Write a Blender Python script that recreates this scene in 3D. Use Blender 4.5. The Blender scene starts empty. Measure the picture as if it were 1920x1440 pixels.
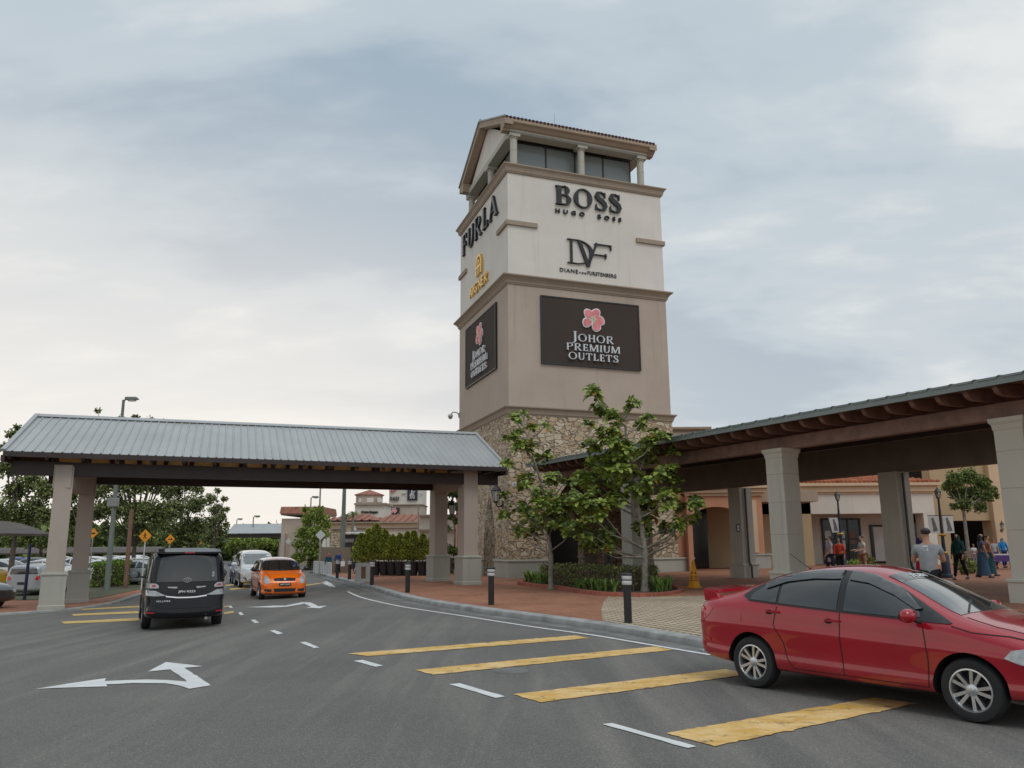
import bpy, bmesh, math, random
from mathutils import Vector, Matrix, noise
from mathutils.bvhtree import BVHTree
random.seed(7)
PI = math.pi
SC = bpy.context.scene
COL = SC.collection

# ---------------------------------------------------------------- camera
FPX, PITCH, ROLL, CAMH = 1503.672, .1979, -.0077, 1.8
_F = Vector((0, math.cos(PITCH), math.sin(PITCH)))
_R = Vector((1, 0, 0))
_U = Vector((0, -math.sin(PITCH), math.cos(PITCH)))
_R2 = _R*math.cos(ROLL) + _U*math.sin(ROLL)
_U2 = -_R*math.sin(ROLL) + _U*math.cos(ROLL)
CAM = Vector((0, 0, CAMH))
cd = bpy.data.cameras.new('camera')
cam = bpy.data.objects.new('camera', cd)
COL.objects.link(cam)
M3 = Matrix((_R2, _U2, -_F)).transposed()
cam.matrix_world = Matrix.Translation(CAM) @ M3.to_4x4()
cd.sensor_width = 36.0
cd.lens = FPX/1920*36.0
cd.clip_start = .05
cd.clip_end = 3000
SC.camera = cam
SC.render.resolution_x = 1024
SC.render.resolution_y = 768

# ---------------------------------------------------------------- view, world, sun
SC.view_settings.view_transform = 'Standard'
SC.view_settings.look = 'None'
SC.view_settings.exposure = 0.0
SC.view_settings.gamma = 1.0
SUN_EL, SUN_AZ = math.radians(52), math.radians(150)   # azimuth from +Y clockwise
wd = bpy.data.worlds.new('World')
SC.world = wd
wd.use_nodes = True
nt = wd.node_tree
nt.nodes.clear()
def N(t, **k):
    n = nt.nodes.new(t)
    for a_, b_ in k.items(): setattr(n, a_, b_)
    return n
def Lk(a_, b_): nt.links.new(a_, b_)
out = N('ShaderNodeOutputWorld')
bg_sky = N('ShaderNodeBackground'); bg_cl = N('ShaderNodeBackground')
sky = N('ShaderNodeTexSky', sky_type='NISHITA')
sky.sun_disc = False
sky.sun_elevation = SUN_EL
sky.sun_rotation = SUN_AZ
Lk(sky.outputs[0], bg_sky.inputs[0]); bg_sky.inputs[1].default_value = .06
tc = N('ShaderNodeTexCoord')
# stretched cloud deck: divide direction by height so that the clouds flatten towards the horizon
sep = N('ShaderNodeSeparateXYZ'); Lk(tc.outputs['Generated'], sep.inputs[0])
def mth(op, a_, b_=None, c_=None):
    n = N('ShaderNodeMath', operation=op)
    for i, v in enumerate((a_, b_, c_)):
        if v is None: continue
        if isinstance(v, (int, float)): n.inputs[i].default_value = v
        else: Lk(v, n.inputs[i])
    return n.outputs[0]
zc = mth('MAXIMUM', sep.outputs[2], 0.0)
zz = mth('ADD', zc, .22)
cx_ = mth('DIVIDE', sep.outputs[0], zz); cy_ = mth('DIVIDE', sep.outputs[1], zz)
cmb = N('ShaderNodeCombineXYZ'); Lk(cx_, cmb.inputs[0]); Lk(cy_, cmb.inputs[1])
n1 = N('ShaderNodeTexNoise'); n1.inputs['Scale'].default_value = .85; n1.inputs['Detail'].default_value = 5; n1.inputs['Roughness'].default_value = .5; n1.inputs['Distortion'].default_value = .4
mp = N('ShaderNodeMapping'); mp.inputs['Location'].default_value = (3.1, 5.3, 0); mp.inputs['Rotation'].default_value = (0, 0, .45); mp.inputs['Scale'].default_value = (1, 1.7, 1)
Lk(cmb.outputs[0], mp.inputs[0]); Lk(mp.outputs[0], n1.inputs[0])
n2 = N('ShaderNodeTexNoise'); n2.inputs['Scale'].default_value = 3.2; n2.inputs['Detail'].default_value = 6; n2.inputs['Roughness'].default_value = .55
Lk(mp.outputs[0], n2.inputs[0])
cl = mth('MULTIPLY_ADD', n2.outputs[0], .22, mth('MULTIPLY', n1.outputs[0], .78))
rp = N('ShaderNodeValToRGB'); Lk(cl, rp.inputs[0])
rp.color_ramp.interpolation = 'EASE'
e = rp.color_ramp.elements
e[0].position = .38; e[0].color = (.38, .48, .575, 1)
e[1].position = .62; e[1].color = (.86, .885, .88, 1)
e2 = e.new(.5); e2.color = (.565, .65, .71, 1)
# warm thin cloud low down, brighter towards the left where the sun glow is
el = N('ShaderNodeMapRange'); el.interpolation_type = 'SMOOTHSTEP'; Lk(zc, el.inputs[0])
el.inputs[1].default_value = 0.0; el.inputs[2].default_value = .60; el.inputs[3].default_value = 1.0; el.inputs[4].default_value = 0.0
az = N('ShaderNodeMapRange'); az.interpolation_type = 'SMOOTHSTEP'; Lk(sep.outputs[0], az.inputs[0])
az.inputs[1].default_value = -.30; az.inputs[2].default_value = .35; az.inputs[3].default_value = 1.0; az.inputs[4].default_value = .28
glow = mth('MULTIPLY', el.outputs[0], az.outputs[0])
mx = N('ShaderNodeMix', data_type='RGBA'); Lk(mth('MULTIPLY', glow, .9), mx.inputs[0]); Lk(rp.outputs[0], mx.inputs[6])
mx.inputs[7].default_value = (1.08, 1.0, .91, 1)
Lk(mx.outputs[2], bg_cl.inputs[0])
# overcast deck is brighter towards the zenith (outside the frame)
zen = N('ShaderNodeMapRange'); zen.interpolation_type = 'SMOOTHSTEP'; Lk(zc, zen.inputs[0])
zen.inputs[1].default_value = .62; zen.inputs[2].default_value = 1.0; zen.inputs[3].default_value = 1.0; zen.inputs[4].default_value = 1.5
Lk(zen.outputs[0], bg_cl.inputs[1])
ms = N('ShaderNodeMixShader'); ms.inputs[0].default_value = .9
Lk(bg_sky.outputs[0], ms.inputs[1]); Lk(bg_cl.outputs[0], ms.inputs[2]); Lk(ms.outputs[0], out.inputs[0])

sl = bpy.data.lights.new('sun', 'SUN'); so = bpy.data.objects.new('sun', sl); COL.objects.link(so)
sl.energy = .9; sl.angle = math.radians(25); sl.color = (1, .96, .9)
sd = Vector((math.sin(SUN_AZ)*math.cos(SUN_EL), math.cos(SUN_AZ)*math.cos(SUN_EL), math.sin(SUN_EL)))
so.rotation_euler = (-sd).to_track_quat('-Z', 'Y').to_euler()
so.location = sd*50

# ---------------------------------------------------------------- geometry of the place
def gz(x): return -.03*min(max(-x-6, 0), 12)          # the road falls away gently to the left
def _ray(px, py): return _F + _R2*((px-960)/FPX) - _U2*((py-720)/FPX)
def G(px, py, z=0.0):
    d = _ray(px, py); q = 0
    for _ in range(40):
        t = (z+q-CAMH)/d.z; P = CAM+d*t; q = gz(P.x)
    return Vector((P.x, P.y, z+q))
def PZ(x): return .12+.03*min(max(x-4, 0), 11)       # the pavement climbs gently to the right
def GP(px, py, dz=0.0):
    d = _ray(px, py); q = .12
    for _ in range(40):
        t = (dz+q-CAMH)/d.z; P = CAM+d*t; q = PZ(P.x)+gz(P.x)
    return Vector((P.x, P.y, dz+q))
def D(px, py, Y):
    d = _ray(px, py); return CAM + d*(Y/d.y)
TH, SK = .3598, -.0307
TC = Vector((-.1843, 42.3205, 0))
TA = Vector((math.cos(TH), math.sin(TH), 0)); TB = Vector((-math.sin(TH+SK), math.cos(TH+SK), 0))
TW, TD = 10.0, 10.16
def T(u, v, z): return TC + TA*u + TB*v + Vector((0, 0, z))

# ---------------------------------------------------------------- helpers
def thing(name, label, cat, loc=(0, 0, 0), rz=0.0, group=None):
    o = bpy.data.objects.new(name, None); COL.objects.link(o)
    o.empty_display_size = .2
    o.location = loc; o.rotation_euler = (0, 0, rz)
    o['label'] = label; o['category'] = cat
    if group: o['group'] = group
    return o
def tag(o, label=None, cat=None, group=None, kind=None):
    if label: o['label'] = label
    if cat: o['category'] = cat
    if group: o['group'] = group
    if kind: o['kind'] = kind
    return o
def wm(o):
    m = o.matrix_basis.copy() if o.type != 'EMPTY' else Matrix.Translation(o.location) @ o.rotation_euler.to_matrix().to_4x4() @ Matrix.Diagonal((*o.scale, 1))
    return wm(o.parent) @ m if o.parent else m
class MB:
    def __init__(s): s.v = []; s.f = []; s.m = []
    def add(s, vs, fs, mi=0):
        n = len(s.v); s.v += [Vector(q) for q in vs]
        s.f += [[i+n for i in f] for f in fs]; s.m += [mi]*len(fs)
    def hexa(s, p, mi=0):
        s.add(p, [(3, 2, 1, 0), (4, 5, 6, 7), (0, 1, 5, 4), (1, 2, 6, 5), (2, 3, 7, 6), (3, 0, 4, 7)], mi)
    def box(s, c, d, rz=0.0, mi=0, M=None):
        x, y, z = d[0]/2, d[1]/2, d[2]/2
        ps = [Vector(q) for q in ((-x, -y, -z), (x, -y, -z), (x, y, -z), (-x, y, -z), (-x, -y, z), (x, -y, z), (x, y, z), (-x, y, z))]
        if rz: r = Matrix.Rotation(rz, 3, 'Z'); ps = [r @ q for q in ps]
        if M: ps = [M @ q for q in ps]
        s.hexa([q+Vector(c) for q in ps], mi)
    def beam(s, a, b, w, h, mi=0, up=Vector((0, 0, 1))):
        a = Vector(a); b = Vector(b); d = (b-a).normalized()
        x = d.cross(up)
        if x.length < 1e-4: x = d.cross(Vector((0, 1, 0)))
        x = x.normalized()*w/2; y = x.cross(d).normalized()*h/2
        s.hexa([a-x-y, a+x-y, b+x-y, b-x-y, a-x+y, a+x+y, b+x+y, b-x+y], mi)
    def poly(s, pts, mi=0): s.add(pts, [list(range(len(pts)))], mi)
    def prism(s, pts, vec, mi=0):
        # pts: planar polygon (3D); vec: extrusion
        pts = [Vector(p) for p in pts]; vec = Vector(vec); n = len(pts)
        nrm = Vector((0, 0, 0))
        for i in range(n): nrm += pts[i].cross(pts[(i+1) % n])
        if nrm.dot(vec) < 0: pts = pts[::-1]
        s.add(pts+[p+vec for p in pts], [list(range(n-1, -1, -1)), list(range(n, 2*n))]+[(i, (i+1) % n, (i+1) % n+n, i+n) for i in range(n)], mi)
    def tube(s, pts, rad, n=8, mi=0, cap=True):
        pts = [Vector(p) for p in pts]
        if isinstance(rad, (int, float)): rad = [rad]*len(pts)
        rings = []; prev = None
        for i, p in enumerate(pts):
            d = (pts[min(i+1, len(pts)-1)]-pts[max(i-1, 0)]).normalized()
            if prev is None:
                x = d.orthogonal().normalized()
            else:
                x = (prev-d*prev.dot(d))
                x = x.normalized() if x.length > 1e-5 else d.orthogonal().normalized()
            prev = x; y = d.cross(x)
            rings.append([p+(x*math.cos(2*PI*k/n)+y*math.sin(2*PI*k/n))*rad[i] for k in range(n)])
        fs = []
        for i in range(len(pts)-1):
            for k in range(n): fs.append((i*n+k, i*n+(k+1) % n, (i+1)*n+(k+1) % n, (i+1)*n+k))
        if cap: fs += [list(range(n-1, -1, -1)), list(range((len(pts)-1)*n, len(pts)*n))]
        s.add([q for r in rings for q in r], fs, mi)
    def lathe(s, prof, c=(0, 0, 0), n=16, mi=0, M=None, closed=False, cap=True):
        # prof: list of (r, z)
        c = Vector(c); vs = []
        for r, z in prof:
            for k in range(n):
                q = Vector((r*math.cos(2*PI*k/n), r*math.sin(2*PI*k/n), z))
                if M: q = M @ q
                vs.append(q+c)
        m = len(prof); fs = []
        for i in range(m if closed else m-1):
            j = (i+1) % m
            for k in range(n): fs.append((i*n+k, i*n+(k+1) % n, j*n+(k+1) % n, j*n+k))
        if not closed and cap:
            if prof[0][0] > 1e-4: fs.append(list(range(n-1, -1, -1)))
            if prof[-1][0] > 1e-4: fs.append(list(range((m-1)*n, m*n)))
        s.add(vs, fs, mi)
    def build(s, name, mats, parent=None, world=False, smooth=False, ang=35, merge=False, bevel=0):
        me = bpy.data.meshes.new(name)
        vs = s.v
        if world and parent is not None:
            inv = wm(parent).inverted(); vs = [inv @ q for q in vs]
        me.from_pydata([tuple(q) for q in vs], [], s.f)
        if not isinstance(mats, (list, tuple)): mats = [mats]
        for m in mats: me.materials.append(m)
        me.polygons.foreach_set('material_index', s.m)
        if merge or bevel:
            bm = bmesh.new(); bm.from_mesh(me); bmesh.ops.remove_doubles(bm, verts=bm.verts, dist=1e-4)
            if bevel:
                es = [e for e in bm.edges if len(e.link_faces) == 2 and e.calc_face_angle(0) > .5]
                bmesh.ops.bevel(bm, geom=es, offset=bevel, segments=2, affect='EDGES', clamp_overlap=True)
            bm.to_mesh(me); bm.free()
        if smooth or bevel:
            me.polygons.foreach_set('use_smooth', [True]*len(me.polygons))
            me.set_sharp_from_angle(angle=math.radians(ang))
        me.update()
        o = bpy.data.objects.new(name, me); COL.objects.link(o)
        if parent is not None: o.parent = parent
        return o
def dup(o, parent=None, repl=None):
    c = o.copy(); COL.objects.link(c)
    if parent is not None: c.parent = parent
    if repl and o.type == 'MESH':
        for i, sl_ in enumerate(c.material_slots):
            nm_ = sl_.material.name if sl_.material else None
            if nm_ in repl: sl_.link = 'OBJECT'; sl_.material = repl[nm_]
    for ch in [q for q in list(COL.objects) if q.parent == o]: dup(ch, c, repl)
    return c

# ---------------------------------------------------------------- materials
def mat(name, rgb, rough=.7, metal=0.0, var=.12, vs=1.5, bump=0.0, bs=25.0, spec=.5, coat=0.0, rgb2=None, emit=None, trans=0.0, island=0.0, alpha=1.0, det=4):
    m = bpy.data.materials.new(name); m.use_nodes = True
    t = m.node_tree; b = t.nodes['Principled BSDF']
    b.inputs['Roughness'].default_value = rough; b.inputs['Metallic'].default_value = metal
    b.inputs['Specular IOR Level'].default_value = spec
    b.inputs['Coat Weight'].default_value = coat; b.inputs['Coat Roughness'].default_value = .04
    g = t.nodes.new('ShaderNodeNewGeometry')
    n = t.nodes.new('ShaderNodeTexNoise'); n.inputs['Scale'].default_value = vs; n.inputs['Detail'].default_value = det
    t.links.new(g.outputs['Position'], n.inputs['Vector'])
    r = t.nodes.new('ShaderNodeValToRGB')
    c1 = [max(0, c*(1-var)) for c in rgb]; c2 = [c*(1+var) for c in (rgb2 or rgb)]
    r.color_ramp.elements[0].position = .3; r.color_ramp.elements[0].color = (*c1, 1)
    r.color_ramp.elements[1].position = .7; r.color_ramp.elements[1].color = (*c2, 1)
    fac = n.outputs[0]
    if island:
        mxx = t.nodes.new('ShaderNodeMix'); mxx.inputs[0].default_value = island
        t.links.new(n.outputs[0], mxx.inputs[2]); t.links.new(g.outputs['Random Per Island'], mxx.inputs[3]); fac = mxx.outputs[0]
    t.links.new(fac, r.inputs[0]); t.links.new(r.outputs[0], b.inputs['Base Color'])
    if bump:
        n3 = t.nodes.new('ShaderNodeTexNoise'); n3.inputs['Scale'].default_value = bs; n3.inputs['Detail'].default_value = 3
        t.links.new(g.outputs['Position'], n3.inputs['Vector'])
        bp = t.nodes.new('ShaderNodeBump'); bp.inputs['Strength'].default_value = bump; bp.inputs['Distance'].default_value = .02
        t.links.new(n3.outputs[0], bp.inputs['Height']); t.links.new(bp.outputs[0], b.inputs['Normal'])
    if emit:
        b.inputs['Emission Color'].default_value = (*emit[:3], 1); b.inputs['Emission Strength'].default_value = emit[3]
    if trans: 
        tr = t.nodes.new('ShaderNodeBsdfTranslucent'); t.links.new(r.outputs[0], tr.inputs[0])
        mxs = t.nodes.new('ShaderNodeMixShader'); mxs.inputs[0].default_value = trans
        t.links.new(b.outputs[0], mxs.inputs[1]); t.links.new(tr.outputs[0], mxs.inputs[2])
        t.links.new(mxs.outputs[0], t.nodes['Material Output'].inputs[0])
    if alpha < 1: b.inputs['Alpha'].default_value = alpha
    return m
def nodes_of(m): return m.node_tree, m.node_tree.nodes['Principled BSDF']
# ---------------------------------------------------------------- particular materials
def pos(t, scale=(1, 1, 1), rot=(0, 0, 0), loc=(0, 0, 0)):
    g = t.nodes.new('ShaderNodeNewGeometry'); mp_ = t.nodes.new('ShaderNodeMapping')
    mp_.inputs['Scale'].default_value = scale; mp_.inputs['Rotation'].default_value = rot; mp_.inputs['Location'].default_value = loc
    t.links.new(g.outputs['Position'], mp_.inputs[0]); return mp_.outputs[0]
def ramp(t, fac, stops, interp='LINEAR'):
    r = t.nodes.new('ShaderNodeValToRGB'); t.links.new(fac, r.inputs[0]); r.color_ramp.interpolation = interp
    el_ = r.color_ramp.elements
    while len(el_) < len(stops): el_.new(.5)
    for q, (p, c) in zip(el_, stops): q.position = p; q.color = (*c, 1) if len(c) == 3 else c
    return r.outputs[0]
def noise_(t, vec, scale, detail=4, rough=.5, dist=0):
    n = t.nodes.new('ShaderNodeTexNoise'); n.inputs['Scale'].default_value = scale; n.inputs['Detail'].default_value = detail
    n.inputs['Roughness'].default_value = rough; n.inputs['Distortion'].default_value = dist
    t.links.new(vec, n.inputs['Vector']); return n.outputs[0]
def mixc(t, f, a_, b_, blend='MIX'):
    m_ = t.nodes.new('ShaderNodeMix'); m_.data_type = 'RGBA'; m_.blend_type = blend
    for i, v in ((0, f), (6, a_), (7, b_)):
        if isinstance(v, (int, float)): m_.inputs[i].default_value = v
        elif isinstance(v, tuple): m_.inputs[i].default_value = (*v, 1)
        else: t.links.new(v, m_.inputs[i])
    return m_.outputs[2]
def bump_(t, b, h, s, d=.01):
    bp = t.nodes.new('ShaderNodeBump'); bp.inputs['Strength'].default_value = s; bp.inputs['Distance'].default_value = d
    t.links.new(h, bp.inputs['Height']); t.links.new(bp.outputs[0], b.inputs['Normal'])
def blank(name, rough=.8, spec=.4):
    m = bpy.data.materials.new(name); m.use_nodes = True; t, b = nodes_of(m)
    b.inputs['Roughness'].default_value = rough; b.inputs['Specular IOR Level'].default_value = spec
    return m, t, b

def m_asphalt():
    m, t, b = blank('asphalt', .82, .35)
    p = pos(t)
    fine = noise_(t, p, 55, 3, .7)
    c = ramp(t, fine, [(.3, (.098, .095, .091)), (.5, (.132, .128, .122)), (.75, (.185, .179, .168))])
    big = noise_(t, p, .35, 5, .6)
    c = mixc(t, 1.0, c, ramp(t, big, [(.3, (.86, .86, .86)), (.7, (1.12, 1.11, 1.08))]), 'MULTIPLY')
    # dusty tyre sweeps running with the bend of the road
    dvec = pos(t, (1.5, .11, 1), (0, 0, math.radians(-36)))
    tr = noise_(t, dvec, 1.0, 5, .62, .5)
    c = mixc(t, ramp(t, tr, [(.47, (0, 0, 0)), (.68, (.55, .55, .55))]), c, (.225, .212, .19))
    tr2 = noise_(t, pos(t, (1.1, .09, 1), (0, 0, math.radians(-30)), (7, 3, 0)), 1.0, 3, .5, .3)
    c = mixc(t, ramp(t, tr2, [(.55, (0, 0, 0)), (.75, (.22, .22, .22))]), c, (.07, .069, .067))
    v_ = t.nodes.new('ShaderNodeTexVoronoi'); v_.inputs['Scale'].default_value = 90; t.links.new(p, v_.inputs['Vector'])
    s2 = t.nodes.new('ShaderNodeSeparateColor'); t.links.new(v_.outputs['Color'], s2.inputs[0])
    c = mixc(t, 1.0, c, ramp(t, s2.outputs[0], [(0, (.80, .80, .80)), (.85, (1.05, 1.05, 1.05)), (1, (1.7, 1.68, 1.6))]), 'MULTIPLY')
    st = noise_(t, p, 2.3, 4, .6)
    c = mixc(t, ramp(t, st, [(.66, (0, 0, 0)), (.78, (.55, .55, .55))]), c, (.045, .043, .042))
    t.links.new(c, b.inputs['Base Color']); bump_(t, b, fine, .5, .006)
    return m
def m_worn(name, c1, c2, wear=.5):
    m, t, b = blank(name, .7, .4)
    p = pos(t)
    n1_ = noise_(t, pos(t, (1, 1, 1)), 5, 6, .75)
    n2_ = noise_(t, pos(t, (1, 1.8, 1), (0, 0, math.radians(-20))), 1.6, 6, .75)
    c = mixc(t, ramp(t, n2_, [(.42, (0, 0, 0)), (.58, (1, 1, 1))]), c1, c2)
    c = mixc(t, ramp(t, n1_, [(wear-.03, (0, 0, 0)), (wear+.07, (.9, .9, .9))]), c, (.10, .098, .095))
    t.links.new(c, b.inputs['Base Color']); bump_(t, b, noise_(t, p, 60, 2), .3, .004)
    return m
def m_brick(name, cs, mortar, bw, bh, rot=0, msz=.012, off=.5):
    m, t, b = blank(name, .85, .3)
    p = pos(t, (1, 1, 1), (0, 0, rot))
    br = t.nodes.new('ShaderNodeTexBrick'); t.links.new(p, br.inputs[0])
    br.inputs['Scale'].default_value = 1; br.inputs['Brick Width'].default_value = bw; br.inputs['Row Height'].default_value = bh
    br.inputs['Mortar Size'].default_value = msz; br.inputs['Mortar Smooth'].default_value = .3; br.offset = off
    br.inputs['Color1'].default_value = (*cs[0], 1); br.inputs['Color2'].default_value = (*cs[1], 1); br.inputs['Mortar'].default_value = (*mortar, 1)
    big = noise_(t, p, .5, 5, .65)
    c = mixc(t, 1.0, br.outputs[0], ramp(t, big, [(.3, (.78, .76, .74)), (.7, (1.22, 1.2, 1.16))]), 'MULTIPLY')
    d = noise_(t, p, 9, 4, .7)
    c = mixc(t, 1.0, c, ramp(t, d, [(.3, (.85, .85, .85)), (.7, (1.12, 1.12, 1.12))]), 'MULTIPLY')
    t.links.new(c, b.inputs['Base Color']); bump_(t, b, br.outputs[1], .4, -.006)
    return m
def m_stone():
    m, t, b = blank('fieldstone', .88, .25)
    w = pos(t, (1.9, 1.9, 3.2))
    dn = t.nodes.new('ShaderNodeTexNoise'); dn.inputs['Scale'].default_value = 1.4; t.links.new(w, dn.inputs[0])
    va = t.nodes.new('ShaderNodeVectorMath'); va.operation = 'MULTIPLY_ADD'
    t.links.new(dn.outputs[1], va.inputs[0]); va.inputs[1].default_value = (.9, .9, .9); t.links.new(w, va.inputs[2])
    v1 = t.nodes.new('ShaderNodeTexVoronoi'); v1.distance = 'CHEBYCHEV'; v1.inputs['Scale'].default_value = 1.25; v1.inputs['Randomness'].default_value = .95; t.links.new(va.outputs[0], v1.inputs['Vector'])
    v2 = t.nodes.new('ShaderNodeTexVoronoi'); v2.feature = 'F2'; v2.distance = 'CHEBYCHEV'; v2.inputs['Scale'].default_value = 1.25; v2.inputs['Randomness'].default_value = .95; t.links.new(va.outputs[0], v2.inputs['Vector'])
    df = t.nodes.new('ShaderNodeMath'); df.operation = 'SUBTRACT'; t.links.new(v2.outputs[0], df.inputs[0]); t.links.new(v1.outputs[0], df.inputs[1])
    sp_ = t.nodes.new('ShaderNodeSeparateColor'); t.links.new(v1.outputs['Color'], sp_.inputs[0])
    c = ramp(t, sp_.outputs[0], [(0, (.40, .29, .19)), (.2, (.52, .42, .29)), (.45, (.59, .51, .39)), (.65, (.47, .34, .22)), (.8, (.64, .56, .45)), (1, (.52, .38, .25))])
    c = mixc(t, 1.0, c, ramp(t, noise_(t, w, 6, 5, .7), [(.3, (.72, .7, .68)), (.7, (1.15, 1.15, 1.15))]), 'MULTIPLY')
    c = mixc(t, ramp(t, df.outputs[0], [(.03, (1, 1, 1)), (.085, (0, 0, 0))]), c, (.165, .13, .095))
    t.links.new(c, b.inputs['Base Color'])
    bump_(t, b, ramp(t, df.outputs[0], [(.0, (0, 0, 0)), (.16, (1, 1, 1))]), .7, .05)
    return m
def m_stucco(name, rgb, streak=.25, panel=0):
    m, t, b = blank(name, .85, .25)
    p = pos(t)
    c = ramp(t, noise_(t, p, .5, 5, .6), [(.3, tuple(q*.93 for q in rgb)), (.7, tuple(q*1.05 for q in rgb))])
    s = noise_(t, pos(t, (2.2, 2.2, .13)), 1.2, 5, .7)
    c = mixc(t, ramp(t, s, [(.54, (0, 0, 0)), (.74, (streak, streak, streak))]), c, tuple(q*.55 for q in rgb))
    s3 = noise_(t, pos(t, (7, 7, .22), (0, 0, 0), (3, 1, 2)), 1.0, 4, .6)
    c = mixc(t, ramp(t, s3, [(.60, (0, 0, 0)), (.74, (streak*.8, streak*.8, streak*.8))]), c, tuple(min(1, q*1.18) for q in rgb))
    t.links.new(c, b.inputs['Base Color']); bump_(t, b, noise_(t, p, 40, 3), .15, .01)
    return m
def m_paint(name, rgb, rough=.28, metal=.0, coat=1.0, flake=.04, dust=.30):
    m, t, b = blank(name, rough, .22)
    b.inputs['Coat Weight'].default_value = coat; b.inputs['Coat Roughness'].default_value = .03; b.inputs['Metallic'].default_value = metal
    n = noise_(t, pos(t), 1.2, 3)
    c = ramp(t, n, [(.3, tuple(q*(1-flake) for q in rgb)), (.7, tuple(q*(1+flake) for q in rgb))])
    # thin road dust low on the body
    g = t.nodes.new('ShaderNodeTexCoord'); s_ = t.nodes.new('ShaderNodeSeparateXYZ'); t.links.new(g.outputs['Object'], s_.inputs[0])
    du = ramp(t, s_.outputs[2], [(.15, (dust, dust, dust)), (.55, (0, 0, 0))])
    du = mixc(t, 1.0, du, ramp(t, noise_(t, pos(t), 6, 5, .7), [(.35, (.2, .2, .2)), (.7, (1, 1, 1))]), 'MULTIPLY')
    c = mixc(t, du, c, (.16, .14, .12))
    t.links.new(c, b.inputs['Base Color'])
    return m
def m_sheet(name, rgb):
    m, t, b = blank(name, .42, .5)
    b.inputs['Metallic'].default_value = .25
    c = ramp(t, noise_(t, pos(t, (1, 1, 1)), .6, 5, .6), [(.3, tuple(q*.9 for q in rgb)), (.7, tuple(q*1.07 for q in rgb))])
    st = noise_(t, pos(t, (3.5, .35, .35), (0, 0, -.45)), 1.0, 5, .7)
    c = mixc(t, ramp(t, st, [(.55, (0, 0, 0)), (.75, (.22, .22, .22))]), c, tuple(q*.6 for q in rgb))
    t.links.new(c, b.inputs['Base Color'])
    return m
def m_tiles(name, cs):
    m, t, b = blank(name, .75, .3)
    v = t.nodes.new('ShaderNodeTexVoronoi'); v.inputs['Scale'].default_value = 3.2; t.links.new(pos(t), v.inputs['Vector'])
    s_ = t.nodes.new('ShaderNodeSeparateColor'); t.links.new(v.outputs['Color'], s_.inputs[0])
    c = ramp(t, s_.outputs[0], [(0, cs[0]), (.5, cs[1]), (1, cs[2])])
    c = mixc(t, 1.0, c, ramp(t, noise_(t, pos(t), 1.3, 5, .7), [(.3, (.75, .75, .75)), (.7, (1.15, 1.15, 1.15))]), 'MULTIPLY')
    t.links.new(c, b.inputs['Base Color'])
    return m
M = {}
M['asphalt'] = m_asphalt()
M['yellow'] = m_worn('yellow_road_paint', (.58, .35, .08), (.72, .50, .23), .585)
M['yellow_thin'] = m_worn('thin_yellow_road_paint', (.6, .40, .10), (.58, .42, .16), .58)
M['white_road'] = m_worn('white_road_paint', (.68, .69, .69), (.60, .61, .61), .66)
M['brick'] = m_brick('red_paving_brick', ((.30, .125, .075), (.38, .175, .105)), (.17, .10, .07), .22, .11, .6)
M['pale_paver'] = m_brick('pale_paving_block', ((.58, .48, .36), (.52, .43, .32)), (.10, .08, .055), .23, .23, -.38, .034, 0)
M['edging'] = m_brick('brick_edging', ((.36, .12, .08), (.30, .10, .07)), (.2, .1, .08), .22, .3, .2, .01)
M['kerb'] = mat('kerb_concrete', (.29, .295, .29), .88, var=.28, vs=2.2, bump=.5, bs=30, det=7)
M['gutter'] = mat('gutter_concrete', (.15, .15, .145), .9, var=.3, vs=1.5, bump=.4, det=7)
M['soil'] = mat('soil', (.06, .045, .03), .95, var=.3, vs=8, bump=.6)
M['ground'] = mat('grassy_ground', (.075, .075, .040), .95, var=.35, vs=.3, bump=.5)
M['stone'] = m_stone()
M['taupe'] = m_stucco('taupe_stucco', (.45, .37, .31), .32)
M['cream'] = m_stucco('cream_stucco', (.66, .625, .575), .22)
M['cornice'] = m_stucco('cornice_render', (.34, .275, .215), .4)
M['column'] = m_stucco('column_render', (.46, .445, .385), .45)
M['column_pink'] = m_stucco('pinkish_column_render', (.42, .36, .315), .3)
M['plinth'] = m_stucco('plinth_render', (.385, .385, .34), .35)
M['salmon'] = m_stucco('salmon_stucco', (.52, .26, .16), .2)
M['peach'] = m_stucco('peach_stucco', (.58, .43, .29), .2)
M['white_wall'] = m_stucco('off_white_stucco', (.62, .575, .51), .2)
M['tan_wall'] = m_stucco('tan_stucco', (.44, .33, .2), .2)
M['soffit'] = mat('tan_soffit', (.35, .27, .20), .8, var=.08)
M['sheet'] = m_sheet('grey_roof_sheet', (.385, .40, .405))
M['sheet_green'] = m_sheet('grey_green_roof_sheet', (.17, .205, .20))
M['brown'] = mat('dark_brown_steel', (.034, .021, .018), .5, var=.2, vs=2)
M['brown_mid'] = mat('brown_timber', (.185, .105, .082), .6, var=.25, vs=3)
M['amber'] = mat('amber_boarding', (.80, .50, .18), .7, var=.15, vs=2)
M['tiles_dark'] = m_tiles('plum_roof_tile', ((.07, .045, .06), (.11, .06, .065), (.085, .05, .05)))
M['tiles_far'] = m_tiles('muted_terracotta_tile', ((.28, .115, .075), (.34, .15, .10), (.24, .10, .07)))  # less saturated copy of the terracotta, for the distant roofs
M['tiles_red'] = m_tiles('terracotta_roof_tile', ((.36, .105, .045), (.46, .16, .07), (.30, .08, .04)))
M['glass'] = mat('window_glass', (.10, .115, .12), .06, var=.15, vs=.6, spec=.9, coat=.6)
M['glass_dark'] = mat('dark_shop_glass', (.012, .011, .010), .12, var=.3, spec=.5)
M['frame_dark'] = mat('dark_window_frame', (.022, .024, .028), .45, var=.15)
M['black'] = mat('black_satin', (.014, .014, .015), .42, var=.25)
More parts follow.
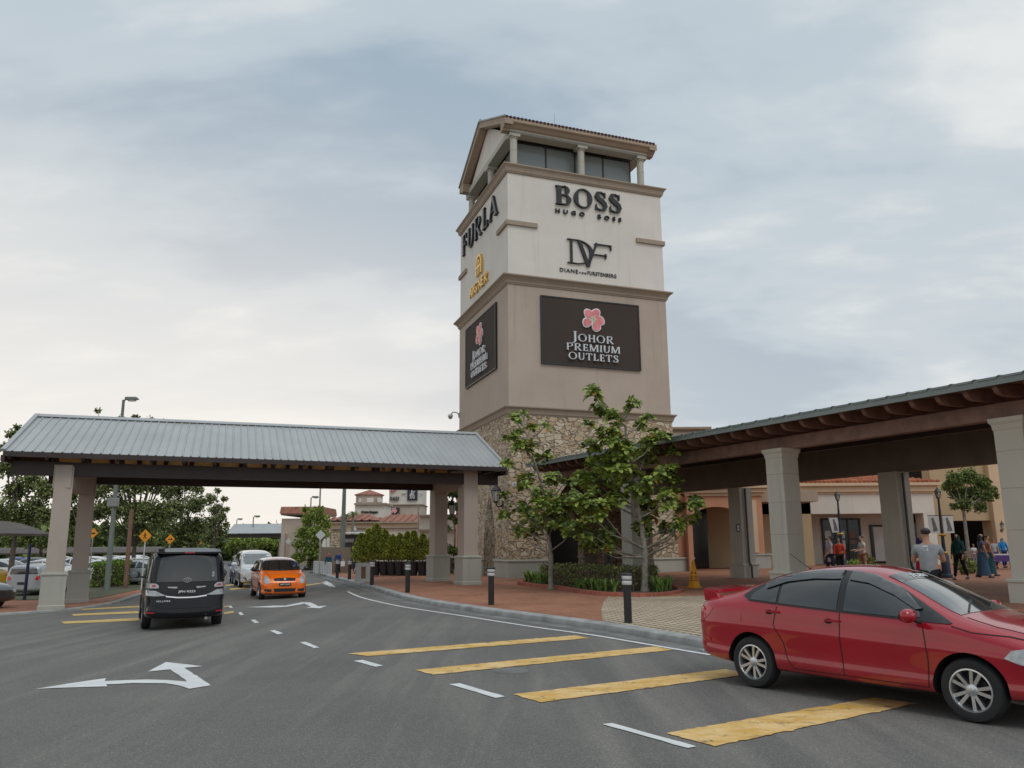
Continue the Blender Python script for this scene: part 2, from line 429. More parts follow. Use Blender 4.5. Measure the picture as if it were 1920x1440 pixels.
M['black_rough'] = mat('black_plastic', (.02, .02, .021), .65, var=.3)
M['letter'] = mat('black_letter', (.016, .017, .02), .35, var=.2)
M['silver_letter'] = mat('silver_letter', (.62, .64, .66), .35, var=.08)
M['gold'] = mat('gold_letter', (.75, .49, .13), .3, metal=.6, var=.1)
M['board'] = m_stucco('brown_sign_board', (.060, .046, .040), .0)
M['pink'] = mat('pink_petal', (.70, .22, .24), .5, var=.22, vs=2.5)
M['white'] = mat('white_enamel', (.72, .73, .73), .45, var=.06)
M['offwhite'] = mat('off_white_panel', (.55, .55, .54), .6, var=.1)
M['grey_steel'] = mat('galvanised_steel', (.30, .315, .31), .5, metal=.4, var=.15)
M['green_post'] = mat('grey_green_post', (.16, .185, .165), .6, var=.15)
M['dark_green'] = mat('dark_green_paint', (.02, .05, .04), .5)
M['brown_post'] = mat('rusty_brown_post', (.20, .11, .075), .7, var=.2)
M['bark'] = mat('grey_bark', (.22, .205, .17), .9, var=.35, vs=9, bump=.8, bs=40)
M['bark_dark'] = mat('dark_bark', (.10, .08, .06), .9, var=.3, vs=9, bump=.8)
M['leaf_big'] = mat('broad_glossy_leaf', (.085, .145, .024), .45, var=.35, vs=.9, rgb2=(.27, .34, .065), trans=.25, island=.55)
M['leaf_yellow'] = mat('yellowing_leaf', (.34, .15, .02), .5, var=.25, trans=.2, island=.5)
M['leaf_dark'] = mat('dark_tree_leaf', (.075, .10, .035), .6, var=.4, vs=.5, rgb2=(.20, .24, .08), trans=.2, island=.6)
M['leaf_mid'] = mat('mid_tree_leaf', (.06, .10, .025), .6, var=.4, vs=.5, rgb2=(.16, .21, .05), trans=.25, island=.6)
M['leaf_light'] = mat('light_tree_leaf', (.14, .20, .03), .6, var=.35, vs=.5, rgb2=(.30, .38, .08), trans=.3, island=.6)
M['leaf_hedge'] = mat('hedge_leaf', (.05, .07, .02), .5, var=.4, vs=2.5, rgb2=(.18, .20, .055), trans=.15, island=.6)
M['leaf_red'] = mat('reddish_new_leaf', (.13, .05, .025), .5, var=.3, island=.5)
M['leaf_bright'] = mat('bright_hedge_leaf', (.07, .14, .015), .55, var=.35, vs=2, rgb2=(.20, .31, .04), trans=.2, island=.6)
M['blade'] = mat('strap_leaf', (.08, .15, .03), .45, var=.3, rgb2=(.22, .34, .08), trans=.25, island=.7)
M['carport'] = mat('dark_carport_sheet', (.075, .058, .050), .6, var=.25)
M['tyre'] = mat('tyre_rubber', (.016, .016, .017), .78, var=.25, bump=.2)
M['rim'] = mat('alloy_rim', (.55, .56, .58), .25, metal=.85, var=.06)
M['rim_dark'] = mat('dark_wheel_gap', (.02, .022, .03), .5)
M['chrome'] = mat('chrome', (.75, .76, .78), .1, metal=1.0, var=.02)
M['car_glass'] = mat('tinted_car_glass', (.018, .021, .023), .05, var=.1, spec=.8, coat=.5)
M['car_glass_clear'] = mat('windscreen_glass', (.05, .06, .062), .04, var=.2, spec=.9, coat=.9)
M['lamp_glass'] = mat('clear_lamp_glass', (.34, .36, .38), .12, var=.25, vs=18, spec=.9, coat=.8)
M['lamp_red'] = mat('red_lamp_glass', (.45, .012, .025), .15, var=.2, vs=15, coat=.8)
M['lamp_amber'] = mat('amber_lamp_glass', (.6, .22, .02), .2, coat=.5)
M['gap'] = mat('panel_gap', (.008, .006, .006), .8)
M['red_paint'] = m_paint('cherry_red_car_paint', (.33, .004, .014), .24, .0, 1.0)
M['black_paint'] = m_paint('blue_black_car_paint', (.006, .007, .012), .18, .0, .35, dust=.12)
M['orange_paint'] = m_paint('orange_car_paint', (.84, .16, .004))
M['white_paint'] = m_paint('white_car_paint', (.60, .61, .61))
M['blue_paint'] = m_paint('blue_car_paint', (.02, .055, .22))
M['silver_paint'] = m_paint('silver_car_paint', (.36, .38, .40), .3, .3)
M['olive_paint'] = m_paint('olive_grey_car_paint', (.17, .155, .12), .3, .2)
M['yellow_paint'] = m_paint('yellow_car_paint', (.55, .33, .02))
M['maroon_paint'] = m_paint('dark_grey_car_paint', (.05, .045, .05))
M['cone'] = mat('yellow_plastic', (.70, .31, .008), .45, var=.12)
M['sign_yellow'] = mat('orange_yellow_sign', (.78, .30, .012), .5, var=.08)
M['hoarding'] = m_stucco('taupe_hoarding', (.24, .185, .14), .2)
M['navy'] = mat('navy_panel', (.012, .022, .055), .5)
M['lamp_pane'] = mat('frosted_lamp_pane', (.45, .46, .44), .3, var=.1)
M['brass'] = mat('brass_collar', (.62, .42, .09), .3, metal=.7, var=.1)
# ---------------------------------------------------------------- ground, road, pavement, kerbs, markings
def drape(name, poly, z, m, parent=None, kind='structure', hgt=0.0, step=None, pv=False):
    """flat polygon (x, y) laid on the falling ground; hgt > 0 gives it a thickness"""
    bm = bmesh.new()
    vs = [bm.verts.new((p[0], p[1], 0)) for p in poly]
    f = bm.faces.new(vs)
    if f.normal.z < 0 or f.calc_area() and (f.normal_update() or f.normal.z < 0): bmesh.ops.reverse_faces(bm, faces=bm.faces)
    for xx in ((-6, -18, 4, 15) if pv else (-6, -18)):
        bmesh.ops.bisect_plane(bm, geom=bm.verts[:]+bm.edges[:]+bm.faces[:], plane_co=(xx, 0, 0), plane_no=(1, 0, 0))
    if hgt:
        r = bmesh.ops.extrude_face_region(bm, geom=bm.faces[:])
        for q in [g for g in r['geom'] if isinstance(g, bmesh.types.BMVert)]: q.co.z -= hgt
        bmesh.ops.recalc_face_normals(bm, faces=bm.faces)
    bmesh.ops.triangulate(bm, faces=[f for f in bm.faces if len(f.verts) > 4])
    for v in bm.verts: v.co.z += z+gz(v.co.x)+(PZ(v.co.x)-.12 if pv else 0)
    me = bpy.data.meshes.new(name); bm.to_mesh(me); bm.free(); me.materials.append(m)
    o = bpy.data.objects.new(name, me); COL.objects.link(o)
    if parent is not None: o.parent = parent
    elif kind: o['kind'] = kind
    return o
drape('ground', [(-700, -60), (700, -60), (700, 1500), (-700, 1500)], -.03, M['ground'])
road = drape('road', [(-90, -30), (60, -30), (60, 75), (-4, 110), (-6, 210), (-90, 210)], 0, M['asphalt'])
KB = [(13, -2.5), (8.2, 5.2), (5.75, 9.3), tuple(G(1325, 1217)[:2]), tuple(G(1220, 1198)[:2]), tuple(G(1114, 1180)[:2]), tuple(G(1000, 1164)[:2]), tuple(G(873, 1146)[:2]),
      tuple(G(768, 1127)[:2]), tuple(G(695, 1105)[:2]), tuple(G(650, 1092)[:2]), tuple(G(612, 1082)[:2]), tuple(G(600, 1074)[:2]), (-16.0, 66), (-16.6, 80)]
def smoothline(pts, n=5):
    o = []
    for i in range(len(pts)-1):
        p0, p1, p2, p3 = [Vector(pts[max(0, min(len(pts)-1, j))]) for j in (i-1, i, i+1, i+2)]
        for k in range(n):
            t = k/n
            o.append(.5*((2*p1)+(-p0+p2)*t+(2*p0-5*p1+4*p2-p3)*t*t+(-p0+3*p1-3*p2+p3)*t**3))
    o.append(Vector(pts[-1])); return o
KL = smoothline(KB)
def offset(line, d):
    r = []
    for i, p in enumerate(line):
        t = (line[min(i+1, len(line)-1)]-line[max(i-1, 0)]).normalized(); r.append(p+Vector((t.y, -t.x))*d)
    return r
PAVE_Z = .12
pave_line = offset(KL, .30)
drape('pavement', [(p.x, p.y) for p in pave_line]+[(-12, 110), (70, 110), (70, -2.5)], PAVE_Z, M['brick'], hgt=.3, pv=True)
def strip(name, line, prof, m, parent=None, kind='structure'):
    """prof: (offset across, height) swept along the line on the falling ground"""
    mb = MB(); offs = [offset(line, o_) for o_, z_ in prof]; n = len(prof)
    vs = []
    for i in range(len(line)):
        for k in range(n): q = offs[k][i]; vs.append((q.x, q.y, gz(line[i].x)+prof[k][1]))
    fs = [(i*n+k, i*n+k+1, (i+1)*n+k+1, (i+1)*n+k) for i in range(len(line)-1) for k in range(n-1)]
    mb.add(vs, fs)
    o = mb.build(name, m, parent, smooth=True, ang=40)
    if parent is None and kind: o['kind'] = kind
    return o
strip('kerb', KL, [(.02, -.05), (.0, .03), (.03, .118), (.07, .142), (.30, .145), (.302, .1)], M['kerb'])
strip('gutter', KL, [(-.42, .0035), (-.40, .006), (-.02, .006), (.01, .006)], M['gutter'])
# left hand island with its kerb
LK = [(-30, 22.5), (-22, 25.0), (-18.2, 26.3), (-16.0, 27.2), (-14.9, 28.6), (-15.1, 31.5), (-16.6, 36.5), (-18.3, 43), (-21.0, 54), (-24.5, 66), (-30, 80)]
LL = smoothline(LK)
LLo = offset(LL, -.22)
drape('left_island', [(p.x, p.y) for p in LLo]+[(-45, 80), (-45, 44), (-26, 44), (-24, 34), (-45, 32), (-45, 22.5)], .055, M['brick'], hgt=.2)
strip('left_kerb', LL, [(-.22, .07), (-.2, .075), (-.04, .075), (.0, .05), (.01, -.04)], M['kerb'])
drape('verge', [(-24.5, 34.4), (-17.6, 34.4), (-18.9, 41), (-21.6, 53), (-25.2, 65.5), (-30, 79), (-40, 79), (-34, 60), (-26, 44)], .075, M['ground'], hgt=.05)

# pale paver fan on the pavement
pf = [GP(x, y) for x, y in [(1140, 1119), (1131, 1130), (1127, 1145), (1129, 1160), (1134, 1170)]]
kk = [p for p in offset(KL, .31) if 9 < p.y < pf[-1].y-.1]
drape('paver_fan', [(p.x, p.y) for p in pf]+[(p.x, p.y) for p in sorted(kk, key=lambda q: -q.y)]+[(9.3, 9.0), (9.6, 13), (9.0, 19), (7.6, 25.6)], PAVE_Z+.004, M['pale_paver'], pv=True)

def mark(name, px, m, z=.008):
    P0 = [G(x, y) for x, y in px]; pts = []; rj = random.Random(len(px)+int(px[0][0]))
    for i, a in enumerate(P0):
        b = P0[(i+1) % len(P0)]; n = max(1, int((b-a).length/.07)) if m is M['yellow'] else max(1, int((b-a).length/.16))
        nn = Vector((-(b-a).y, (b-a).x, 0)).normalized()
        for k in range(n): pts.append(a.lerp(b, k/n)+nn*(rj.gauss(0, .011 if m is M['yellow'] else .006) if k else 0))
    return drape(name, [(p.x, p.y) for p in pts], z, m, parent=road)
for q in ([(651, 1226), (690, 1231), (1107, 1197), (1078, 1192)], [(777, 1257), (812, 1266), (1264, 1219), (1226, 1213)],
          [(962, 1303), (1014, 1318), (1400, 1266), (1362, 1255)], [(1250, 1376), (1340, 1401), (1720, 1320), (1640, 1309)]):
    mark('yellow_bar', q, M['yellow'])
for q in ([(115, 1166), (120, 1170), (262, 1164), (262, 1159)], [(133, 1152), (138, 1155), (262, 1150), (262, 1146)], [(152, 1142), (155, 1144), (262, 1139), (262, 1136)],
          [(420, 1149), (420, 1152), (439, 1149), (437, 1146)], [(420, 1137), (420, 1139), (429, 1138), (428, 1136)],
          [(422, 1097), (424, 1099), (470, 1094), (468, 1092)], [(430, 1104), (433, 1107), (500, 1098), (496, 1095)], [(232, 1108), (235, 1111), (262, 1107), (262, 1104)], [(564, 1098), (566, 1100), (612, 1093), (606, 1092)]):
    mark('thin_yellow_bar', q, M['yellow_thin'])
for q in ([(663, 1240), (704, 1251), (719, 1249), (680, 1238)], [(842, 1284), (930, 1310), (947, 1307), (862, 1282)], [(1129, 1359), (1290, 1404), (1306, 1401), (1148, 1357)],
          [(562, 1205), (588, 1216), (599, 1215), (573, 1204)], [(506, 1183), (521, 1190), (531, 1188), (515, 1182)], [(470, 1163), (477, 1169), (486, 1168), (478, 1162)], [(446, 1149), (450, 1154), (457, 1153), (452, 1148)], [(428, 1137), (431, 1140), (437, 1140), (433, 1136)],
          [(428, 1085), (432, 1088), (456, 1088), (450, 1085)]):
    mark('lane_dash', q, M['white_road'])
mark('turn_arrow', [(66, 1293), (199, 1272.5), (196, 1278), (275, 1275), (312, 1276), (350, 1279), (320, 1256), (277, 1260), (311, 1242), (380, 1250), (345, 1253), (360, 1262), (395, 1286), (355, 1292.5), (332, 1285.5), (310, 1282), (250, 1281.5), (199, 1284), (201, 1288)], M['white_road'])
mark('turn_arrow', [(462, 1139), (512, 1136), (535, 1136), (560, 1131), (566, 1129.5), (582, 1130), (597, 1137), (613, 1136), (600, 1141), (573, 1140), (583, 1138), (571, 1132), (562, 1134), (536, 1138), (510, 1139.5)], M['white_road'])
mark('turn_arrow', [(596, 1094), (612, 1090), (622, 1095), (630, 1101), (618, 1100), (606, 1094.5)], M['white_road'])
el_pts = smoothline([tuple(G(x, y)[:2]) for x, y in [(652, 1109.5), (676, 1120), (749, 1137), (859, 1154), (1000, 1176), (1105, 1190.5), (1198, 1206), (1333, 1229)]])
strip('edge_line', el_pts, [(-.055, .009), (.055, .009)], M['white_road'], parent=road)
mh = MB(); mh.lathe([(0.001, .0), (.24, .0), (.27, .004)], (0, 0, 0), 20)
for q in [(958, 1258)]:
    p = G(*q); o = MB(); o.lathe([(.27, .0), (.25, .012), (.001, .012)], (p.x, p.y, .002), 20); o.build('drain_cover', M['gutter'], road)
# ---------------------------------------------------------------- lettering
def rib(pts, w):
    """polygon of a stroke of varying width along a centre line"""
    P = [Vector(p) for p in pts]; n = len(P)
    if isinstance(w, (int, float)): w = [w]*n
    L_, R_ = [], []
    for i in range(n):
        t = (P[min(i+1, n-1)]-P[max(i-1, 0)]).normalized(); q = Vector((-t.y, t.x))*w[i]/2
        L_.append(P[i]+q); R_.append(P[i]-q)
    return [[L_[i], L_[i+1], R_[i+1], R_[i]] for i in range(n-1)]
def rect(x0, y0, x1, y1): return [[Vector((x0, y0)), Vector((x1, y0)), Vector((x1, y1)), Vector((x0, y1))]]
def arc(cx, cy, rx, ry, a0, a1, t, n, seg=18):
    """elliptic stroke inside the outer radii: thick where it runs upright, thin where it runs level"""
    o = []; i_ = []
    for k in range(seg+1):
        a = math.radians(a0+(a1-a0)*k/seg); c, s = math.cos(a), math.sin(a)
        w = n+(t-n)*c*c
        o.append(Vector((cx+rx*c, cy+ry*s))); i_.append(Vector((cx+(rx-w)*c, cy+(ry-n)*s)))
    return [[o[k], o[k+1], i_[k+1], i_[k]] for k in range(seg)]
def glyph(c, t, n, s):
    """cap height 1. t thick stroke, n thin stroke, s serif reach. returns polygons, advance"""
    P = []
    def stem(x, y0=0, y1=1, w=None, top=True, bot=True):
        w_ = w or t; r = rect(x, y0, x+w_, y1)
        if s:
            if bot: r += rect(x-s, y0, x+w_+s, y0+n*.75)
            if top: r += rect(x-s, y1-n*.75, x+w_+s, y1)
        return r
    m = s+.03
    if c == 'B': P = stem(m)+rect(m, 1-n, m+.34, 1)+rect(m, .5, m+.36, .5+n)+rect(m, 0, m+.38, n)+arc(m+.33, .75+n/2, .3, .25+n/2-n/2, -90, 90, t, n)+arc(m+.36, .25+n/2, .34, .25+n/2, -90, 90, t, n); a = m+.75
    elif c == 'O': P = arc(.46, .5, .46, .52, 0, 360, t, n, 36); a = .96
    elif c == 'S':
        pts = [(.52, .80), (.47, .93), (.33, .985), (.16, .93), (.11, .77), (.19, .64), (.34, .53), (.49, .40), (.54, .24), (.47, .08), (.30, .015), (.12, .07), (.06, .22)]
        P = rib(pts, [n*.6, n, n*1.1, t*.75, t*.95, t, t*1.1, t*1.05, t*.95, t*.75, n*1.1, n, n*.6])
        if s: P += rect(.50, .70, .50+n*.8, .99)+rect(.04, .01, .04+n*.8, .30)
        a = .64
    elif c == 'H': P = stem(m)+stem(m+.5)+rect(m, .5-n/2, m+.5, .5+n/2); a = m*2+.5+t
    elif c == 'J': P = stem(m+.06, -.05, 1, bot=False)+rib([(m+.06+t/2, 0), (m+.02, -.15), (m-.08, -.22)], [t, n, n]); a = m*2+t+.06
    elif c == 'I': P = stem(m); a = m*2+t
    elif c == 'L': P = stem(m)+rect(m, 0, m+.48, n)+(rect(m+.48-n, 0, m+.48, .26) if s else []); a = m+.54
    elif c == 'E': P = stem(m)+rect(m, 0, m+.46, n)+rect(m, .5-n/2, m+.38, .5+n/2)+rect(m, 1-n, m+.44, 1)+(rect(m+.46-n, 0, m+.46, .24)+rect(m+.44-n, .78, m+.44, 1)+rect(m+.38-n*.8, .38, m+.38, .62) if s else []); a = m+.52
    elif c == 'F': P = stem(m)+rect(m, .5-n/2, m+.38, .5+n/2)+rect(m, 1-n, m+.46, 1)+(rect(m+.46-n, .74, m+.46, 1)+rect(m+.38-n*.8, .37, m+.38, .63) if s else []); a = m+.50
    elif c == 'T': P = stem(.3, top=False)+rect(.02, 1-n, .58+t, 1)+(rect(.02, .74, .02+n, 1)+rect(.58+t-n, .74, .58+t, 1) if s else []); a = .62+t
    elif c == 'R': P = stem(m)+rect(m, 1-n, m+.3, 1)+rect(m, .46, m+.3, .46+n)+arc(m+.29, .73+n/2, .3, .27, -90, 90, t, n)+rib([(m+.28, .48), (m+.6, .0)], t*.95)+(rect(m+.5, 0, m+.74, n*.75) if s else []); a = m+.74
    elif c == 'P': P = stem(m)+rect(m, 1-n, m+.3, 1)+rect(m, .44, m+.3, .44+n)+arc(m+.29, .72+n/2, .31, .28, -90, 90, t, n); a = m+.64
    elif c == 'D': P = stem(m)+rect(m, 1-n, m+.3, 1)+rect(m, 0, m+.3, n)+arc(m+.28, .5, .52, .5, -90, 90, t, n, 24); a = m+.84
    elif c == 'U': P = stem(m, .3, 1, bot=False)+stem(m+.52, .3, 1, w=max(n, t*.55), bot=False)+arc(m+.26+t*.27, .34, .26+t*.28, .36, 180, 360, t*.9, n, 20); a = m*2+.52+t*.6
    elif c == 'M': P = stem(m, w=max(n, t*.6))+stem(m+.72)+rib([(m+.06, 1), (m+.38, .04)], t*.95)+rib([(m+.38, .04), (m+.72, 1)], n*1.1); a = m*2+.72+t
    elif c == 'N': P = stem(m, w=max(n, t*.55))+stem(m+.55, w=max(n, t*.55))+rib([(m+.04, 1), (m+.56, .02)], t); a = m*2+.6
    elif c == 'A': P = rib([(.08, 0), (.40, 1)], n*1.2)+rib([(.38, 1), (.74, 0)], t)+rect(.2, .3, .62, .3+n)+(rect(-.03, 0, .2, n*.7)+rect(.58, 0, .88, n*.7) if s else []); a = .86
    elif c == 'V': P = rib([(.06, 1), (.38, 0)], t)+rib([(.36, 0), (.68, 1)], n*1.2)+(rect(-.04, 1-n*.7, .2, 1)+rect(.56, 1-n*.7, .78, 1) if s else []); a = .76
    elif c == 'Y': P = rib([(.04, 1), (.36, .45)], t)+rib([(.36, .45), (.66, 1)], n*1.2)+rect(.3, 0, .3+t, .5)+(rect(.2, 0, .4+t, n*.7) if s else []); a = .72
    elif c == 'G': P = arc(.46, .5, .46, .52, 40, 330, t, n, 30)+rect(.62, .0, .62+t*.8, .45)+(rect(.54, .42, .9, .42+n) if s else rect(.5, .4, .62+t*.8, .4+n)); a = .94
    else: a = .36
    return P, a
def lay(text, t, n, s, gap=.06, small=None):
    """polygons of a word laid out from x = 0; small: scale of letters after the first"""
    x = 0; out_ = []
    for i, c in enumerate(text):
        P, a = glyph(c, t, n, s); k = small if (small and i) else 1
        out_.append([[Vector((x+p.x*k, p.y*k)) for p in q] for q in P]); x += a*k+gap
    return out_, x-gap
def put_letters(parent, name, letters, width, frame, x0, x1, y0, y1, depth, m, each=True, start=0.0):
    """frame(x, y, d) maps sign coordinates to the world; every letter one part"""
    sx = (x1-x0)/width; sy = (y1-y0); k = 0; mb = MB(); obs = []
    for L_ in letters:
        for q in L_:
            k += 1; d = depth+.0006*(k % 37)
            pts = [frame(x0+p.x*sx, y0+p.y*sy, start) for p in q]
            vec = frame(0, 0, d)-frame(0, 0, 0)
            if len(set((round(p.x, 5), round(p.y, 5), round(p.z, 5)) for p in pts)) >= 3: mb.prism(pts, vec)
        if each: obs.append(mb.build(name, m, parent, world=True)); mb = MB()
    if not each: obs.append(mb.build(name, m, parent, world=True))
    return obs
def put_text(parent, name, body, frame, x0, x1, y0, y1, depth, m, spacing=1.0, shear=0.0, bold=0.0, start=0.0, split=False):
    """plain sans lettering from the built-in font, turned into a mesh"""
    cu = bpy.data.curves.new('t', 'FONT'); cu.body = body; cu.space_character = spacing; cu.shear = shear; cu.offset = bold; cu.resolution_u = 3
    cu.extrude = .01
    o = bpy.data.objects.new('t', cu); COL.objects.link(o)
    bpy.context.view_layer.update()
    me = bpy.data.meshes.new_from_object(o.evaluated_get(bpy.context.evaluated_depsgraph_get()))
    bpy.data.objects.remove(o); bpy.data.curves.remove(cu)
    xs = [v.co.x for v in me.vertices]; ys = [v.co.y for v in me.vertices]
    ax, bx, ay, by = min(xs), max(xs), min(ys), max(ys)
    inv = wm(parent).inverted()
    for v in me.vertices:
        v.co = inv @ frame(x0+(v.co.x-ax)/(bx-ax)*(x1-x0), y0+(v.co.y-ay)/(by-ay)*(y1-y0), start+(depth if v.co.z > 0 else 0))
    me.name = name; me.materials.clear(); me.materials.append(m)
    if split:
        bm = bmesh.new(); bm.from_mesh(me); bpy.data.meshes.remove(me); todo = set(bm.verts); isl = []
        while todo:
            st_ = [todo.pop()]; grp = set(st_)
            while st_:
                for e_ in st_.pop().link_edges:
                    for w_ in e_.verts:
                        if w_ in todo: todo.discard(w_); grp.add(w_); st_.append(w_)
            isl.append(grp)
        obs = []
        for grp in isl:
            ids = {v: i for i, v in enumerate(grp)}; m2 = bpy.data.meshes.new('letter')
            m2.from_pydata([tuple(v.co) for v in grp], [], [[ids[v] for v in f.verts] for f in bm.faces if f.verts[0] in ids]); m2.materials.append(m)
            ob = bpy.data.objects.new('letter', m2); COL.objects.link(ob); ob.parent = parent; obs.append(ob)
        bm.free(); return obs
    ob = bpy.data.objects.new(name, me); COL.objects.link(ob); ob.parent = parent
    return ob
# ---------------------------------------------------------------- the sign tower
ZB, Z2, Z1, Z0 = 0.0, 9.078, 16.44, 23.06
def ring(mb, prof, u0=0, u1=TW, v0=0, v1=TD, mi=0, fr=T, close=True):
    n = len(prof); vs = []
    for (o_, z_) in prof:
        for (u, v) in ((u0-o_, v0-o_), (u1+o_, v0-o_), (u1+o_, v1+o_), (u0-o_, v1+o_)): vs.append(fr(u, v, z_))
    fs = [(i*4+k, i*4+(k+1) % 4, (i+1)*4+(k+1) % 4, (i+1)*4+k) for i in range(n-1) for k in range(4)]
    mb.add(vs, fs, mi)
def tbox(mb, u0, u1, v0, v1, z0, z1, mi=0, fr=T):
    mb.hexa([fr(u0, v0, z0), fr(u1, v0, z0), fr(u1, v1, z0), fr(u0, v1, z0), fr(u0, v0, z1), fr(u1, v0, z1), fr(u1, v1, z1), fr(u0, v1, z1)], mi)
tower = thing('sign_tower', 'tall square tower with stone base, taupe middle, cream top and open gable roofed belvedere', 'tower', tuple(T(5, 5, 0)), TH)
def cornice(z, e, h, parent=tower, **k):
    mb = MB(); ring(mb, [(-.01, z-h-.02), (.05, z-h), (.07, z-h*.86), (.10, z-h*.84), (.12, z-h*.62), (e*.6, z-h*.36), (e*.93, z-h*.16), (e, z-h*.14), (e, z), (-.02, z+.04)], **k)
    return mb.build('cornice', M['cornice'], parent, world=True)
def arch_pts(c, w, zs, zt, n=9, z0=0.0, pointed=True):
    pts = [(c-w/2, z0)]
    for k in range(n+1):
        a = PI*k/n
        x = c-w/2*math.cos(a); s_ = math.sin(a)
        zz_ = zs+(zt-zs)*(s_**.8 if not pointed else (1-(abs(x-c)/(w/2))**1.7))
        pts.append((x, zz_))
    pts.append((c+w/2, z0)); return pts
def wall_arches(mb, length, z0, z1, arches, fr, thick, mi=0):
    """fr(s, z, depth) ; arches: list of (c, w, zs, zt)"""
    xs = [0.0]; P = [(0, z0)]
    for (c, w, zs, zt) in arches: P += arch_pts(c, w, zs, zt, z0=z0)
    P += [(length, z0), (length, z1), (0, z1)]
    n = len(P)
    bm = bmesh.new()
    f = bm.faces.new([bm.verts.new((p[0], p[1], 0)) for p in P])
    bmesh.ops.triangulate(bm, faces=[f]); bm.verts.index_update()
    tri = [[v.index for v in q.verts] for q in bm.faces]; co = [v.co.copy() for v in bm.verts]; bm.free()
    A_ = [fr(p.x, p.y, 0) for p in co]; B_ = [fr(p.x, p.y, thick) for p in co]
    fs = [t for t in tri]+[[i+n for i in t][::-1] for t in tri]+[(i, (i+1) % n, (i+1) % n+n, i+n) for i in range(n)]
    mb.add(A_+B_, fs, mi)
E_ = .04
mb = MB()
wall_arches(mb, TW+2*E_, ZB, Z2-.4, [(5.33, 6.3, 3.2, 6.6)], lambda s_, z, d: T(-E_+s_, -E_+d, z), .9)
wall_arches(mb, TD, ZB, Z2-.4, [(3.08, 2.6, 2.2, 4.55), (7.6, 2.4, 2.2, 4.5)], lambda s_, z, d: T(-E_+.001+d, .861+s_*.83, z), .9)
wall_arches(mb, TD, ZB, Z2-.4, [(5.1, 5, 2.6, 6.2)], lambda s_, z, d: T(TW+E_-.001-d, .861+s_*.83, z), .9)
wall_arches(mb, TW+2*E_, ZB, Z2-.4, [(1.9, 1.6, 2.2, 4.6), (6.6, 3.6, 2.2, 5.2)], lambda s_, z, d: T(-E_+s_, TD+E_-d, z), .9)
mb.build('stone_base', M['stone'], tower, world=True)
mb = MB(); tbox(mb, .9, TW-.9, .9, TD-.9, 7.4, 7.6); mb.build('ceiling', M['soffit'], tower, world=True)
# plinth blocks at the foot of every pier
mb = MB()
def plinth(u0, u1, v0, v1, h=1.05):
    ring(mb, [(.0, 0), (.0, h-.14), (.05, h-.12), (.07, h-.07), (.05, h-.01), (-.02, h)], u0, u1, v0, v1)
for q in ((-.13, 2.19, -.13, 1.0), (-.131, .99, 1.002, 2.32), (8.43, 10.95, -.13, .99), (-.13, 1.0, 4.5, 6.0), (-.13, 1, 8.6, TD+.1), (2.7, 4.8, TD-1, TD+.1), (8.4, TW+.1, TD-1, TD+.1)):
    mb = MB(); plinth(*q); mb.build('plinth', M['plinth'], tower, world=True)
mb = MB(); tbox(mb, 0, TW, 0, TD, Z2-.3, Z1-.42); mb.build('middle_wall', M['taupe'], tower, world=True)
mb = MB(); tbox(mb, .03, TW-.03, .03, TD-.03, Z1-.4, Z0-.42); mb.build('upper_wall', M['cream'], tower, world=True)
cornice(Z2, .27, .44); cornice(Z1, .36, .50); cornice(Z0, .27, .48)
for u0, u1, v0, v1 in ((-.10, 1.8, -.10, .2), (-.1001, .2, .201, 1.8), (8.18, TW+.10, -.10, .2), (-.10, .2, 8.45, TD+.1)):
    mb = MB(); tbox(mb, u0, u1, v0, v1, 19.42, 19.68); mb.build('string_band', M['cornice'], tower, world=True)
# belvedere floor, posts, glazed room, beams
ZE = 25.35
mb = MB(); tbox(mb, .1, TW-.1, .1, TD-.1, Z0-.05, Z0+.06); mb.build('terrace_floor', M['soffit'], tower, world=True)
posts = [(.62, .62), (4.95, .62), (TW-1.0, .62), (.62, 5.0), (.62, TD-.7), (TW-1.0, 5.0), (TW-1.0, TD-.7), (4.95, TD-.7)]
for u, v in posts:
    mb = MB(); c = T(u, v, 0)
    mb.lathe([(.21, Z0+.04), (.21, Z0+1.2), (.222, Z0+1.21), (.222, Z0+1.25), (.21, Z0+1.26), (.21, ZE-.35), (.26, ZE-.34), (.26, ZE-.26)], (c.x, c.y, 0), 20)
    tbox(mb, u-.32, u+.32, v-.32, v+.32, ZE-.26, ZE-.10)
    mb.build('post', M['column'], tower, world=True, smooth=True)
mb = MB(); ring(mb, [(0, ZE-.10), (0, ZE+.02)], .3, TW-.68, .3, TD-.38); tbox(mb, .30, TW-.68, .30, .95, ZE-.099, ZE+.25); tbox(mb, .301, .95, .951, TD-1.0, ZE-.099, ZE+.25); tbox(mb, TW-1.35, TW-.681, .951, TD-1.0, ZE-.099, ZE+.25); tbox(mb, .3, TW-.68, TD-.999, TD-.38, ZE-.099, ZE+.25)
mb.build('eaves_beam', M['column'], tower, world=True)
ru0, ru1, rv0, rv1 = 1.0, TW-1.35, 1.25, TD-1.3
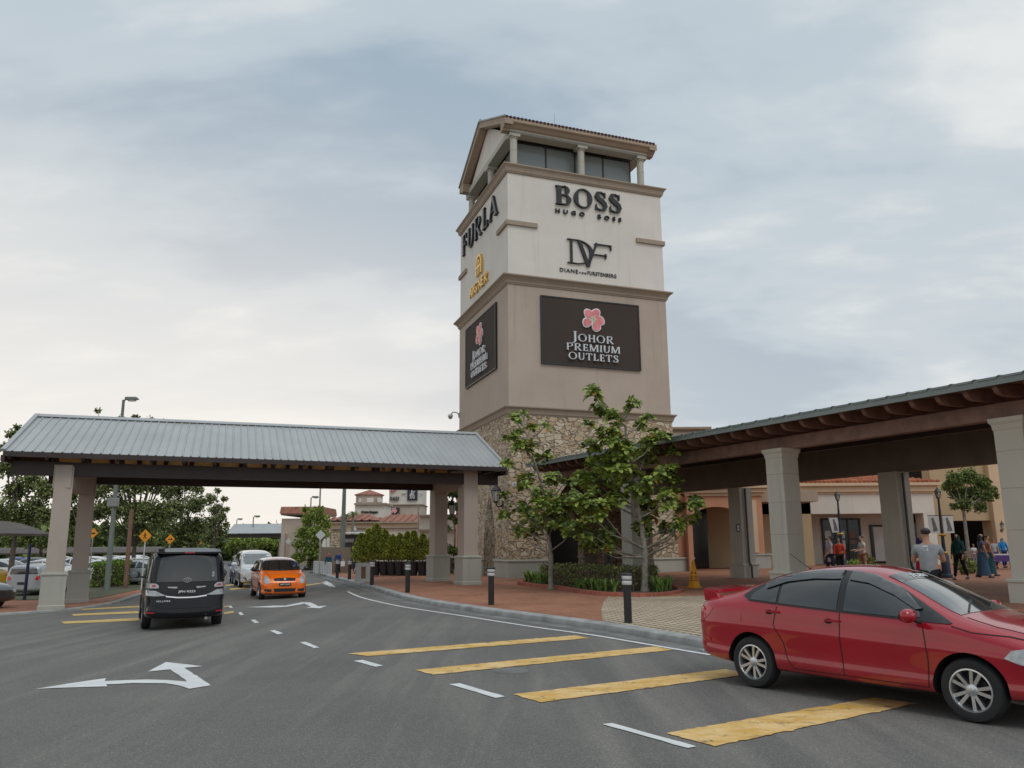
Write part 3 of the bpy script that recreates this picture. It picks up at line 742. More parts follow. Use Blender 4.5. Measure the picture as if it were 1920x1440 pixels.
def pane_row(axis, fixed, a0, a1, n, z0, z1, out_):
    for k in range(n):
        s0 = a0+(a1-a0)*k/n; s1 = a0+(a1-a0)*(k+1)/n; w_ = .05; mb = MB()
        def bx(p0, p1, q0, q1, d0, d1, mi=0):
            if axis == 'u': tbox(mb, p0, p1, fixed+d0, fixed+d1, q0, q1, mi)
            else: tbox(mb, fixed+d0, fixed+d1, p0, p1, q0, q1, mi)
        bx(s0+.002, s0+w_, z0, z1, 0, .08); bx(s1-w_, s1-.002, z0, z1, 0, .08); bx(s0+w_, s1-w_, z0, z0+w_, 0, .08); bx(s0+w_, s1-w_, z1-w_, z1, 0, .08)
        f_ = mb.build('window', M['frame_dark'], tower, world=True)
        mb = MB(); 
        def bx2(p0, p1, q0, q1, d0, d1):
            if axis == 'u': tbox(mb, p0, p1, fixed+d0, fixed+d1, q0, q1)
            else: tbox(mb, fixed+d0, fixed+d1, p0, p1, q0, q1)
        bx2(s0+w_, s1-w_, z0+w_, z1-w_, .03, .05); mb.build('pane', M['clear_pane'], f_, world=True)
def clear_glass():
    m = bpy.data.materials.new('clear_window_pane'); m.use_nodes = True; t, b = nodes_of(m)
    b.inputs['Base Color'].default_value = (.30, .33, .32, 1); b.inputs['Roughness'].default_value = .04; b.inputs['Specular IOR Level'].default_value = .8
    tr = t.nodes.new('ShaderNodeBsdfTransparent'); tr.inputs[0].default_value = (.75, .8, .8, 1)
    mx_ = t.nodes.new('ShaderNodeMixShader'); mx_.inputs[0].default_value = .42
    t.links.new(b.outputs[0], mx_.inputs[1]); t.links.new(tr.outputs[0], mx_.inputs[2]); t.links.new(mx_.outputs[0], t.nodes['Material Output'].inputs[0])
    return m
M['clear_pane'] = clear_glass()
zr0, zr1 = Z0+.06, ZE-.1
pane_row('u', rv0, ru0, ru1, 4, zr0, zr1, 0); pane_row('u', rv1, ru0, ru1, 4, zr0, zr1, 0)
pane_row('v', ru0, rv0+.09, rv1-.01, 4, zr0, zr1, 0); pane_row('v', ru1-.08, rv0+.09, rv1-.01, 4, zr0, zr1, 0)
# gable roof
OV = .12; ZR = 28.35; ZEV = 25.95
mb = MB()
u0, u1 = -OV-.02, TW-.18; va, vb, vc = -OV, TD/2, TD+OV-.35
th_ = .20
def slab(v_lo, v_hi, z_lo, z_hi, t_, mi=0): mb.hexa([T(u0, v_lo, z_lo-t_), T(u1, v_lo, z_lo-t_), T(u1, v_hi, z_hi-t_), T(u0, v_hi, z_hi-t_), T(u0, v_lo, z_lo), T(u1, v_lo, z_lo), T(u1, v_hi, z_hi), T(u0, v_hi, z_hi)], mi)
slab(va, vb, ZEV, ZR, th_); slab(vc, vb, ZEV, ZR, th_)
tr_ = mb.build('roof', M['soffit'], tower, world=True)
mb = MB()   # moulded eaves below the slab
for v_, sg in ((va, 1), (vc, -1)):
    mb = MB(); mb.prism([T(u0+.01, v_+sg*a, z) for a, z in ((0, ZEV-.205), (.02, ZE+.36), (.16, ZE+.30), (.30, ZE+.16), (.46, ZE+.10), (.50, ZE+.02), (.9, ZE+.02), (.9, ZEV-.0))], T(u1-.01, 0, 0)-T(u0+.01, 0, 0)); mb.build('eaves_moulding', M['soffit'], tr_, world=True)
# raking mouldings and gable triangle
for uu, sgn in ((u0, 1), (u1, -1)):
    for (v0_, v1_) in ((va, vb), (vc, vb)):
        zlo, zhi = ZEV, ZR
        def q(v, dz): f_ = (v-v0_)/(v1_-v0_); return zlo+(zhi-zlo)*f_+dz
        for k, (d0, dz0, dz1) in enumerate(((.0, -.205, -.40),)):
            a_, b_ = uu+sgn*d0+sgn*.001, uu+sgn*(.50)
            mb = MB(); mb.hexa([T(a_, v0_, q(v0_, dz1)), T(b_, v0_, q(v0_, dz1)), T(b_, v1_, q(v1_, dz1)), T(a_, v1_, q(v1_, dz1)), T(a_, v0_, q(v0_, dz0)), T(b_, v0_, q(v0_, dz0)), T(b_, v1_, q(v1_, dz0)), T(a_, v1_, q(v1_, dz0))]); mb.build('raking_cornice', M['soffit'], tr_, world=True)
for uu, sgn in ((.42, 1), (TW-.75, -1)):
    mb = MB(); mb.prism([T(uu, .55, ZE+.02), T(uu, TD-.65, ZE+.02), T(uu, TD/2, ZR-.30)], T(sgn*.2, 0, 0)-T(0, 0, 0)); mb.build('gable_wall', M['cream'], tower, world=True)
mb = MB()   # rows of barrel tiles
k = 0; u = u0+.10
while u < u1-.04:
    for (v0_, v1_) in ((va-.05, vb), (vc+.05, vb)):
        a_ = T(u, v0_, ZEV+.02-.02); b_ = T(u, v1_, ZR+.02)
        mb.tube([a_, b_], .078, 8)
    u += .235
mb.tube([T(u0, vb, ZR+.06), T(u1, vb, ZR+.06)], .14, 10)
mb.build('roof_tiles', M['tiles_dark'], tr_, world=True, smooth=True)
mb = MB(); mb.tube([T(u0-.03, va-.02, ZEV+.05), T(u0-.03, vb, ZR+.05)], .06, 8); mb.tube([T(u0-.03, vc+.02, ZEV+.05), T(u0-.03, vb, ZR+.05)], .06, 8)
mb.build('verge_tiles', M['grey_steel'], tr_, world=True, smooth=True)
mb = MB(); p = T(5.0, 4.8, ZR); mb.tube([p, p+Vector((0, 0, 1.5))], .012, 5); mb.build('lightning_rod', M['grey_steel'], tower, world=True)
# side wing of the tower on the right (salmon wall with plinth) and wall behind the tower
FR = lambda x, y, d: T(x, -d, y)           # right face frame: x along the face
FL = lambda x, y, d: T(-d, TD-x, y)        # left face frame seen from outside: x grows towards the corner
# ---- lettering on the faces: every sign is a thing
sg = thing('wall_sign', 'heavy black serif letters over spaced small capitals, topmost on the broad tower face', 'sign', tuple(T(5, -.05, 21)), TH)
L_, w_ = lay('BOSS', .215, .06, .06, .09)
put_letters(sg, 'letter', L_, w_, FR, 2.92, 7.22, 21.07, 22.22, .16, M['letter'], start=-.03)
put_text(sg, 'small_lettering', 'HUGO  BOSS', FR, 2.94, 7.20, 20.54, 20.80, .12, M['letter'], spacing=1.9, bold=.02, start=-.03, split=True)
sg = thing('wall_sign', 'interlaced thin black monogram with a line of small capitals beneath, lower on the cream wall', 'sign', tuple(T(5, -.05, 18)), TH)
mono = [rect(.06, .0, .115, 1)+rect(-.02, 0, .2, .03)+rect(-.02, .97, .3, 1)+rect(.1, 0, .3, .03)+arc(.22, .5, .46, .5, -90, 90, .10, .03, 26),
        rib([(.30, .97), (.54, -.06)], .085)+rib([(.54, -.06), (.76, .92)], .04),
        rib([(.76, .97), (.78, .86)], .04)+rect(.72, .90, 1.18, .935)+rect(1.145, .72, 1.175, .93)+rect(.70, .46, 1.05, .49)+rect(1.0, .35, 1.03, .56)]
put_letters(sg, 'letter', mono, 1.2, FR, 3.68, 6.52, 17.58, 19.05, .12, M['letter'], start=-.03)
put_text(sg, 'small_lettering', 'DIANE', FR, 3.16, 4.30, 17.02, 17.24, .05, M['letter'], spacing=1.15, bold=.0, start=-.03, split=True)
put_text(sg, 'small_lettering', 'VON', FR, 4.38, 4.82, 17.03, 17.14, .05, M['letter'], spacing=1.5, bold=.0, start=-.03, split=True)
put_text(sg, 'small_lettering', 'FURSTENBERG', FR, 4.90, 6.76, 17.02, 17.24, .05, M['letter'], spacing=1.12, bold=.0, start=-.03, split=True)
sg = thing('wall_sign', 'large dark serif letters along the top of the narrow left face of the tower', 'sign', tuple(T(-.05, 5, 21)), TH)
L_, w_ = lay('FURLA', .145, .045, .045, .14)
put_letters(sg, 'letter', L_, w_, FL, TD-9.35, TD-1.62, 20.78, 22.15, .15, M['letter'], start=-.03)
sg = thing('wall_sign', 'gold looped letter emblem over gold capitals on the left face of the tower', 'sign', tuple(T(-.05, 6, 18)), TH)
em = [rib([(.12, 0), (.10, .6), (.22, .9), (.5, 1.0), (.78, .9), (.90, .6), (.88, 0)], .14)+rib([(.36, 0), (.36, .62), (.5, .78), (.64, .62), (.64, 0)], .10)+rect(.1, .36, .9, .46)]
put_letters(sg, 'emblem', em, 1.0, FL, TD-6.05, TD-4.75, 18.25, 19.5, .16, M['gold'], start=-.03)
L_, w_ = lay('AIGNER', .14, .12, 0, .12)
put_letters(sg, 'letter', L_, w_, FL, TD-7.55, TD-3.55, 17.30, 17.92, .14, M['gold'], start=-.03)
def flower(parent, fr, cx, cz, r):
    angs = [131, 64, -3, -64, 207]; k = 0
    for nm, m_, gr, d0, d1 in (('petal_rim', M['white'], 1.0, .06, .13), ('petal', M['pink'], .80, .131, .16)):
        mb = MB()
        for j, a in enumerate(angs):
            a = math.radians(a); c = Vector((math.cos(a), math.sin(a)))*r*.62; s_ = Vector((-math.sin(a), math.cos(a)))
            P = []
            for q in range(22):
                b_ = 2*PI*q/22; rr = r*.45*gr*(1+.06*math.cos(3*b_+j))
                v_ = c+Vector((math.cos(a), math.sin(a)))*math.cos(b_)*rr*1.05+s_*math.sin(b_)*rr*.93
                P.append(fr(cx+v_.x, cz+v_.y, d0+.001*j))
            mb.prism(P, fr(0, 0, d1-d0)-fr(0, 0, 0))
        if nm == 'petal_rim':
            mb.prism([fr(cx+r*.35*math.cos(q*PI/8), cz+r*.35*math.sin(q*PI/8), d0) for q in range(16)], fr(0, 0, .05)-fr(0, 0, 0))
        mb.build(nm, m_, parent, world=True)
    mb = MB()
    for j, a in enumerate(angs):
        for da in (-.22, 0, .22):
            a_ = math.radians(a)+da; p0 = Vector((math.cos(a_), math.sin(a_)))*r*.08; p1 = Vector((math.cos(a_), math.sin(a_)))*r*(.5 if da == 0 else .36)
            for q in rib([p0, p1], [r*.06, r*.012]): mb.prism([fr(cx+v.x, cz+v.y, .166+.0005*j) for v in q], fr(0, 0, .012)-fr(0, 0, 0))
    mb.build('stamen', M['cream_logo'], parent, world=True)
M['cream_logo'] = mat('cream_enamel', (.75, .6, .42), .5, var=.1)
def outlet_board(label, fr, x0, x1, z0, z1, scale=1.0, hx=1.0):
    b = thing('sign_board', label, 'sign', tuple(fr((x0+x1)/2, z0, 0)), TH)
    mb = MB(); pr_ = [fr(x0, z0, .0), fr(x1, z0, .0), fr(x1, z1, .0), fr(x0, z1, .0)]
    mb.prism(pr_, fr(0, 0, .10)-fr(0, 0, 0)); mb.build('panel', M['board'], b, world=True)
    mb = MB(); w = .07
    for (a0, a1, c0, c1) in ((x0-w, x1+w, z1, z1+w), (x0-w, x1+w, z0-w, z0), (x0-w, x0, z0, z1), (x1, x1+w, z0, z1)):
        mb.prism([fr(a0, c0, 0), fr(a1, c0, 0), fr(a1, c1, 0), fr(a0, c1, 0)], fr(0, 0, .13)-fr(0, 0, 0))
    mb.build('frame', M['frame_dark'], b, world=True)
    cx = (x0+x1)/2+.05
    f2 = lambda x, y, d: fr(x, y, d+.05)
    flower(b, f2, cx+.03, 14.30, .68)
    for txt, sm, hw, zb, h in (('JOHOR', .76, 1.28, 12.96, .56), ('PREMIUM', None, 1.68, 12.42, .40), ('OUTLETS', None, 1.56, 11.90, .40)):
        L_, w_ = lay(txt, .14, .07, .045, .10, sm)
        hw_ = hw
        put_letters(b, 'letter', L_, w_, f2, cx-hw_, cx+hw_, zb, zb+h, .11, M['silver_letter'], start=.06)
    return b
outlet_board('dark brown board with pink flower and silver letters on the broad right tower face', FR, 1.98, 8.04, 11.61, 15.39)
outlet_board('brown flower board seen at a steep angle on the narrow left tower face', FL, TD-8.25, TD-2.0, 11.61, 15.38)
# streaks of weathering are in the board material; wall camera and lanterns
cc = thing('security_camera', 'small white dome camera on a curved bracket at the left tower edge', 'camera', tuple(T(-.02, TD-.1, 9.9)), TH)
mb = MB(); p0 = T(-.02, TD-.05, 10.15)
pts = [p0+(-TB*0)+Vector(q) for q in ((0, 0, 0), (-.18, 0, .18), (-.42, 0, .20), (-.58, 0, .02))]
mb.tube(pts, .035, 8); mb.box(p0, (.05, .3, .3), TH); mb.build('bracket', M['grey_steel'], cc, world=True, smooth=True)
mb = MB(); mb.lathe([(.05, .14), (.16, .12), (.17, 0), (.16, -.02)], pts[-1]-Vector((0, 0, .10)), 16); mb.build('housing', M['white'], cc, world=True, smooth=True)
mb = MB(); mb.lathe([(.14, 0), (.13, -.08), (.08, -.14), (0.001, -.16)], pts[-1]-Vector((0, 0, .12)), 16); mb.build('dome', M['grey_steel'], cc, world=True, smooth=True)
def lantern(name, label, base, arm, sc=1.0, bracket=True):
    """base: wall point, arm: vector to lantern axis"""
    l = thing(name, label, 'lantern', tuple(base))
    c = base+arm; mb = MB()
    if bracket:
        mb.tube([base, base+arm*.4-Vector((0, 0, .10*sc)), base+arm*.8-Vector((0, 0, .12*sc)), c-Vector((0, 0, .02))], .022*sc, 6)
        mb.box(base, (.04, .10*sc, .22*sc), math.atan2(arm.y, arm.x)); mb.tube([base-Vector((0, 0, .15*sc)), base+arm*.35-Vector((0, 0, .08*sc))], .016*sc, 5)
    mb.lathe([(.03*sc, 0), (.09*sc, .04*sc), (.10*sc, .07*sc)], c, 6)
    for k in range(6):
        a = 2*PI*k/6; mb.tube([c+Vector((.10*sc*math.cos(a), .10*sc*math.sin(a), .07*sc)), c+Vector((.165*sc*math.cos(a), .165*sc*math.sin(a), .46*sc))], .011*sc, 4)
    mb.lathe([(.20*sc, .46*sc), (.19*sc, .49*sc), (.12*sc, .58*sc), (.05*sc, .66*sc), (.03*sc, .70*sc), (.035*sc, .74*sc), (0.001, .80*sc)], c, 6)
    mb.build('lantern_frame', M['black'], l, world=True)
    mb = MB(); mb.lathe([(.09*sc, .075*sc), (.155*sc, .45*sc)], c, 6); mb.build('lamp_glass', M['lamp_pane'], l, world=True)
    return l
lantern('wall_lantern', 'black six sided lantern on a scrolled bracket beside the pointed arch at the tower corner', T(-.06, .9, 3.95), Vector((-.36, -.5, .0)), 1.45)
for px, py in ((964.5, 908.5), (970.5, 909)):
    p = D(px, py, 41.9); e = thing('emergency_light', 'small white square floodlight on the stone at the tower corner, '+('left one of the pair' if px < 967 else 'right one of the pair'), 'light', tuple(p), TH, 'twin floodlights on the stone corner')
    mb = MB(); mb.box(p, (.17, .16, .24), TH); mb.build('lamp_body', M['white'], e, world=True, bevel=.02)
    mb = MB(); mb.box(p-Vector((0, .085, 0)), (.13, .02, .18), TH); mb.build('lens', M['lamp_glass'], e, world=True)
# wing wall right of the tower: salmon wall, plinth
wing = thing('wing_wall', 'salmon painted end wall joined to the right of the stone tower base', 'wall', tuple(T(10.8, .4, 0)), TH)
mb = MB(); tbox(mb, TW+E_+.01, 10.85, .05, 8, 0, 7.4); mb.build('wall', M['salmon'], wing, world=True)
sal = thing('partition_wall', 'orange salmon wall seen through the big arch of the tower', 'wall', tuple(T(2.6, TD+3, 0)), TH)
mb = MB(); tbox(mb, 1.0, 4.6, TD+4.0, TD+4.4, 0, 5.2); mb.build('wall', M['salmon'], sal, world=True)
# ---------------------------------------------------------------- gable canopy over the road (left)
CFL, CBL, CFR, CBR = [Vector((D(px, 1000, Y_).x, Y_, 0)) for px, Y_ in ((110, 28.5), (156, 32.3), (877, 36.0), (822, 39.6))]
gc = thing('covered_walkway', 'long grey metal gable roof on four pinkish columns spanning the road left of the tower', 'canopy', (-9.5, 33, 0))
def square_col(parent, c, ax, w, ztop, mshaft, mbase, wb=1.28, zped=.95, z0=0.0, joints=(), cap=False, taper=0):
    """square pier: ax = direction of one side"""
    ax = Vector((ax[0], ax[1], 0)).normalized(); ay = Vector((-ax.y, ax.x, 0))
    fr = lambda u, v, z: Vector((c[0], c[1], 0))+ax*u+ay*v+Vector((0, 0, z))
    h = w/2; mb = MB()
    prof = [(0, z0+zped-.02)]
    for j in joints: prof += [(0, j-.012), (-.012, j-.010), (-.012, j+.010), (0, j+.012)]
    if cap: prof += [(0, ztop-.30), (.015, ztop-.28), (.03, ztop-.16), (.07, ztop-.10), (.08, ztop)]
    else: prof += [(0, ztop)]
    prof += [(-h+.01, ztop)]
    ring(mb, prof, -h, h, -h, h, fr=fr)
    mb.build('shaft', mshaft, parent, world=True)
    hb = w*wb/2; mb = MB()
    ring(mb, [(.03, z0-.05), (.03, z0+.12), (0, z0+.15), (0, z0+zped-.10), (.03, z0+zped-.08), (.035, z0+zped-.03), (.01, z0+zped), (-(hb-h)-.005, z0+zped+.02)], -hb, hb, -hb, hb, fr=fr)
    mb.build('pedestal', mbase, parent, world=True)
axc = (CFR-CFL).normalized()
def zz0(p): return gz(p.x)+(.055 if p.x < -10 else PAVE_Z)
ctop = {0: 4.62, 1: 4.66, 2: 5.06, 3: 5.1}
for i, p in enumerate((CFL, CBL, CFR, CBR)):
    col_ = thing('canopy_column', ['x']*0 or ['nearest column of the road canopy, pinkish shaft on a grey pedestal at the left kerb', 'farther left column of the road canopy, beside the clipped hedge',
                'front column of the road canopy nearest the stone tower', 'rear right column of the road canopy, standing before the potted shrubs'][i], 'column', (p.x, p.y, 0), 0, 'columns carrying the road canopy') if False else gc
    square_col(gc, p, axc, .58 if i < 2 else .66, ctop[i], M['column_pink'], M['plinth'], 1.32, 1.22, zz0(p))
# cross beams over the column pairs (rendered)
for a_, b_, z in ((CFL, CBL, 4.62), (CFR, CBR, 5.06)):
    mb = MB(); d = (b_-a_).normalized(); mb.beam(a_-d*.28+Vector((0, 0, z+.02-.36)), b_+d*.28+Vector((0, 0, z+.02-.36)), .575 if z < 5 else .655, .80); mb.build('cross_beam', M['column_pink'], gc, world=True)
EL = D(6, 845, 26.9); ER = D(950, 876, 35.7)
RL = D(70, 779, 29.7); RR = D(891, 813, 38.3)
BL = EL+(Vector((RL.x, RL.y, 0))-Vector((EL.x, EL.y, 0)))*2; BR = ER+(Vector((RR.x, RR.y, 0))-Vector((ER.x, ER.y, 0)))*2
BL.z = EL.z; BR.z = ER.z
def ribbed(name, A_, B_, C_, D_, n, h, mat_, parent, th_=.02):
    """A,B eave ends; D,C ridge ends (A->D one verge, B->C other): trapezoidal ribs running up the slope"""
    mb = MB(); nrm = (B_-A_).cross(D_-A_).normalized()
    if nrm.z < 0: nrm = -nrm
    prof = []
    for k in range(n):
        for f_, hh in ((0, 0), (.74, 0), (.80, h), (.92, h), (.98, 0)): prof.append(((k+f_)/n, hh))
    prof.append((1, 0)); vs = []; m_ = len(prof)
    for f_, hh in prof: vs += [A_.lerp(B_, f_)+nrm*hh, D_.lerp(C_, f_)+nrm*hh]
    vs += [v-nrm*th_ for v in vs[:]]
    N_ = 2*m_
    fs = [(2*i, 2*i+2, 2*i+3, 2*i+1) for i in range(m_-1)]+[(N_+2*i, N_+2*i+1, N_+2*i+3, N_+2*i+2) for i in range(m_-1)]
    fs += [(2*i, N_+2*i, N_+2*i+2, 2*i+2) for i in range(m_-1)]+[(2*i+1, 2*i+3, N_+2*i+3, N_+2*i+1) for i in range(m_-1)]
    fs += [(0, 1, N_+1, N_), (N_-2, 2*N_-2, 2*N_-1, N_-1)]
    mb.add(vs, fs); return mb.build(name, mat_, parent, world=True)
rf = ribbed('roof_sheet', EL, ER, RR, RL, 64, .030, M['sheet'], gc); ribbed('roof_sheet', BL, BR, RR, RL, 64, .038, M['sheet'], gc)
mb = MB(); up = Vector((0, 0, 1))
for a_, b_ in ((RL, RR),):
    dn1 = (EL-RL).normalized(); dn2 = (BL-RL).normalized()
    for d_ in (dn1, dn2): mb.hexa([a_+up*.05, b_+up*.05, b_+up*.0+d_*.22+up*.05, a_+up*.0+d_*.22+up*.05, a_+up*.075, b_+up*.075, b_+d_*.22+up*.07, a_+d_*.22+up*.07])
mb.build('ridge_cap', M['sheet'], rf, world=True)
mb = MB()
for e_, r_ in ((EL, RL), (BL, RL), (ER, RR), (BR, RR)): mb.beam(e_+up*.02, r_+up*.03, .16, .10)
mb.build('verge_flashing', M['sheet'], rf, world=True)
def down(p, d): return p-up*d
mb = MB(); mb.beam(down(EL, .10), down(ER, .10), .06, .17); mb.beam(down(BL, .10), down(BR, .10), .06, .17)
mb.build('gutter', M['brown'], gc, world=True)
# boarded underside, inner beams, posts between beams
aL, aR = EL+(RL-EL)*.04, ER+(RR-ER)*.04
mb = MB()
for E1, E2, R1, R2_ in ((EL, ER, RL, RR), (BL, BR, RL, RR)):
    q = [E1.lerp(R1, .03), E2.lerp(R2_, .03), R2_.lerp(E2, .01), R1.lerp(E1, .01)]
    mb.hexa([down(p, .14) for p in q]+[down(p, .10) for p in q])
mb.build('ceiling', M['amber'], gc, world=True)
nb = 17
inner = [(EL.lerp(RL, .30), ER.lerp(RR, .30)), (BL.lerp(RL, .30), BR.lerp(RR, .30))]
for A0, B0 in inner:
    A1 = Vector((A0.x, A0.y, EL.z-.50)); B1 = Vector((B0.x, B0.y, ER.z-.50)); mb = MB(); mb.beam(A1, B1, .22, .48); mb.build('long_beam', M['brown'], gc, world=True)
for k in range(nb+1):
    f_ = k/nb
    for E1, E2, R1, R2_ in ((EL, ER, RL, RR), (BL, BR, RL, RR)):
        e_ = E1.lerp(E2, f_*.98+.01); r_ = R1.lerp(R2_, f_*.98+.01); mb = MB(); mb.beam(down(e_, .22), down(r_, .22), .10, .14); 
        i_ = e_.lerp(r_, .30); mb.beam(Vector((i_.x, i_.y, e_.z-.31)), Vector((i_.x, i_.y, i_.z-.1)), .14, .14)
        mb.build('rafter', M['brown'], gc, world=True)
for (E1, R1) in ((EL, RL), (ER, RR)):
    mb = MB(); B1 = BL if E1 is EL else BR
    mb.prism([down(E1.lerp(R1, .04), .2), down(B1.lerp(R1, .04), .2), down(R1, .2)], axc*(.06 if E1 is EL else -.06)); mb.build('gable_panel', M['brown'], gc, world=True)
    mb = MB(); mb.beam(down(E1, .24), down(B1, .24), .12, .2); mb.build('tie_beam', M['brown'], gc, world=True)
fl = thing('flood_light', 'small white floodlight fixed at the head of the near left canopy column', 'light', tuple(CFL+Vector((-.35, -.1, 4.4))), .4)
mb = MB(); mb.box((0, 0, 0), (.26, .16, .14)); mb.build('lamp_body', M['white'], fl, bevel=.02); mb = MB(); mb.box((0, -.085, 0), (.22, .01, .11)); mb.build('lens', M['lamp_glass'], fl)

# ---------------------------------------------------------------- timber canopy along the pavement (right)
P1, P2, P3 = Vector((4.93, 33.4, 0)), Vector((8.72, 26.0, 0)), Vector((12.4, 19.6, 0))
ud = (P1-P3).normalized(); P4 = P3-ud*7.6; wd_ = Vector((-ud.y, ud.x, 0)); wd_ = -wd_ if wd_.x < 0 else wd_
P0 = P1+ud*6.2
M['rear_beam'] = mat('dark_grey_beam', (.18, .145, .12), .8)
rc = thing('covered_walkway', 'long dark timber canopy with scrolled rafter ends on tall cream piers, right side', 'canopy', (9, 27, 0))
CT = 4.77
WR = [5.55, 5.5, 5.7, 5.7]
for i, p in enumerate((P1, P2, P3, P4)):
    square_col(rc, p, ud, .70, CT, M['column'], M['column'], 1.22, .80, PAVE_Z, joints=(2.05, 3.05, 3.95), cap=True)
    q = p+wd_*(5.95 if i == 0 else 5.45)
    square_col(rc, q, ud, .72, CT-.55, M['column'], M['column'], 1.2, .80, PAVE_Z, joints=(2.05, 3.05, 3.95))
    dpz = q-ud*.44+wd_*(-.1); mb = MB(); mb.tube([dpz+up*(CT-.6), dpz+up*1.0, dpz-ud*.12+up*.8, dpz-ud*.12+up*.14], .045, 8); mb.build('downpipe', M['frame_dark'], rc, world=True, smooth=True)
# main beams
S_, E2_ = P4-ud*1.2, P1+ud*6.4
mb = MB(); mb.beam(S_+up*(CT+.20), E2_+up*(CT+.20), .34, .40); mb.build('front_beam', M['brown_mid'], rc, world=True)
mb = MB(); o_ = wd_*5.45; mb.beam(S_+o_+up*(CT+.13), E2_+o_+up*(CT+.13), .5, 1.36); mb.build('rear_beam', M['rear_beam'], rc, world=True)
mb = MB(); o_ = wd_*2.7; mb.beam(S_+o_+up*(CT+.35), E2_+o_+up*(CT+.35), .16, .30); mb.build('middle_beam', M['brown'], rc, world=True)
# rafters with scrolled ends
ov = 1.25
nR = 42; LR = (E2_-S_).length
for k in range(nR):
    c = S_+ud*(.35+(LR-.7)*k/(nR-1))
    # profile in the plane (across, up): starts beyond the rear beam, ends in a quarter round
    z0_, z1_ = CT+.46, CT+.74; sl_ = .035
    prf = [(6.6, z0_+.2)]
    prf += [(-.75, z0_-.02), (-.98, z0_+.0), (-1.10, z0_+.06), (-1.17, z0_+.15), (-1.19, z1_-.02), (6.6, z1_+.22)]
    mb = MB(); mb.prism([c+wd_*a+up*z for a, z in prf], ud*.13); mb.build('rafter', M['brown_mid'], rc, world=True)
mb = MB(); A0 = S_-wd_*1.38; A1 = E2_-wd_*1.38
mb.beam(A0+up*(CT+.74), A1+up*(CT+.74), .05, .20); mb.build('fascia', M['sheet_green'], rc, world=True)
zA = CT+.80
ribbed('roof_sheet', A0+up*zA-wd_*.05, A1+up*zA-wd_*.05, A1+wd_*8.6+up*(zA+.55), A0+wd_*8.6+up*(zA+.55), 52, .05, M['sheet_green'], rc)
mb = MB(); mb.hexa([A0+up*(zA-.09), A1+up*(zA-.09), A1+wd_*8.4+up*(zA+.34), A0+wd_*8.4+up*(zA+.34), A0+up*(zA-.05), A1+up*(zA-.05), A1+wd_*8.4+up*(zA+.38), A0+wd_*8.4+up*(zA+.38)])
mb.build('ceiling', M['brown_mid'], rc, world=True)
lp = P1+wd_*5.45-ud*.41
sgn_ = thing('notice_plate', 'tiny dark notice plate on the shaded face of a rear canopy pier', 'sign', tuple(lp+up*2.45), math.atan2(wd_.y, wd_.x))
mb = MB(); mb.box((-.12, 0, 0), (.17, .03, .34)); mb.build('plate', M['frame_dark'], sgn_); mb = MB(); mb.box((-.12, -.018, .06), (.09, .006, .08)); mb.box((-.12, -.018, -.07), (.09, .006, .08)); mb.build('print', M['offwhite'], sgn_)
# ---------------------------------------------------------------- bollards, cone, board, barrier, signs, lamps, poles
def bollard(p, label):
    b = thing('bollard', label, 'bollard', tuple(p), 0, 'black bollards along the kerb')
    mb = MB(); mb.lathe([(.085, 0), (.085, .80)], (0, 0, 0), 20); mb.lathe([(.10, 0), (.10, .012), (.086, .02)], (0, 0, 0), 20); mb.build('post', M['black'], b, smooth=True)
    for z in (.815, .925):
        mb = MB(); mb.lathe([(.080, z-.015), (.105, z-.005), (.112, z+.04), (.108, z+.075), (.08, z+.08)], (0, 0, 0), 20); mb.build('silver_band', M['chrome_band'], b, smooth=True, ang=30)
    mb = MB(); mb.lathe([(.082, .88), (.082, .93)], (0, 0, 0), 20); mb.lathe([(.082, .99), (.12, 1.0), (.125, 1.03), (.10, 1.055), (.001, 1.065)], (0, 0, 0), 20); mb.build('cap', M['black'], b, smooth=True, ang=30)
    return b
M['chrome_band'] = mat('brushed_steel_band', (.62, .64, .66), .32, metal=.55, var=.06)
for px, py, lb in ((1178, 1168, 'black bollard with two silver bands on the pale paving, nearest the red car'), (921, 1134, 'black bollard on red brick paving in front of the tower corner'),
                   (764, 1111, 'black bollard between the canopy column and the curved kerb'), (697, 1098, 'black bollard just right of the leaning notice board'),
                   (655, 1087, 'black bollard left of the leaning notice board'), (664, 1076, 'small black bollard by the first potted shrub'), (632, 1084, 'black bollard in front of the two pedestrians near the white barrier')):
    p = GP(px, py); bollard(p, lb)
def cone(p, rz):
    c = thing('wet_floor_sign', 'yellow tapered wet floor caution sign standing beside the stone plinth', 'caution sign', tuple(p), rz)
    mb = MB(); h = .98; ws, wt = .26, .055
    pr_ = [(ws, 0), (ws*.97, .05), (ws*.78, .07), (wt, h-.03), (wt*.7, h), (.001, h+.005)]
    mb.lathe(pr_, (0, 0, 0), 4, M=Matrix.Rotation(PI/4, 3, 'Z')); mb.box((0, 0, .02), (.40, .40, .04)); mb.build('body', M['cone'], c)
    for a in range(4):
        Mr = Matrix.Rotation(a*PI/2, 3, 'Z'); mb = MB()
        for z, w in ((.33, .16), (.40, .14), (.26, .18)):
            rr = (ws*.78-(ws*.78-wt)*(z-.07)/(h-.1))*.7071+.006
            mb.add([Mr @ Vector(q) for q in ((-w/2, -rr-.004, z-.015), (w/2, -rr-.004, z-.015), (w/2, -rr+.004, z+.02), (-w/2, -rr+.004, z+.02))], [(0, 1, 2, 3)])
        zt = .58; rr = (ws*.78-(ws*.78-wt)*(zt-.07)/(h-.1))*.7071
        mb.add([Mr @ Vector(q) for q in ((-.05, -rr-.022, .50), (.05, -rr-.022, .50), (0, -rr+.010, .62))], [(0, 1, 2)])
        mb.build('warning_print', M['cone_print'], c)
M['cone_print'] = mat('dark_orange_print', (.28, .07, .01), .6)
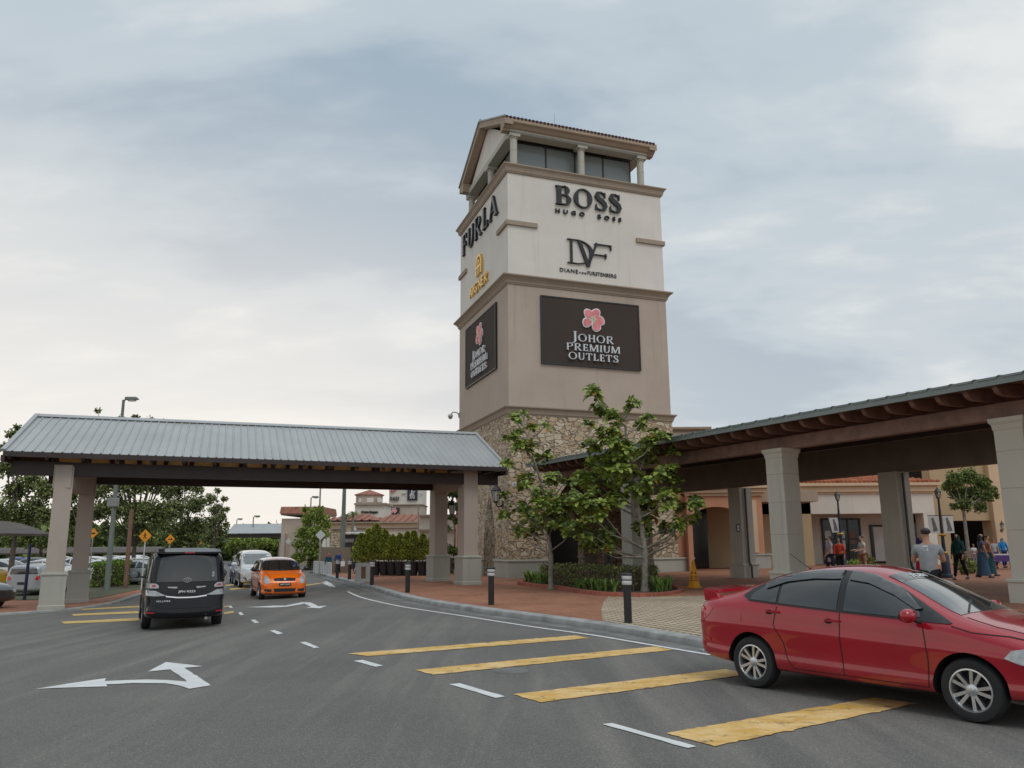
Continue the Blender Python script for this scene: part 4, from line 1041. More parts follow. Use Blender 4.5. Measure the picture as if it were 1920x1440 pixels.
cone(GP(1302, 1102), .5)
# A-frame notice board leaning
p = GP(681, 1094); ab = thing('notice_board', 'whitish framed notice board standing on the pavement behind the kerb', 'board', tuple(p), .25)
mb = MB()
for sx in (-.42, .42): mb.beam((sx, -.18, 0), (sx, .05, 1.0), .07, .05); mb.beam((sx, .34, 0), (sx, .06, 1.0), .05, .04)
mb.beam((-.42, .05, 1.0), (.42, .05, 1.0), .05, .07); mb.beam((-.42, -.15, .12), (.42, -.15, .12), .05, .07); mb.build('frame', M['offwhite'], ab)
mb = MB(); mb.hexa([Vector(q) for q in ((-.38, -.13, .15), (.38, -.13, .15), (.38, -.11, .15), (-.38, -.11, .15), (-.38, .035, .97), (.38, .035, .97), (.38, .055, .97), (-.38, .055, .97))]); mb.build('panel', M['offwhite'], ab); ab.scale = (.82, .82, .9)
mb = MB(); mb.hexa([Vector(q) for q in ((-.14, -.125, .25), (.12, -.125, .25), (.12, -.12, .25), (-.14, -.12, .25), (-.14, .005, .85), (.12, .005, .85), (.12, .012, .85), (-.14, .012, .85))]); mb.build('poster', M['brown_post'], ab)
# white crowd barrier
a_, b_ = G(588, 1078, 0), G(621, 1082, 0)
ba = thing('barrier', 'low white panel barrier at the kerb beside the two pedestrians', 'barrier', tuple(a_)); d = Vector((b_.x-a_.x, b_.y-a_.y, 0)); Ld = d.length; rz = math.atan2(d.y, d.x); ba.rotation_euler = (0, 0, rz)
mb = MB(); mb.box((Ld/2, 0, .60), (Ld, .03, .72)); mb.build('panel', M['offwhite'], ba)
mb = MB(); mb.tube([(0, -.02, .98), (Ld, -.02, .98)], .025, 6); mb.tube([(0, -.02, .2), (Ld, -.02, .2)], .025, 6)
for k in range(9): mb.tube([(Ld*k/8, -.02, 0), (Ld*k/8, -.02, 1.0)], .018, 5)
mb.build('frame', M['white'], ba)
# taupe hoarding with a grey door leaf
hA, hB = D(597, 1060, 60.5), D(655, 1060, 58.5)
hb = thing('hoarding', 'plain taupe site hoarding behind the two pedestrians', 'wall', (hA.x, hA.y, 0)); mb = MB()
mb.hexa([Vector((hA.x, hA.y, -.4)), Vector((hB.x, hB.y, -.4)), Vector((hB.x, hB.y+.3, -.4)), Vector((hA.x, hA.y+.3, -.4)), Vector((hA.x, hA.y, D(597, 1026, 60.5).z)), Vector((hB.x, hB.y, D(655, 1026, 58.5).z)), Vector((hB.x, hB.y+.3, D(655, 1026, 58.5).z)), Vector((hA.x, hA.y+.3, D(597, 1026, 60.5).z))])
mb.build('panel', M['hoarding'], hb, world=True)
def col_of(p0, p1): return (p0, p1)
def street_post(px, py_base, py_top, Y, r0, r1, name, label, m, cat='pole', head=None, hs=1.0):
    b = D(px, py_base, Y); t = D(px, py_top, Y); p = thing(name, label, cat, (b.x, b.y, gz(b.x)))
    zt = t.z-gz(b.x); mb = MB(); mb.tube([(0, 0, -.05), (0, 0, zt)], [r0, r1], 10); mb.tube([(0, 0, 0), (0, 0, .05)], r0*1.8, 10); mb.build('pole', m, p, smooth=True, ang=50)
    if head == 'lamp':
        mb = MB(); mb.tube([(0, 0, zt-.05), (.25*hs, 0, zt+.06*hs)], .05*hs, 6)
        mb.hexa([Vector(q)*hs+Vector((0, 0, zt)) for q in ((.12, -.18, .0), (1.05, -.15, .0), (1.05, .15, .0), (.12, .18, .0), (.14, -.15, .20), (.9, -.12, .20), (.9, .12, .20), (.14, .15, .20))]); mb.build('lamp_head', M['green_post'], p, bevel=.02)
        mb = MB(); mb.lathe([(.001, -.13), (.14, -.10), (.17, .0)], (0, 0, 0), 10, M=Matrix.Diagonal((2.0, .8, 1)))
        mb.v = [q*hs+Vector((.6*hs, 0, zt)) for q in mb.v]; mb.build('lamp_bowl', M['lamp_pane'], p, smooth=True)
    return p, zt
lpole, lz = street_post(204, 1062, 750, 41, .15, .07, 'street_lamp', 'tall grey green lamp post behind the canopy, its lamp head above the ridge', M['green_post'], 'street lamp', 'lamp', .75)
mb = MB()
mb.box((0, -.13, 4.42), (.55, .12, .42)); 
for k in range(4): mb.box((0, -.2, 4.28+k*.1), (.5, .03, .05))
mb.build('bracket_box', M['grey_steel'], lpole)
street_post(239, 1052, 955, 44, .12, .11, 'post', 'reddish brown post rising from behind the left hedge', M['brown_post'], 'post')
street_post(49, 1092, 1020, 34.5, .07, .06, 'post', 'slim dark blue green post in front of the silver hatchback', M['navy'], 'post')
def road_sign(px, py, size_px, Y, label, face='person', mface='sign_yellow', post_to=None, name='warning_sign', pm='grey_steel'):
    c = D(px, py, Y); s_ = size_px/2*Y/FPX; z0 = gz(c.x)
    g_ = thing(name, label, 'road sign', (c.x, c.y, z0)); mb = MB(); zc_ = c.z-z0
    mb.tube([(0, .05, 0), (0, .05, zc_+s_*.8)], .035, 8); mb.build('post', M[pm], g_, smooth=True)
    mb = MB(); mb.prism([Vector((0, 0, zc_-s_)), Vector((s_, 0, zc_)), Vector((0, 0, zc_+s_)), Vector((-s_, 0, zc_))], (0, .02, 0)); mb.build('plate', M[mface], g_)
    if face:
        mb = MB()
        def ad(P):
            for q in P: mb.prism([Vector((v.x*s_, -.008, zc_+v.y*s_)) for v in q], (0, .008, 0))
        if face == 'person':
            mb.prism([Vector((.0+.10*s_*math.cos(k*PI/5), -.009, zc_+.42*s_+.10*s_*math.sin(k*PI/5))) for k in range(10)], (0, .008, 0))
            ad(rib([(0, .32), (-.02, -.02)], .17)); ad(rib([(-.02, 0), (-.2, -.42)], .10)); ad(rib([(-.02, 0), (.2, -.40)], .10)); ad(rib([(0, .26), (-.24, .02)], .07)); ad(rib([(0, .26), (.22, .06)], .07))
        elif face == 'arrow':
            ad(rib([(-.42, 0), (.2, 0)], .20)); mb.prism([Vector((.15*s_, -.008, zc_-.28*s_)), Vector((.55*s_, -.008, zc_)), Vector((.15*s_, -.008, zc_+.28*s_))], (0, .008, 0))
        mb.build('symbol', M['black'], g_)
    return g_
road_sign(272, 1005, 24, 42, 'orange diamond sign with a walking figure, left of the black minivan', 'person', pm='offwhite')
road_sign(319, 1011, 18, 52, 'orange diamond sign with an arrow, above the black minivan roof', 'arrow')
road_sign(372, 1018, 12, 70, 'small orange diamond sign with an arrow, farther along the drive', 'arrow')
road_sign(174, 1000, 19, 48, 'orange diamond sign partly behind the rear left canopy column', 'arrow')
road_sign(601, 1003, 19, 55, 'white diamond sign in front of the beige building', None, 'offwhite', name='road_sign')
road_sign(541, 1015, 12, 70, 'small white diamond sign under the light green tree, upper of two plates', None, 'offwhite', name='road_sign')
street_post(642, 1030, 870, 62, .20, .12, 'street_lamp', 'thick grey pole cut off by the canopy, in front of the beige building', M['green_post'], 'pole')
street_post(597, 1012, 870, 80, .09, .08, 'pole', 'thin grey pole rising behind the light green tree', M['grey_steel'], 'pole')
street_post(581, 990, 933, 95, .09, .07, 'street_lamp', 'small far lamp post beside the red roofed block', M['green_post'], 'street lamp', 'lamp', .9)
street_post(441, 1030, 974, 130, .09, .07, 'street_lamp', 'left one of two tiny far lamp posts above the distant canopy', M['green_post'], 'street lamp', 'lamp', .9)
street_post(472, 1030, 969, 110, .09, .07, 'street_lamp', 'right one of two tiny far lamp posts above the distant canopy', M['green_post'], 'street lamp', 'lamp', .9)
street_post(783, 1045, 945, 62, .06, .04, 'pole', 'slim grey pole among the potted shrubs', M['grey_steel'], 'pole')
# ornamental lamps on the right with banners
M['portrait'] = mat('grey_portrait_print', (.13, .13, .15), .6, var=.3, vs=12)
def orn_lamp(px, py_top, Y, label, banners, px_b=None):
    t = D(px, py_top, Y); z0_ = PZ(t.x); l = thing('ornamental_lamp', label, 'street lamp', (t.x, t.y, z0_), 0, 'ornamental lamps with banners'); H = t.z-z0_-.8
    mb = MB(); mb.lathe([(.20, 0), (.20, .12), (.16, .16), (.14, .85), (.10, .9)], (0, 0, 0), 12); mb.lathe([(.075, .98), (.06, H*.55), (.045, H-.02)], (0, 0, 0), 10)
    mb.build('post', M['navy'], l, smooth=True, ang=40)
    for z in (.94, H*.62):
        mb = MB(); mb.lathe([(.06, z-.06), (.12, z-.04), (.14, z), (.10, z+.03), (.06, z+.05)], (0, 0, 0), 12); mb.build('collar', M['brass'], l, smooth=True)
    H = H+.35; q_ = .56; lt = Vector((0, 0, H)); mb = MB()
    def V_(x, y, z): return lt+Vector((x, y, z))*q_
    mb.lathe([(.03*q_, 0), (.12*q_, .05*q_), (.12*q_, .09*q_)], lt, 6); mb.tube([(0, 0, H-.4), (0, 0, H)], .04, 8)
    for k in range(6):
        a = 2*PI*k/6; mb.tube([V_(.12*math.cos(a), .12*math.sin(a), .08), V_(.21*math.cos(a), .21*math.sin(a), .52)], .012, 4)
    mb.lathe([(.25*q_, .52*q_), (.15*q_, .66*q_), (.05*q_, .76*q_), (.03*q_, .82*q_), (.001, .86*q_)], lt, 6); mb.build('lantern_frame', M['black'], l)
    mb = MB(); mb.lathe([(.11*q_, .09*q_), (.2*q_, .51*q_)], lt, 6); mb.build('lamp_glass', M['lamp_pane'], l)
    for s_, tilt in banners:
        mb = MB(); z1_ = (H-.35)*.62+.70; mb.tube([(0, 0, z1_+.02), (s_*.50, 0, z1_+.02)], .014, 6); mb.build('banner_arm', M['black'], l)
        mb = MB(); x0, x1 = s_*.08, s_*.47; hB_ = .64
        mb.hexa([Vector(q) for q in ((x0+tilt, -.008, z1_-hB_), (x1+tilt, -.008, z1_-hB_), (x1+tilt, .008, z1_-hB_), (x0+tilt, .008, z1_-hB_), (x0, -.008, z1_), (x1, -.008, z1_), (x1, .008, z1_), (x0, .008, z1_))]); bn = mb.build('banner', M['offwhite'], l)
        mb = MB(); cx = (x0+x1)/2+tilt/2; zq = z1_-.20
        for q in rib([(cx-.03, zq+.07), (cx-.01, zq-.03), (cx+.02, zq-.20), (cx+.03, zq-.36)], [.06, .11, .13, .18]): mb.prism([Vector((v.x, -.02, v.y)) for v in q], (0, .008, 0))
        mb.prism([Vector((cx-.035+.045*math.cos(k*PI/5), -.021, zq+.09+.055*math.sin(k*PI/5))) for k in range(10)], (0, .008, 0)); mb.build('portrait_print', M['portrait'], bn)
    return l
orn_lamp(1569, 921, 36, 'slim ornamental lamp with one tilted banner in front of the shop door', [(-1, .12)])
orn_lamp(1757, 914, 31, 'dark blue ornamental lamp with brass collars and a banner on each side', [(-1, 0), (1, 0)])
l2 = lantern('wall_lantern', 'black lantern on a bracket between the two right columns of the road canopy', D(861, 958, 39.5), Vector((-.32, -.35, -.25)), 1.1)
bl = thing('ornamental_lamp', 'black lamp post base with a gold collar half hidden behind the planter hedge', 'street lamp', tuple(GP(1142, 1085)))
mb = MB(); mb.lathe([(.2, 0), (.2, 1.28), (.16, 1.3)], (0, 0, 0), 14); mb.lathe([(.07, 1.6), (.06, 3.6)], (0, 0, 0), 10); mb.build('post', M['black'], bl, smooth=True, ang=40)
mb = MB(); mb.lathe([(.16, 1.30), (.18, 1.36), (.17, 1.45), (.10, 1.52), (.11, 1.58), (.07, 1.63)], (0, 0, 0), 14); mb.build('collar', M['brass'], bl, smooth=True)
# ---------------------------------------------------------------- vehicles
def body_mesh(st, lvl=2):
    """st: stations (x, zb, wmax, zbelt, wsh, wr, zr, zc, shear). closed cage, subdivided"""
    bm = bmesh.new(); rings = []
    for s_ in st:
        x, zb, wm_, zbe, wsh, wr, zr, zc_ = s_[:8]; sh = s_[8] if len(s_) > 8 else 0
        zm = zb+(zbe-zb)*.52
        H_ = zbe-zb
        pts = [(0, zb), (wm_-.10, zb), (wm_-.018, zb+H_*.09), (wm_-.004, zb+H_*.21), (wm_-.024, zb+H_*.30), (wm_-.006, zb+H_*.56), (wm_+.002, zb+H_*.68), (wm_-.018, zb+H_*.735), (wm_-.020, zb+H_*.87), (wsh, zbe), ((wsh*.48+wr*.52)+.012, zbe*.42+zr*.58), (wr, zr), (0, zc_)]
        ring_ = [bm.verts.new((x+sh*(z-.6), -y, z)) for y, z in pts]+[bm.verts.new((x+sh*(z-.6), y, z)) for y, z in pts[-2:0:-1]]
        rings.append(ring_)
    n = len(rings[0])
    for i in range(len(rings)-1):
        for k in range(n): bm.faces.new((rings[i][k], rings[i][(k+1) % n], rings[i+1][(k+1) % n], rings[i+1][k]))
    for r, flip in ((rings[0], False), (rings[-1], True)):
        K_ = n//2
        for k in range(K_):
            if k == 0: f = [r[0], r[1], r[n-1]]
            elif k == K_-1: f = [r[K_-1], r[K_], r[K_+1]]
            else: f = [r[k], r[k+1], r[n-k-1], r[n-k]]
            bm.faces.new(f if not flip else f[::-1])
    bmesh.ops.recalc_face_normals(bm, faces=bm.faces)
    me = bpy.data.meshes.new('body'); bm.to_mesh(me); bm.free(); return me
def evaluated(me, mods, mats=()):
    o = bpy.data.objects.new('tmp', me); COL.objects.link(o)
    for m in mats: me.materials.append(m)
    for typ, kw in mods:
        md = o.modifiers.new(typ, typ)
        for a, b in kw.items(): setattr(md, a, b)
    bpy.context.view_layer.update()
    r = bpy.data.meshes.new_from_object(o.evaluated_get(bpy.context.evaluated_depsgraph_get()))
    bpy.data.objects.remove(o); return r
def cyl_cutter(x, z, r, y0, y1, m):
    mb = MB(); mb.lathe([(r, y0), (r, y1)], (0, 0, 0), 40, M=Matrix.Rotation(-PI/2, 3, 'X')); mb.v = [v+Vector((x, 0, z)) for v in mb.v]
    o = mb.build('cut', m); return o
class Car:
    def __init__(s, name, label, cat, st, paint, loc, rz, axles, R, track, group=None, lvl=2, rim_kind='ten', arch=.055):
        s.root = thing(name, label, cat, loc, rz, group); s.paint = paint
        me = evaluated(body_mesh(st), [('SUBSURF', dict(levels=lvl, render_levels=lvl))], [paint, M['gap']])
        s.bvh0 = None
        cuts = []
        for ax in axles:
            for sy in (-1, 1):
                c = cyl_cutter(ax, R, R+arch, 0, 1, M['gap'])
                for v in c.data.vertices: v.co.y = sy*(track/2-.17+v.co.y*.6)
                if sy < 0: c.data.flip_normals()
                cuts.append(c)
        for c in cuts:
            c.data.materials.clear(); c.data.materials.append(paint); c.data.materials.append(M['gap']); c.data.polygons.foreach_set('material_index', [1]*len(c.data.polygons))
        me2 = evaluated(me, [('BOOLEAN', dict(operation='DIFFERENCE', object=c, solver='EXACT')) for c in cuts])
        for c in cuts: bpy.data.objects.remove(c)
        me2.polygons.foreach_set('use_smooth', [True]*len(me2.polygons)); me2.set_sharp_from_angle(angle=math.radians(38)); me2.name = 'body'
        s.body = bpy.data.objects.new('body', me2); COL.objects.link(s.body); s.body.parent = s.root
        bm = bmesh.new(); bm.from_mesh(me2); s.bvh = BVHTree.FromBMesh(bm); bm.free()
        for ax in axles:
            for sy in (-1, 1): s.wheel(ax, sy*track/2, R, sy, rim_kind)
    def wheel(s, x, y, R, sy, kind):
        Mr = Matrix.Rotation(-sy*PI/2, 3, 'X')       # local z -> outward
        e = bpy.data.objects.new('wheel', None); COL.objects.link(e); e.parent = s.root; e.location = (x, y, R); e.empty_display_size = .1
        w = .195; rr = R*.665
        mb = MB(); mb.lathe([(rr, -w/2), (R*.80, -w/2-.008), (R*.93, -w/2+.0), (R*.985, -w/2+.03), (R, -w/2+.055), (R, w/2-.055), (R*.985, w/2-.03), (R*.93, w/2), (R*.80, w/2+.008), (rr+.006, w/2+.002), (rr, w/2-.02), (rr-.01, 0)], (0, 0, 0), 48, M=Mr, closed=True)
        mb.build('tyre', M['tyre'], e, smooth=True, ang=30)
        mb = MB()
        mb.lathe([(rr-.001, w/2-.025), (rr+.003, w/2+.002), (rr-.012, w/2+.004), (rr-.02, w/2-.012), (rr-.03, -.03)], (0, 0, 0), 48, M=Mr, cap=False)
        nsp = {'ten': 10, 'five': 5, 'seven': 7}[kind]; hub = R*.20
        for k in range(nsp):
            a = 2*PI*k/nsp
            if kind == 'ten': a = 2*PI*(k//2)/5+(.235 if k % 2 else -.235)
            for (wa, wb, zo) in ((.030, .036, 0),) if kind == 'ten' else ((.05, .045, 0),):
                c, s_ = math.cos(a), math.sin(a); t = Vector((-s_, c, 0)); d = Vector((c, s_, 0))
                z1_, z2_ = w/2-.022, w/2-.012
                p = [d*hub*.8-t*wa/2, d*(rr-.012)-t*wb/2, d*(rr-.012)+t*wb/2, d*hub*.8+t*wa/2]
                lo = [Mr @ (q+Vector((0, 0, z1_-.035))) for q in p]; hi = [Mr @ (q*1.0+Vector((0, 0, z2_ if i in (1, 2) else z1_+.004))) for i, q in enumerate(p)]
                mb.hexa(lo+hi)
        mb.lathe([(hub, w/2-.06), (hub, w/2-.02), (hub*.8, w/2-.008), (hub*.42, w/2-.004), (hub*.38, w/2+.004), (.001, w/2+.006)], (0, 0, 0), 24, M=Mr)
        mb.build('rim', M['rim'], e, smooth=True, ang=30)
        mb = MB(); mb.lathe([(.001, -.02), (rr*.62, -.02), (rr*.62, -.012), (.001, -.012)], (0, 0, 0), 24, M=Mr); mb.lathe([(.001, -.055), (rr-.01, -.055), (rr-.01, -.05), (.001, -.05)], (0, 0, 0), 24, M=Mr)
        mb.build('brake_disc', M['rim_dark'], e)
    def patch(s, name, poly, axis, m, off=.004, step=.06, parent=None, skirt=.012, side=1, thick=0.0, smooth=True):
        """polygon projected on the body along an axis ('y': side, coordinates (x, z); 'x': front/rear, (y, z); 'z': (x, y))"""
        bm = bmesh.new()
        f = bm.faces.new([bm.verts.new((p[0], p[1], 0)) for p in poly])
        xs = [p[0] for p in poly]; ys = [p[1] for p in poly]
        for k in range(1, int((max(xs)-min(xs))/step)+1): bmesh.ops.bisect_plane(bm, geom=bm.verts[:]+bm.edges[:]+bm.faces[:], plane_co=(min(xs)+k*step, 0, 0), plane_no=(1, 0, 0))
        for k in range(1, int((max(ys)-min(ys))/step)+1): bmesh.ops.bisect_plane(bm, geom=bm.verts[:]+bm.edges[:]+bm.faces[:], plane_co=(0, min(ys)+k*step, 0), plane_no=(0, 1, 0))
        bmesh.ops.triangulate(bm, faces=[q for q in bm.faces if len(q.verts) > 4])
        hit = {}
        for v in bm.verts:
            a, b = v.co.x, v.co.y
            if axis == 'y': o_, d = Vector((a, side*3, b)), Vector((0, -side, 0))
            elif axis == 'x': o_, d = Vector((side*5, a, b)), Vector((-side, 0, 0))
            else: o_, d = Vector((a, b, 4)), Vector((0, 0, -1))
            loc, nr, ix, ds = s.bvh.ray_cast(o_, d)
            if loc is None:
                q = {'y': Vector((a, side*.9, b)), 'x': Vector((side*2.2, a, b)), 'z': Vector((a, b, 1.4))}[axis]
                loc, nr, ix, ds = s.bvh.find_nearest(q)
            nrm = nr if nr.dot(d) < 0 else -nr
            v.co = loc+nrm*off; hit[v] = nrm
        bmesh.ops.recalc_face_normals(bm, faces=bm.faces)
        ff = bm.faces[0] if len(bm.faces) else None
        avg = sum((f_.normal*f_.calc_area() for f_ in bm.faces), Vector())
        want = {'y': Vector((0, side, 0)), 'x': Vector((side, 0, 0)), 'z': Vector((0, 0, 1))}[axis]
        if avg.dot(want) < 0: bmesh.ops.reverse_faces(bm, faces=bm.faces)
        be = [e for e in bm.edges if len(e.link_faces) == 1]
        if skirt and be:
            r = bmesh.ops.extrude_edge_only(bm, edges=be)
            for v in [g for g in r['geom'] if isinstance(g, bmesh.types.BMVert)]: v.co -= want*(skirt+off)*.9
        me = bpy.data.meshes.new(name); bm.to_mesh(me); bm.free(); me.materials.append(m)
        if smooth: me.polygons.foreach_set('use_smooth', [True]*len(me.polygons)); me.set_sharp_from_angle(angle=math.radians(45))
        o = bpy.data.objects.new(name, me); COL.objects.link(o); o.parent = parent or s.root; return o
    def line(s, name, pts, w, axis, m, off=.004, side=1, parent=None, step=.035):
        P = [Vector(p) for p in pts]; L_, R_ = [], []
        for i in range(len(P)):
            t = (P[min(i+1, len(P)-1)]-P[max(i-1, 0)]).normalized(); q = Vector((-t.y, t.x))*w/2; L_.append(P[i]+q); R_.append(P[i]-q)
        return s.patch(name, [(p.x, p.y) for p in L_+R_[::-1]], axis, m, off, step, parent or s.body, .004, side)
    def at(s, axis, a, b, side=1, off=0):
        if axis == 'y': o_, d = Vector((a, side*3, b)), Vector((0, -side, 0))
        else: o_, d = Vector((side*5, a, b)), Vector((-side, 0, 0))
        loc, nr, ix, ds = s.bvh.ray_cast(o_, d)
        if loc is None: loc = s.bvh.find_nearest(Vector((a, side, b)) if axis == 'y' else Vector((side*2, a, b)))[0]
        return loc-d*off
    def mirror(s, x, z, side, m=None, sc=1.0):
        p = s.at('y', x, z, side); mb = MB(); q = p+Vector((0, side*.05, .02))
        mb.tube([p+Vector((0, -side*.03, -.02)), p+Vector((-.01, side*.10, .01))], .025, 6); a = mb.build('mirror_stalk', M['black_rough'], s.root)
        mb = MB(); c = p+Vector((-.02, side*.20*sc, .06))
        mb.lathe([(.001, -.115*sc), (.06*sc, -.10*sc), (.078*sc, -.05*sc), (.08*sc, .03*sc), (.065*sc, .085*sc), (.03*sc, .105*sc), (.001, .11*sc)], (0, 0, 0), 14, M=Matrix.Rotation(-side*PI/2, 3, 'X'))
        mb.v = [Vector((v.x*.85, v.y, v.z*.95))+c for v in mb.v]
        o = mb.build('mirror', m or s.paint, s.root, smooth=True, ang=60)
        mb = MB(); mb.lathe([(.001, 0), (.062*sc, 0), (.06*sc, .004), (.001, .005)], (0, 0, 0), 14, M=Matrix.Rotation(-PI/2, 3, 'Y')); mb.v = [Vector((v.x-.068*sc, v.y*1.35, v.z))+c for v in mb.v]
        mb.build('mirror_glass', M['glass'], o)
        return o
    def handle(s, x, z, side, w=.19):
        p = s.at('y', x, z, side); mb = MB()
        s.patch('handle_cup', [(x-.06+.055*math.cos(k*PI/6), z-.008+.03*math.sin(k*PI/6)) for k in range(12)], 'y', M['gap'], .002, .05, s.body, .004, side)
        mb.box(p+Vector((0, side*.022, 0)), (w, .018, .026)); mb.box(p+Vector((w/2-.02, side*.008, 0)), (.03, .03, .024)); mb.box(p+Vector((-w/2+.02, side*.008, 0)), (.03, .03, .024))
        return mb.build('door_handle', s.paint, s.root, bevel=.006)
    def plate(s, side, y, z, w, h, text, parent=None, back=None, fg=None, tilt=0):
        p = s.at('x', y, z, side, .012); mb = MB(); mb.box(p, (.02, w, h)); o = mb.build('number_plate', back or M['black'], s.root)
        fr = lambda a, b, d: wmat @ Vector((p.x+side*(.012+d), p.y+side*a, p.z+b))
        wmat = wm(s.root)
        if text: put_text(o, 'plate_text', text, fr, -w*.42, w*.42, -h*.28, h*.28, .003, fg or M['white'], bold=.02)
        return o
def antenna(car, p, L=.35, lean=(-.28, 0, .22)):
    mb = MB(); mb.tube([Vector(p), Vector(p)+Vector(lean)], [.006, .004], 5); mb.lathe([(.02, -.01), (.012, .02)], p, 8); mb.build('antenna', M['black'], car.root)

# ---- red sedan
def heading(dx, dy): return math.atan2(dy, dx)
wr, wf = G(1410, 1286), G(1822, 1357)
hd = heading(wf.x-wr.x, wf.y-wr.y)
SED = [(-2.30, .44, .52, .84, .48, .34, .90, .92), (-2.23, .33, .76, .97, .70, .55, 1.04, 1.07), (-2.02, .27, .845, 1.02, .79, .62, 1.10, 1.13), (-1.66, .24, .885, 1.04, .82, .60, 1.155, 1.18),
       (-1.15, .22, .895, 1.04, .845, .60, 1.365, 1.40), (-.66, .21, .895, 1.02, .855, .59, 1.47, 1.515), (-.1, .21, .895, .995, .86, .585, 1.50, 1.555), (.32, .21, .895, .97, .86, .58, 1.465, 1.515),
       (.80, .21, .895, .95, .86, .60, 1.255, 1.30), (1.22, .21, .895, .935, .85, .66, 1.02, 1.065), (1.60, .22, .885, .90, .80, .62, .955, 1.005), (1.98, .25, .85, .82, .71, .5, .865, .90), (2.19, .30, .72, .70, .58, .4, .74, .76), (2.27, .42, .5, .61, .42, .3, .65, .66)]
ax_r, ax_f = -1.29, 1.36
hv = Vector((math.cos(hd), math.sin(hd), 0)); sv = Vector((-hv.y, hv.x, 0))
# near side of the car is its right side (local -y)
hd = math.radians(-53); ctr = Vector((4.5, 10.2, 0))
red = Car('car', 'cherry red four door sedan with boot spoiler and dark window visors, in the right foreground', 'car', SED, M['red_paint'], (ctr.x, ctr.y, 0), hd, (ax_r, ax_f), .315, 1.53, lvl=3)
dlo = [(-1.44, 1.125), (-1.32, 1.215), (-1.08, 1.32), (-.78, 1.41), (-.4, 1.455), (-.05, 1.46), (.28, 1.415), (.62, 1.285), (.95, 1.10), (1.22, .955), (1.20, .945), (.7, .965), (.0, .995), (-.8, 1.035), (-1.32, 1.065)]
for sd_ in (-1, 1):
    fr_ = red.patch('window_surround', dlo, 'y', M['black'], .009, .05, red.root, .01, sd_)
    red.patch('side_window', [(.02, 1.015), (.02, 1.43), (.27, 1.385), (.60, 1.255), (.86, 1.085), (.90, .995), (.7, .985)], 'y', M['car_glass'], .015, .05, red.root, .006, sd_)
    red.patch('side_window', [(-.07, 1.015), (-.07, 1.435), (-.42, 1.43), (-.78, 1.38), (-.86, 1.35), (-.86, 1.055)], 'y', M['car_glass'], .015, .05, red.root, .006, sd_)
    red.patch('quarter_window', [(-.90, 1.06), (-.90, 1.33), (-1.1, 1.265), (-1.28, 1.15), (-1.30, 1.08)], 'y', M['car_glass'], .015, .05, red.root, .006, sd_)
    for pts in ([(.03, 1.35), (.27, 1.32), (.58, 1.20), (.84, 1.06), (.90, 1.07), (.62, 1.27), (.28, 1.405), (.03, 1.445)], [(-.08, 1.355), (-.42, 1.35), (-.80, 1.30), (-1.08, 1.21), (-1.12, 1.26), (-.80, 1.385), (-.42, 1.44), (-.08, 1.445)]):
        red.patch('window_visor', pts, 'y', M['car_glass'], .032, .06, red.root, .018, sd_)
    red.handle(.16-.27, .90, sd_); red.handle(-.93, .955, sd_)
    red.mirror(.90, .965, sd_)
    red.line('panel_gap', [(-.03, .99), (-.03, .60), (-.01, .30)], .009, 'y', M['gap'], side=sd_)
    red.line('panel_gap', [(.93, .94), (.97, .62), (.95, .30)], .009, 'y', M['gap'], side=sd_)
    red.line('panel_gap', [(-.88, 1.02), (-.93, .80), (-.80, .60), (-.76, .42), (-.68, .31)], .009, 'y', M['gap'], side=sd_)
    red.line('panel_gap', [(-.68, .305), (.95, .295)], .008, 'y', M['gap'], side=sd_)
    red.line('panel_gap', [(1.22, .93), (1.42, .88), (1.75, .86), (2.05, .80)], .008, 'y', M['gap'], side=sd_)
    red.patch('fuel_flap' if sd_ < 0 else 'side_panel', [(-1.62, .80), (-1.42, .80), (-1.42, .92), (-1.62, .92)], 'y', M['red_paint'], .003, .1, red.body, .003, sd_)
    red.patch('side_marker', [(-2.12, .55), (-1.97, .52), (-1.97, .56), (-2.10, .60)], 'y', M['red_paint'], .012, .1, red.root, .01, sd_)
    hl = red.patch('headlight', [(1.72, .66), (1.78, .735), (1.95, .765), (2.10, .74), (2.2, .68), (2.18, .62), (2.0, .60), (1.85, .615)], 'y', M['lamp_glass'], .014, .05, red.root, .014, sd_)
    red.patch('tail_light', [(-2.26, .76), (-2.15, .74), (-1.98, .86), (-1.90, .95), (-2.05, .96), (-2.22, .93)], 'y', M['lamp_red'], .006, .06, red.root, .01, sd_)
red.patch('windscreen', [(.41, -.46), (.44, 0), (.41, .46), (.8, .53), (1.12, .60), (1.24, .62), (1.30, 0), (1.24, -.62), (1.12, -.60), (.8, -.53)], 'z', M['car_glass_clear'], .006, .08, red.root, .01)
red.patch('windscreen_visor', [(.40, -.46), (.43, 0), (.40, .46), (.56, .49), (.60, 0), (.56, -.49)], 'z', M['car_glass'], .009, .08, red.root, .004)
red.patch('rear_window', [(-.98, -.44), (-.92, 0), (-.98, .44), (-1.62, .50), (-1.70, 0), (-1.62, -.50)], 'z', M['car_glass'], .006, .08, red.root, .01)
red.line('bonnet_gap', [(1.30, -.62), (1.6, -.66), (2.05, -.55)], .008, 'z', M['gap'])
red.line('bonnet_gap', [(1.30, .62), (1.6, .66), (2.05, .55)], .008, 'z', M['gap'])
red.line('wiper', [(1.24, -.45), (1.06, .02)], .02, 'z', M['black'], .014)
red.line('wiper', [(1.26, .05), (1.10, .45)], .02, 'z', M['black'], .014)
mb = MB()
sp = [(-1.98, 1.15, .010), (-2.06, 1.235, .035), (-2.20, 1.262, .03), (-2.26, 1.262, .012)]
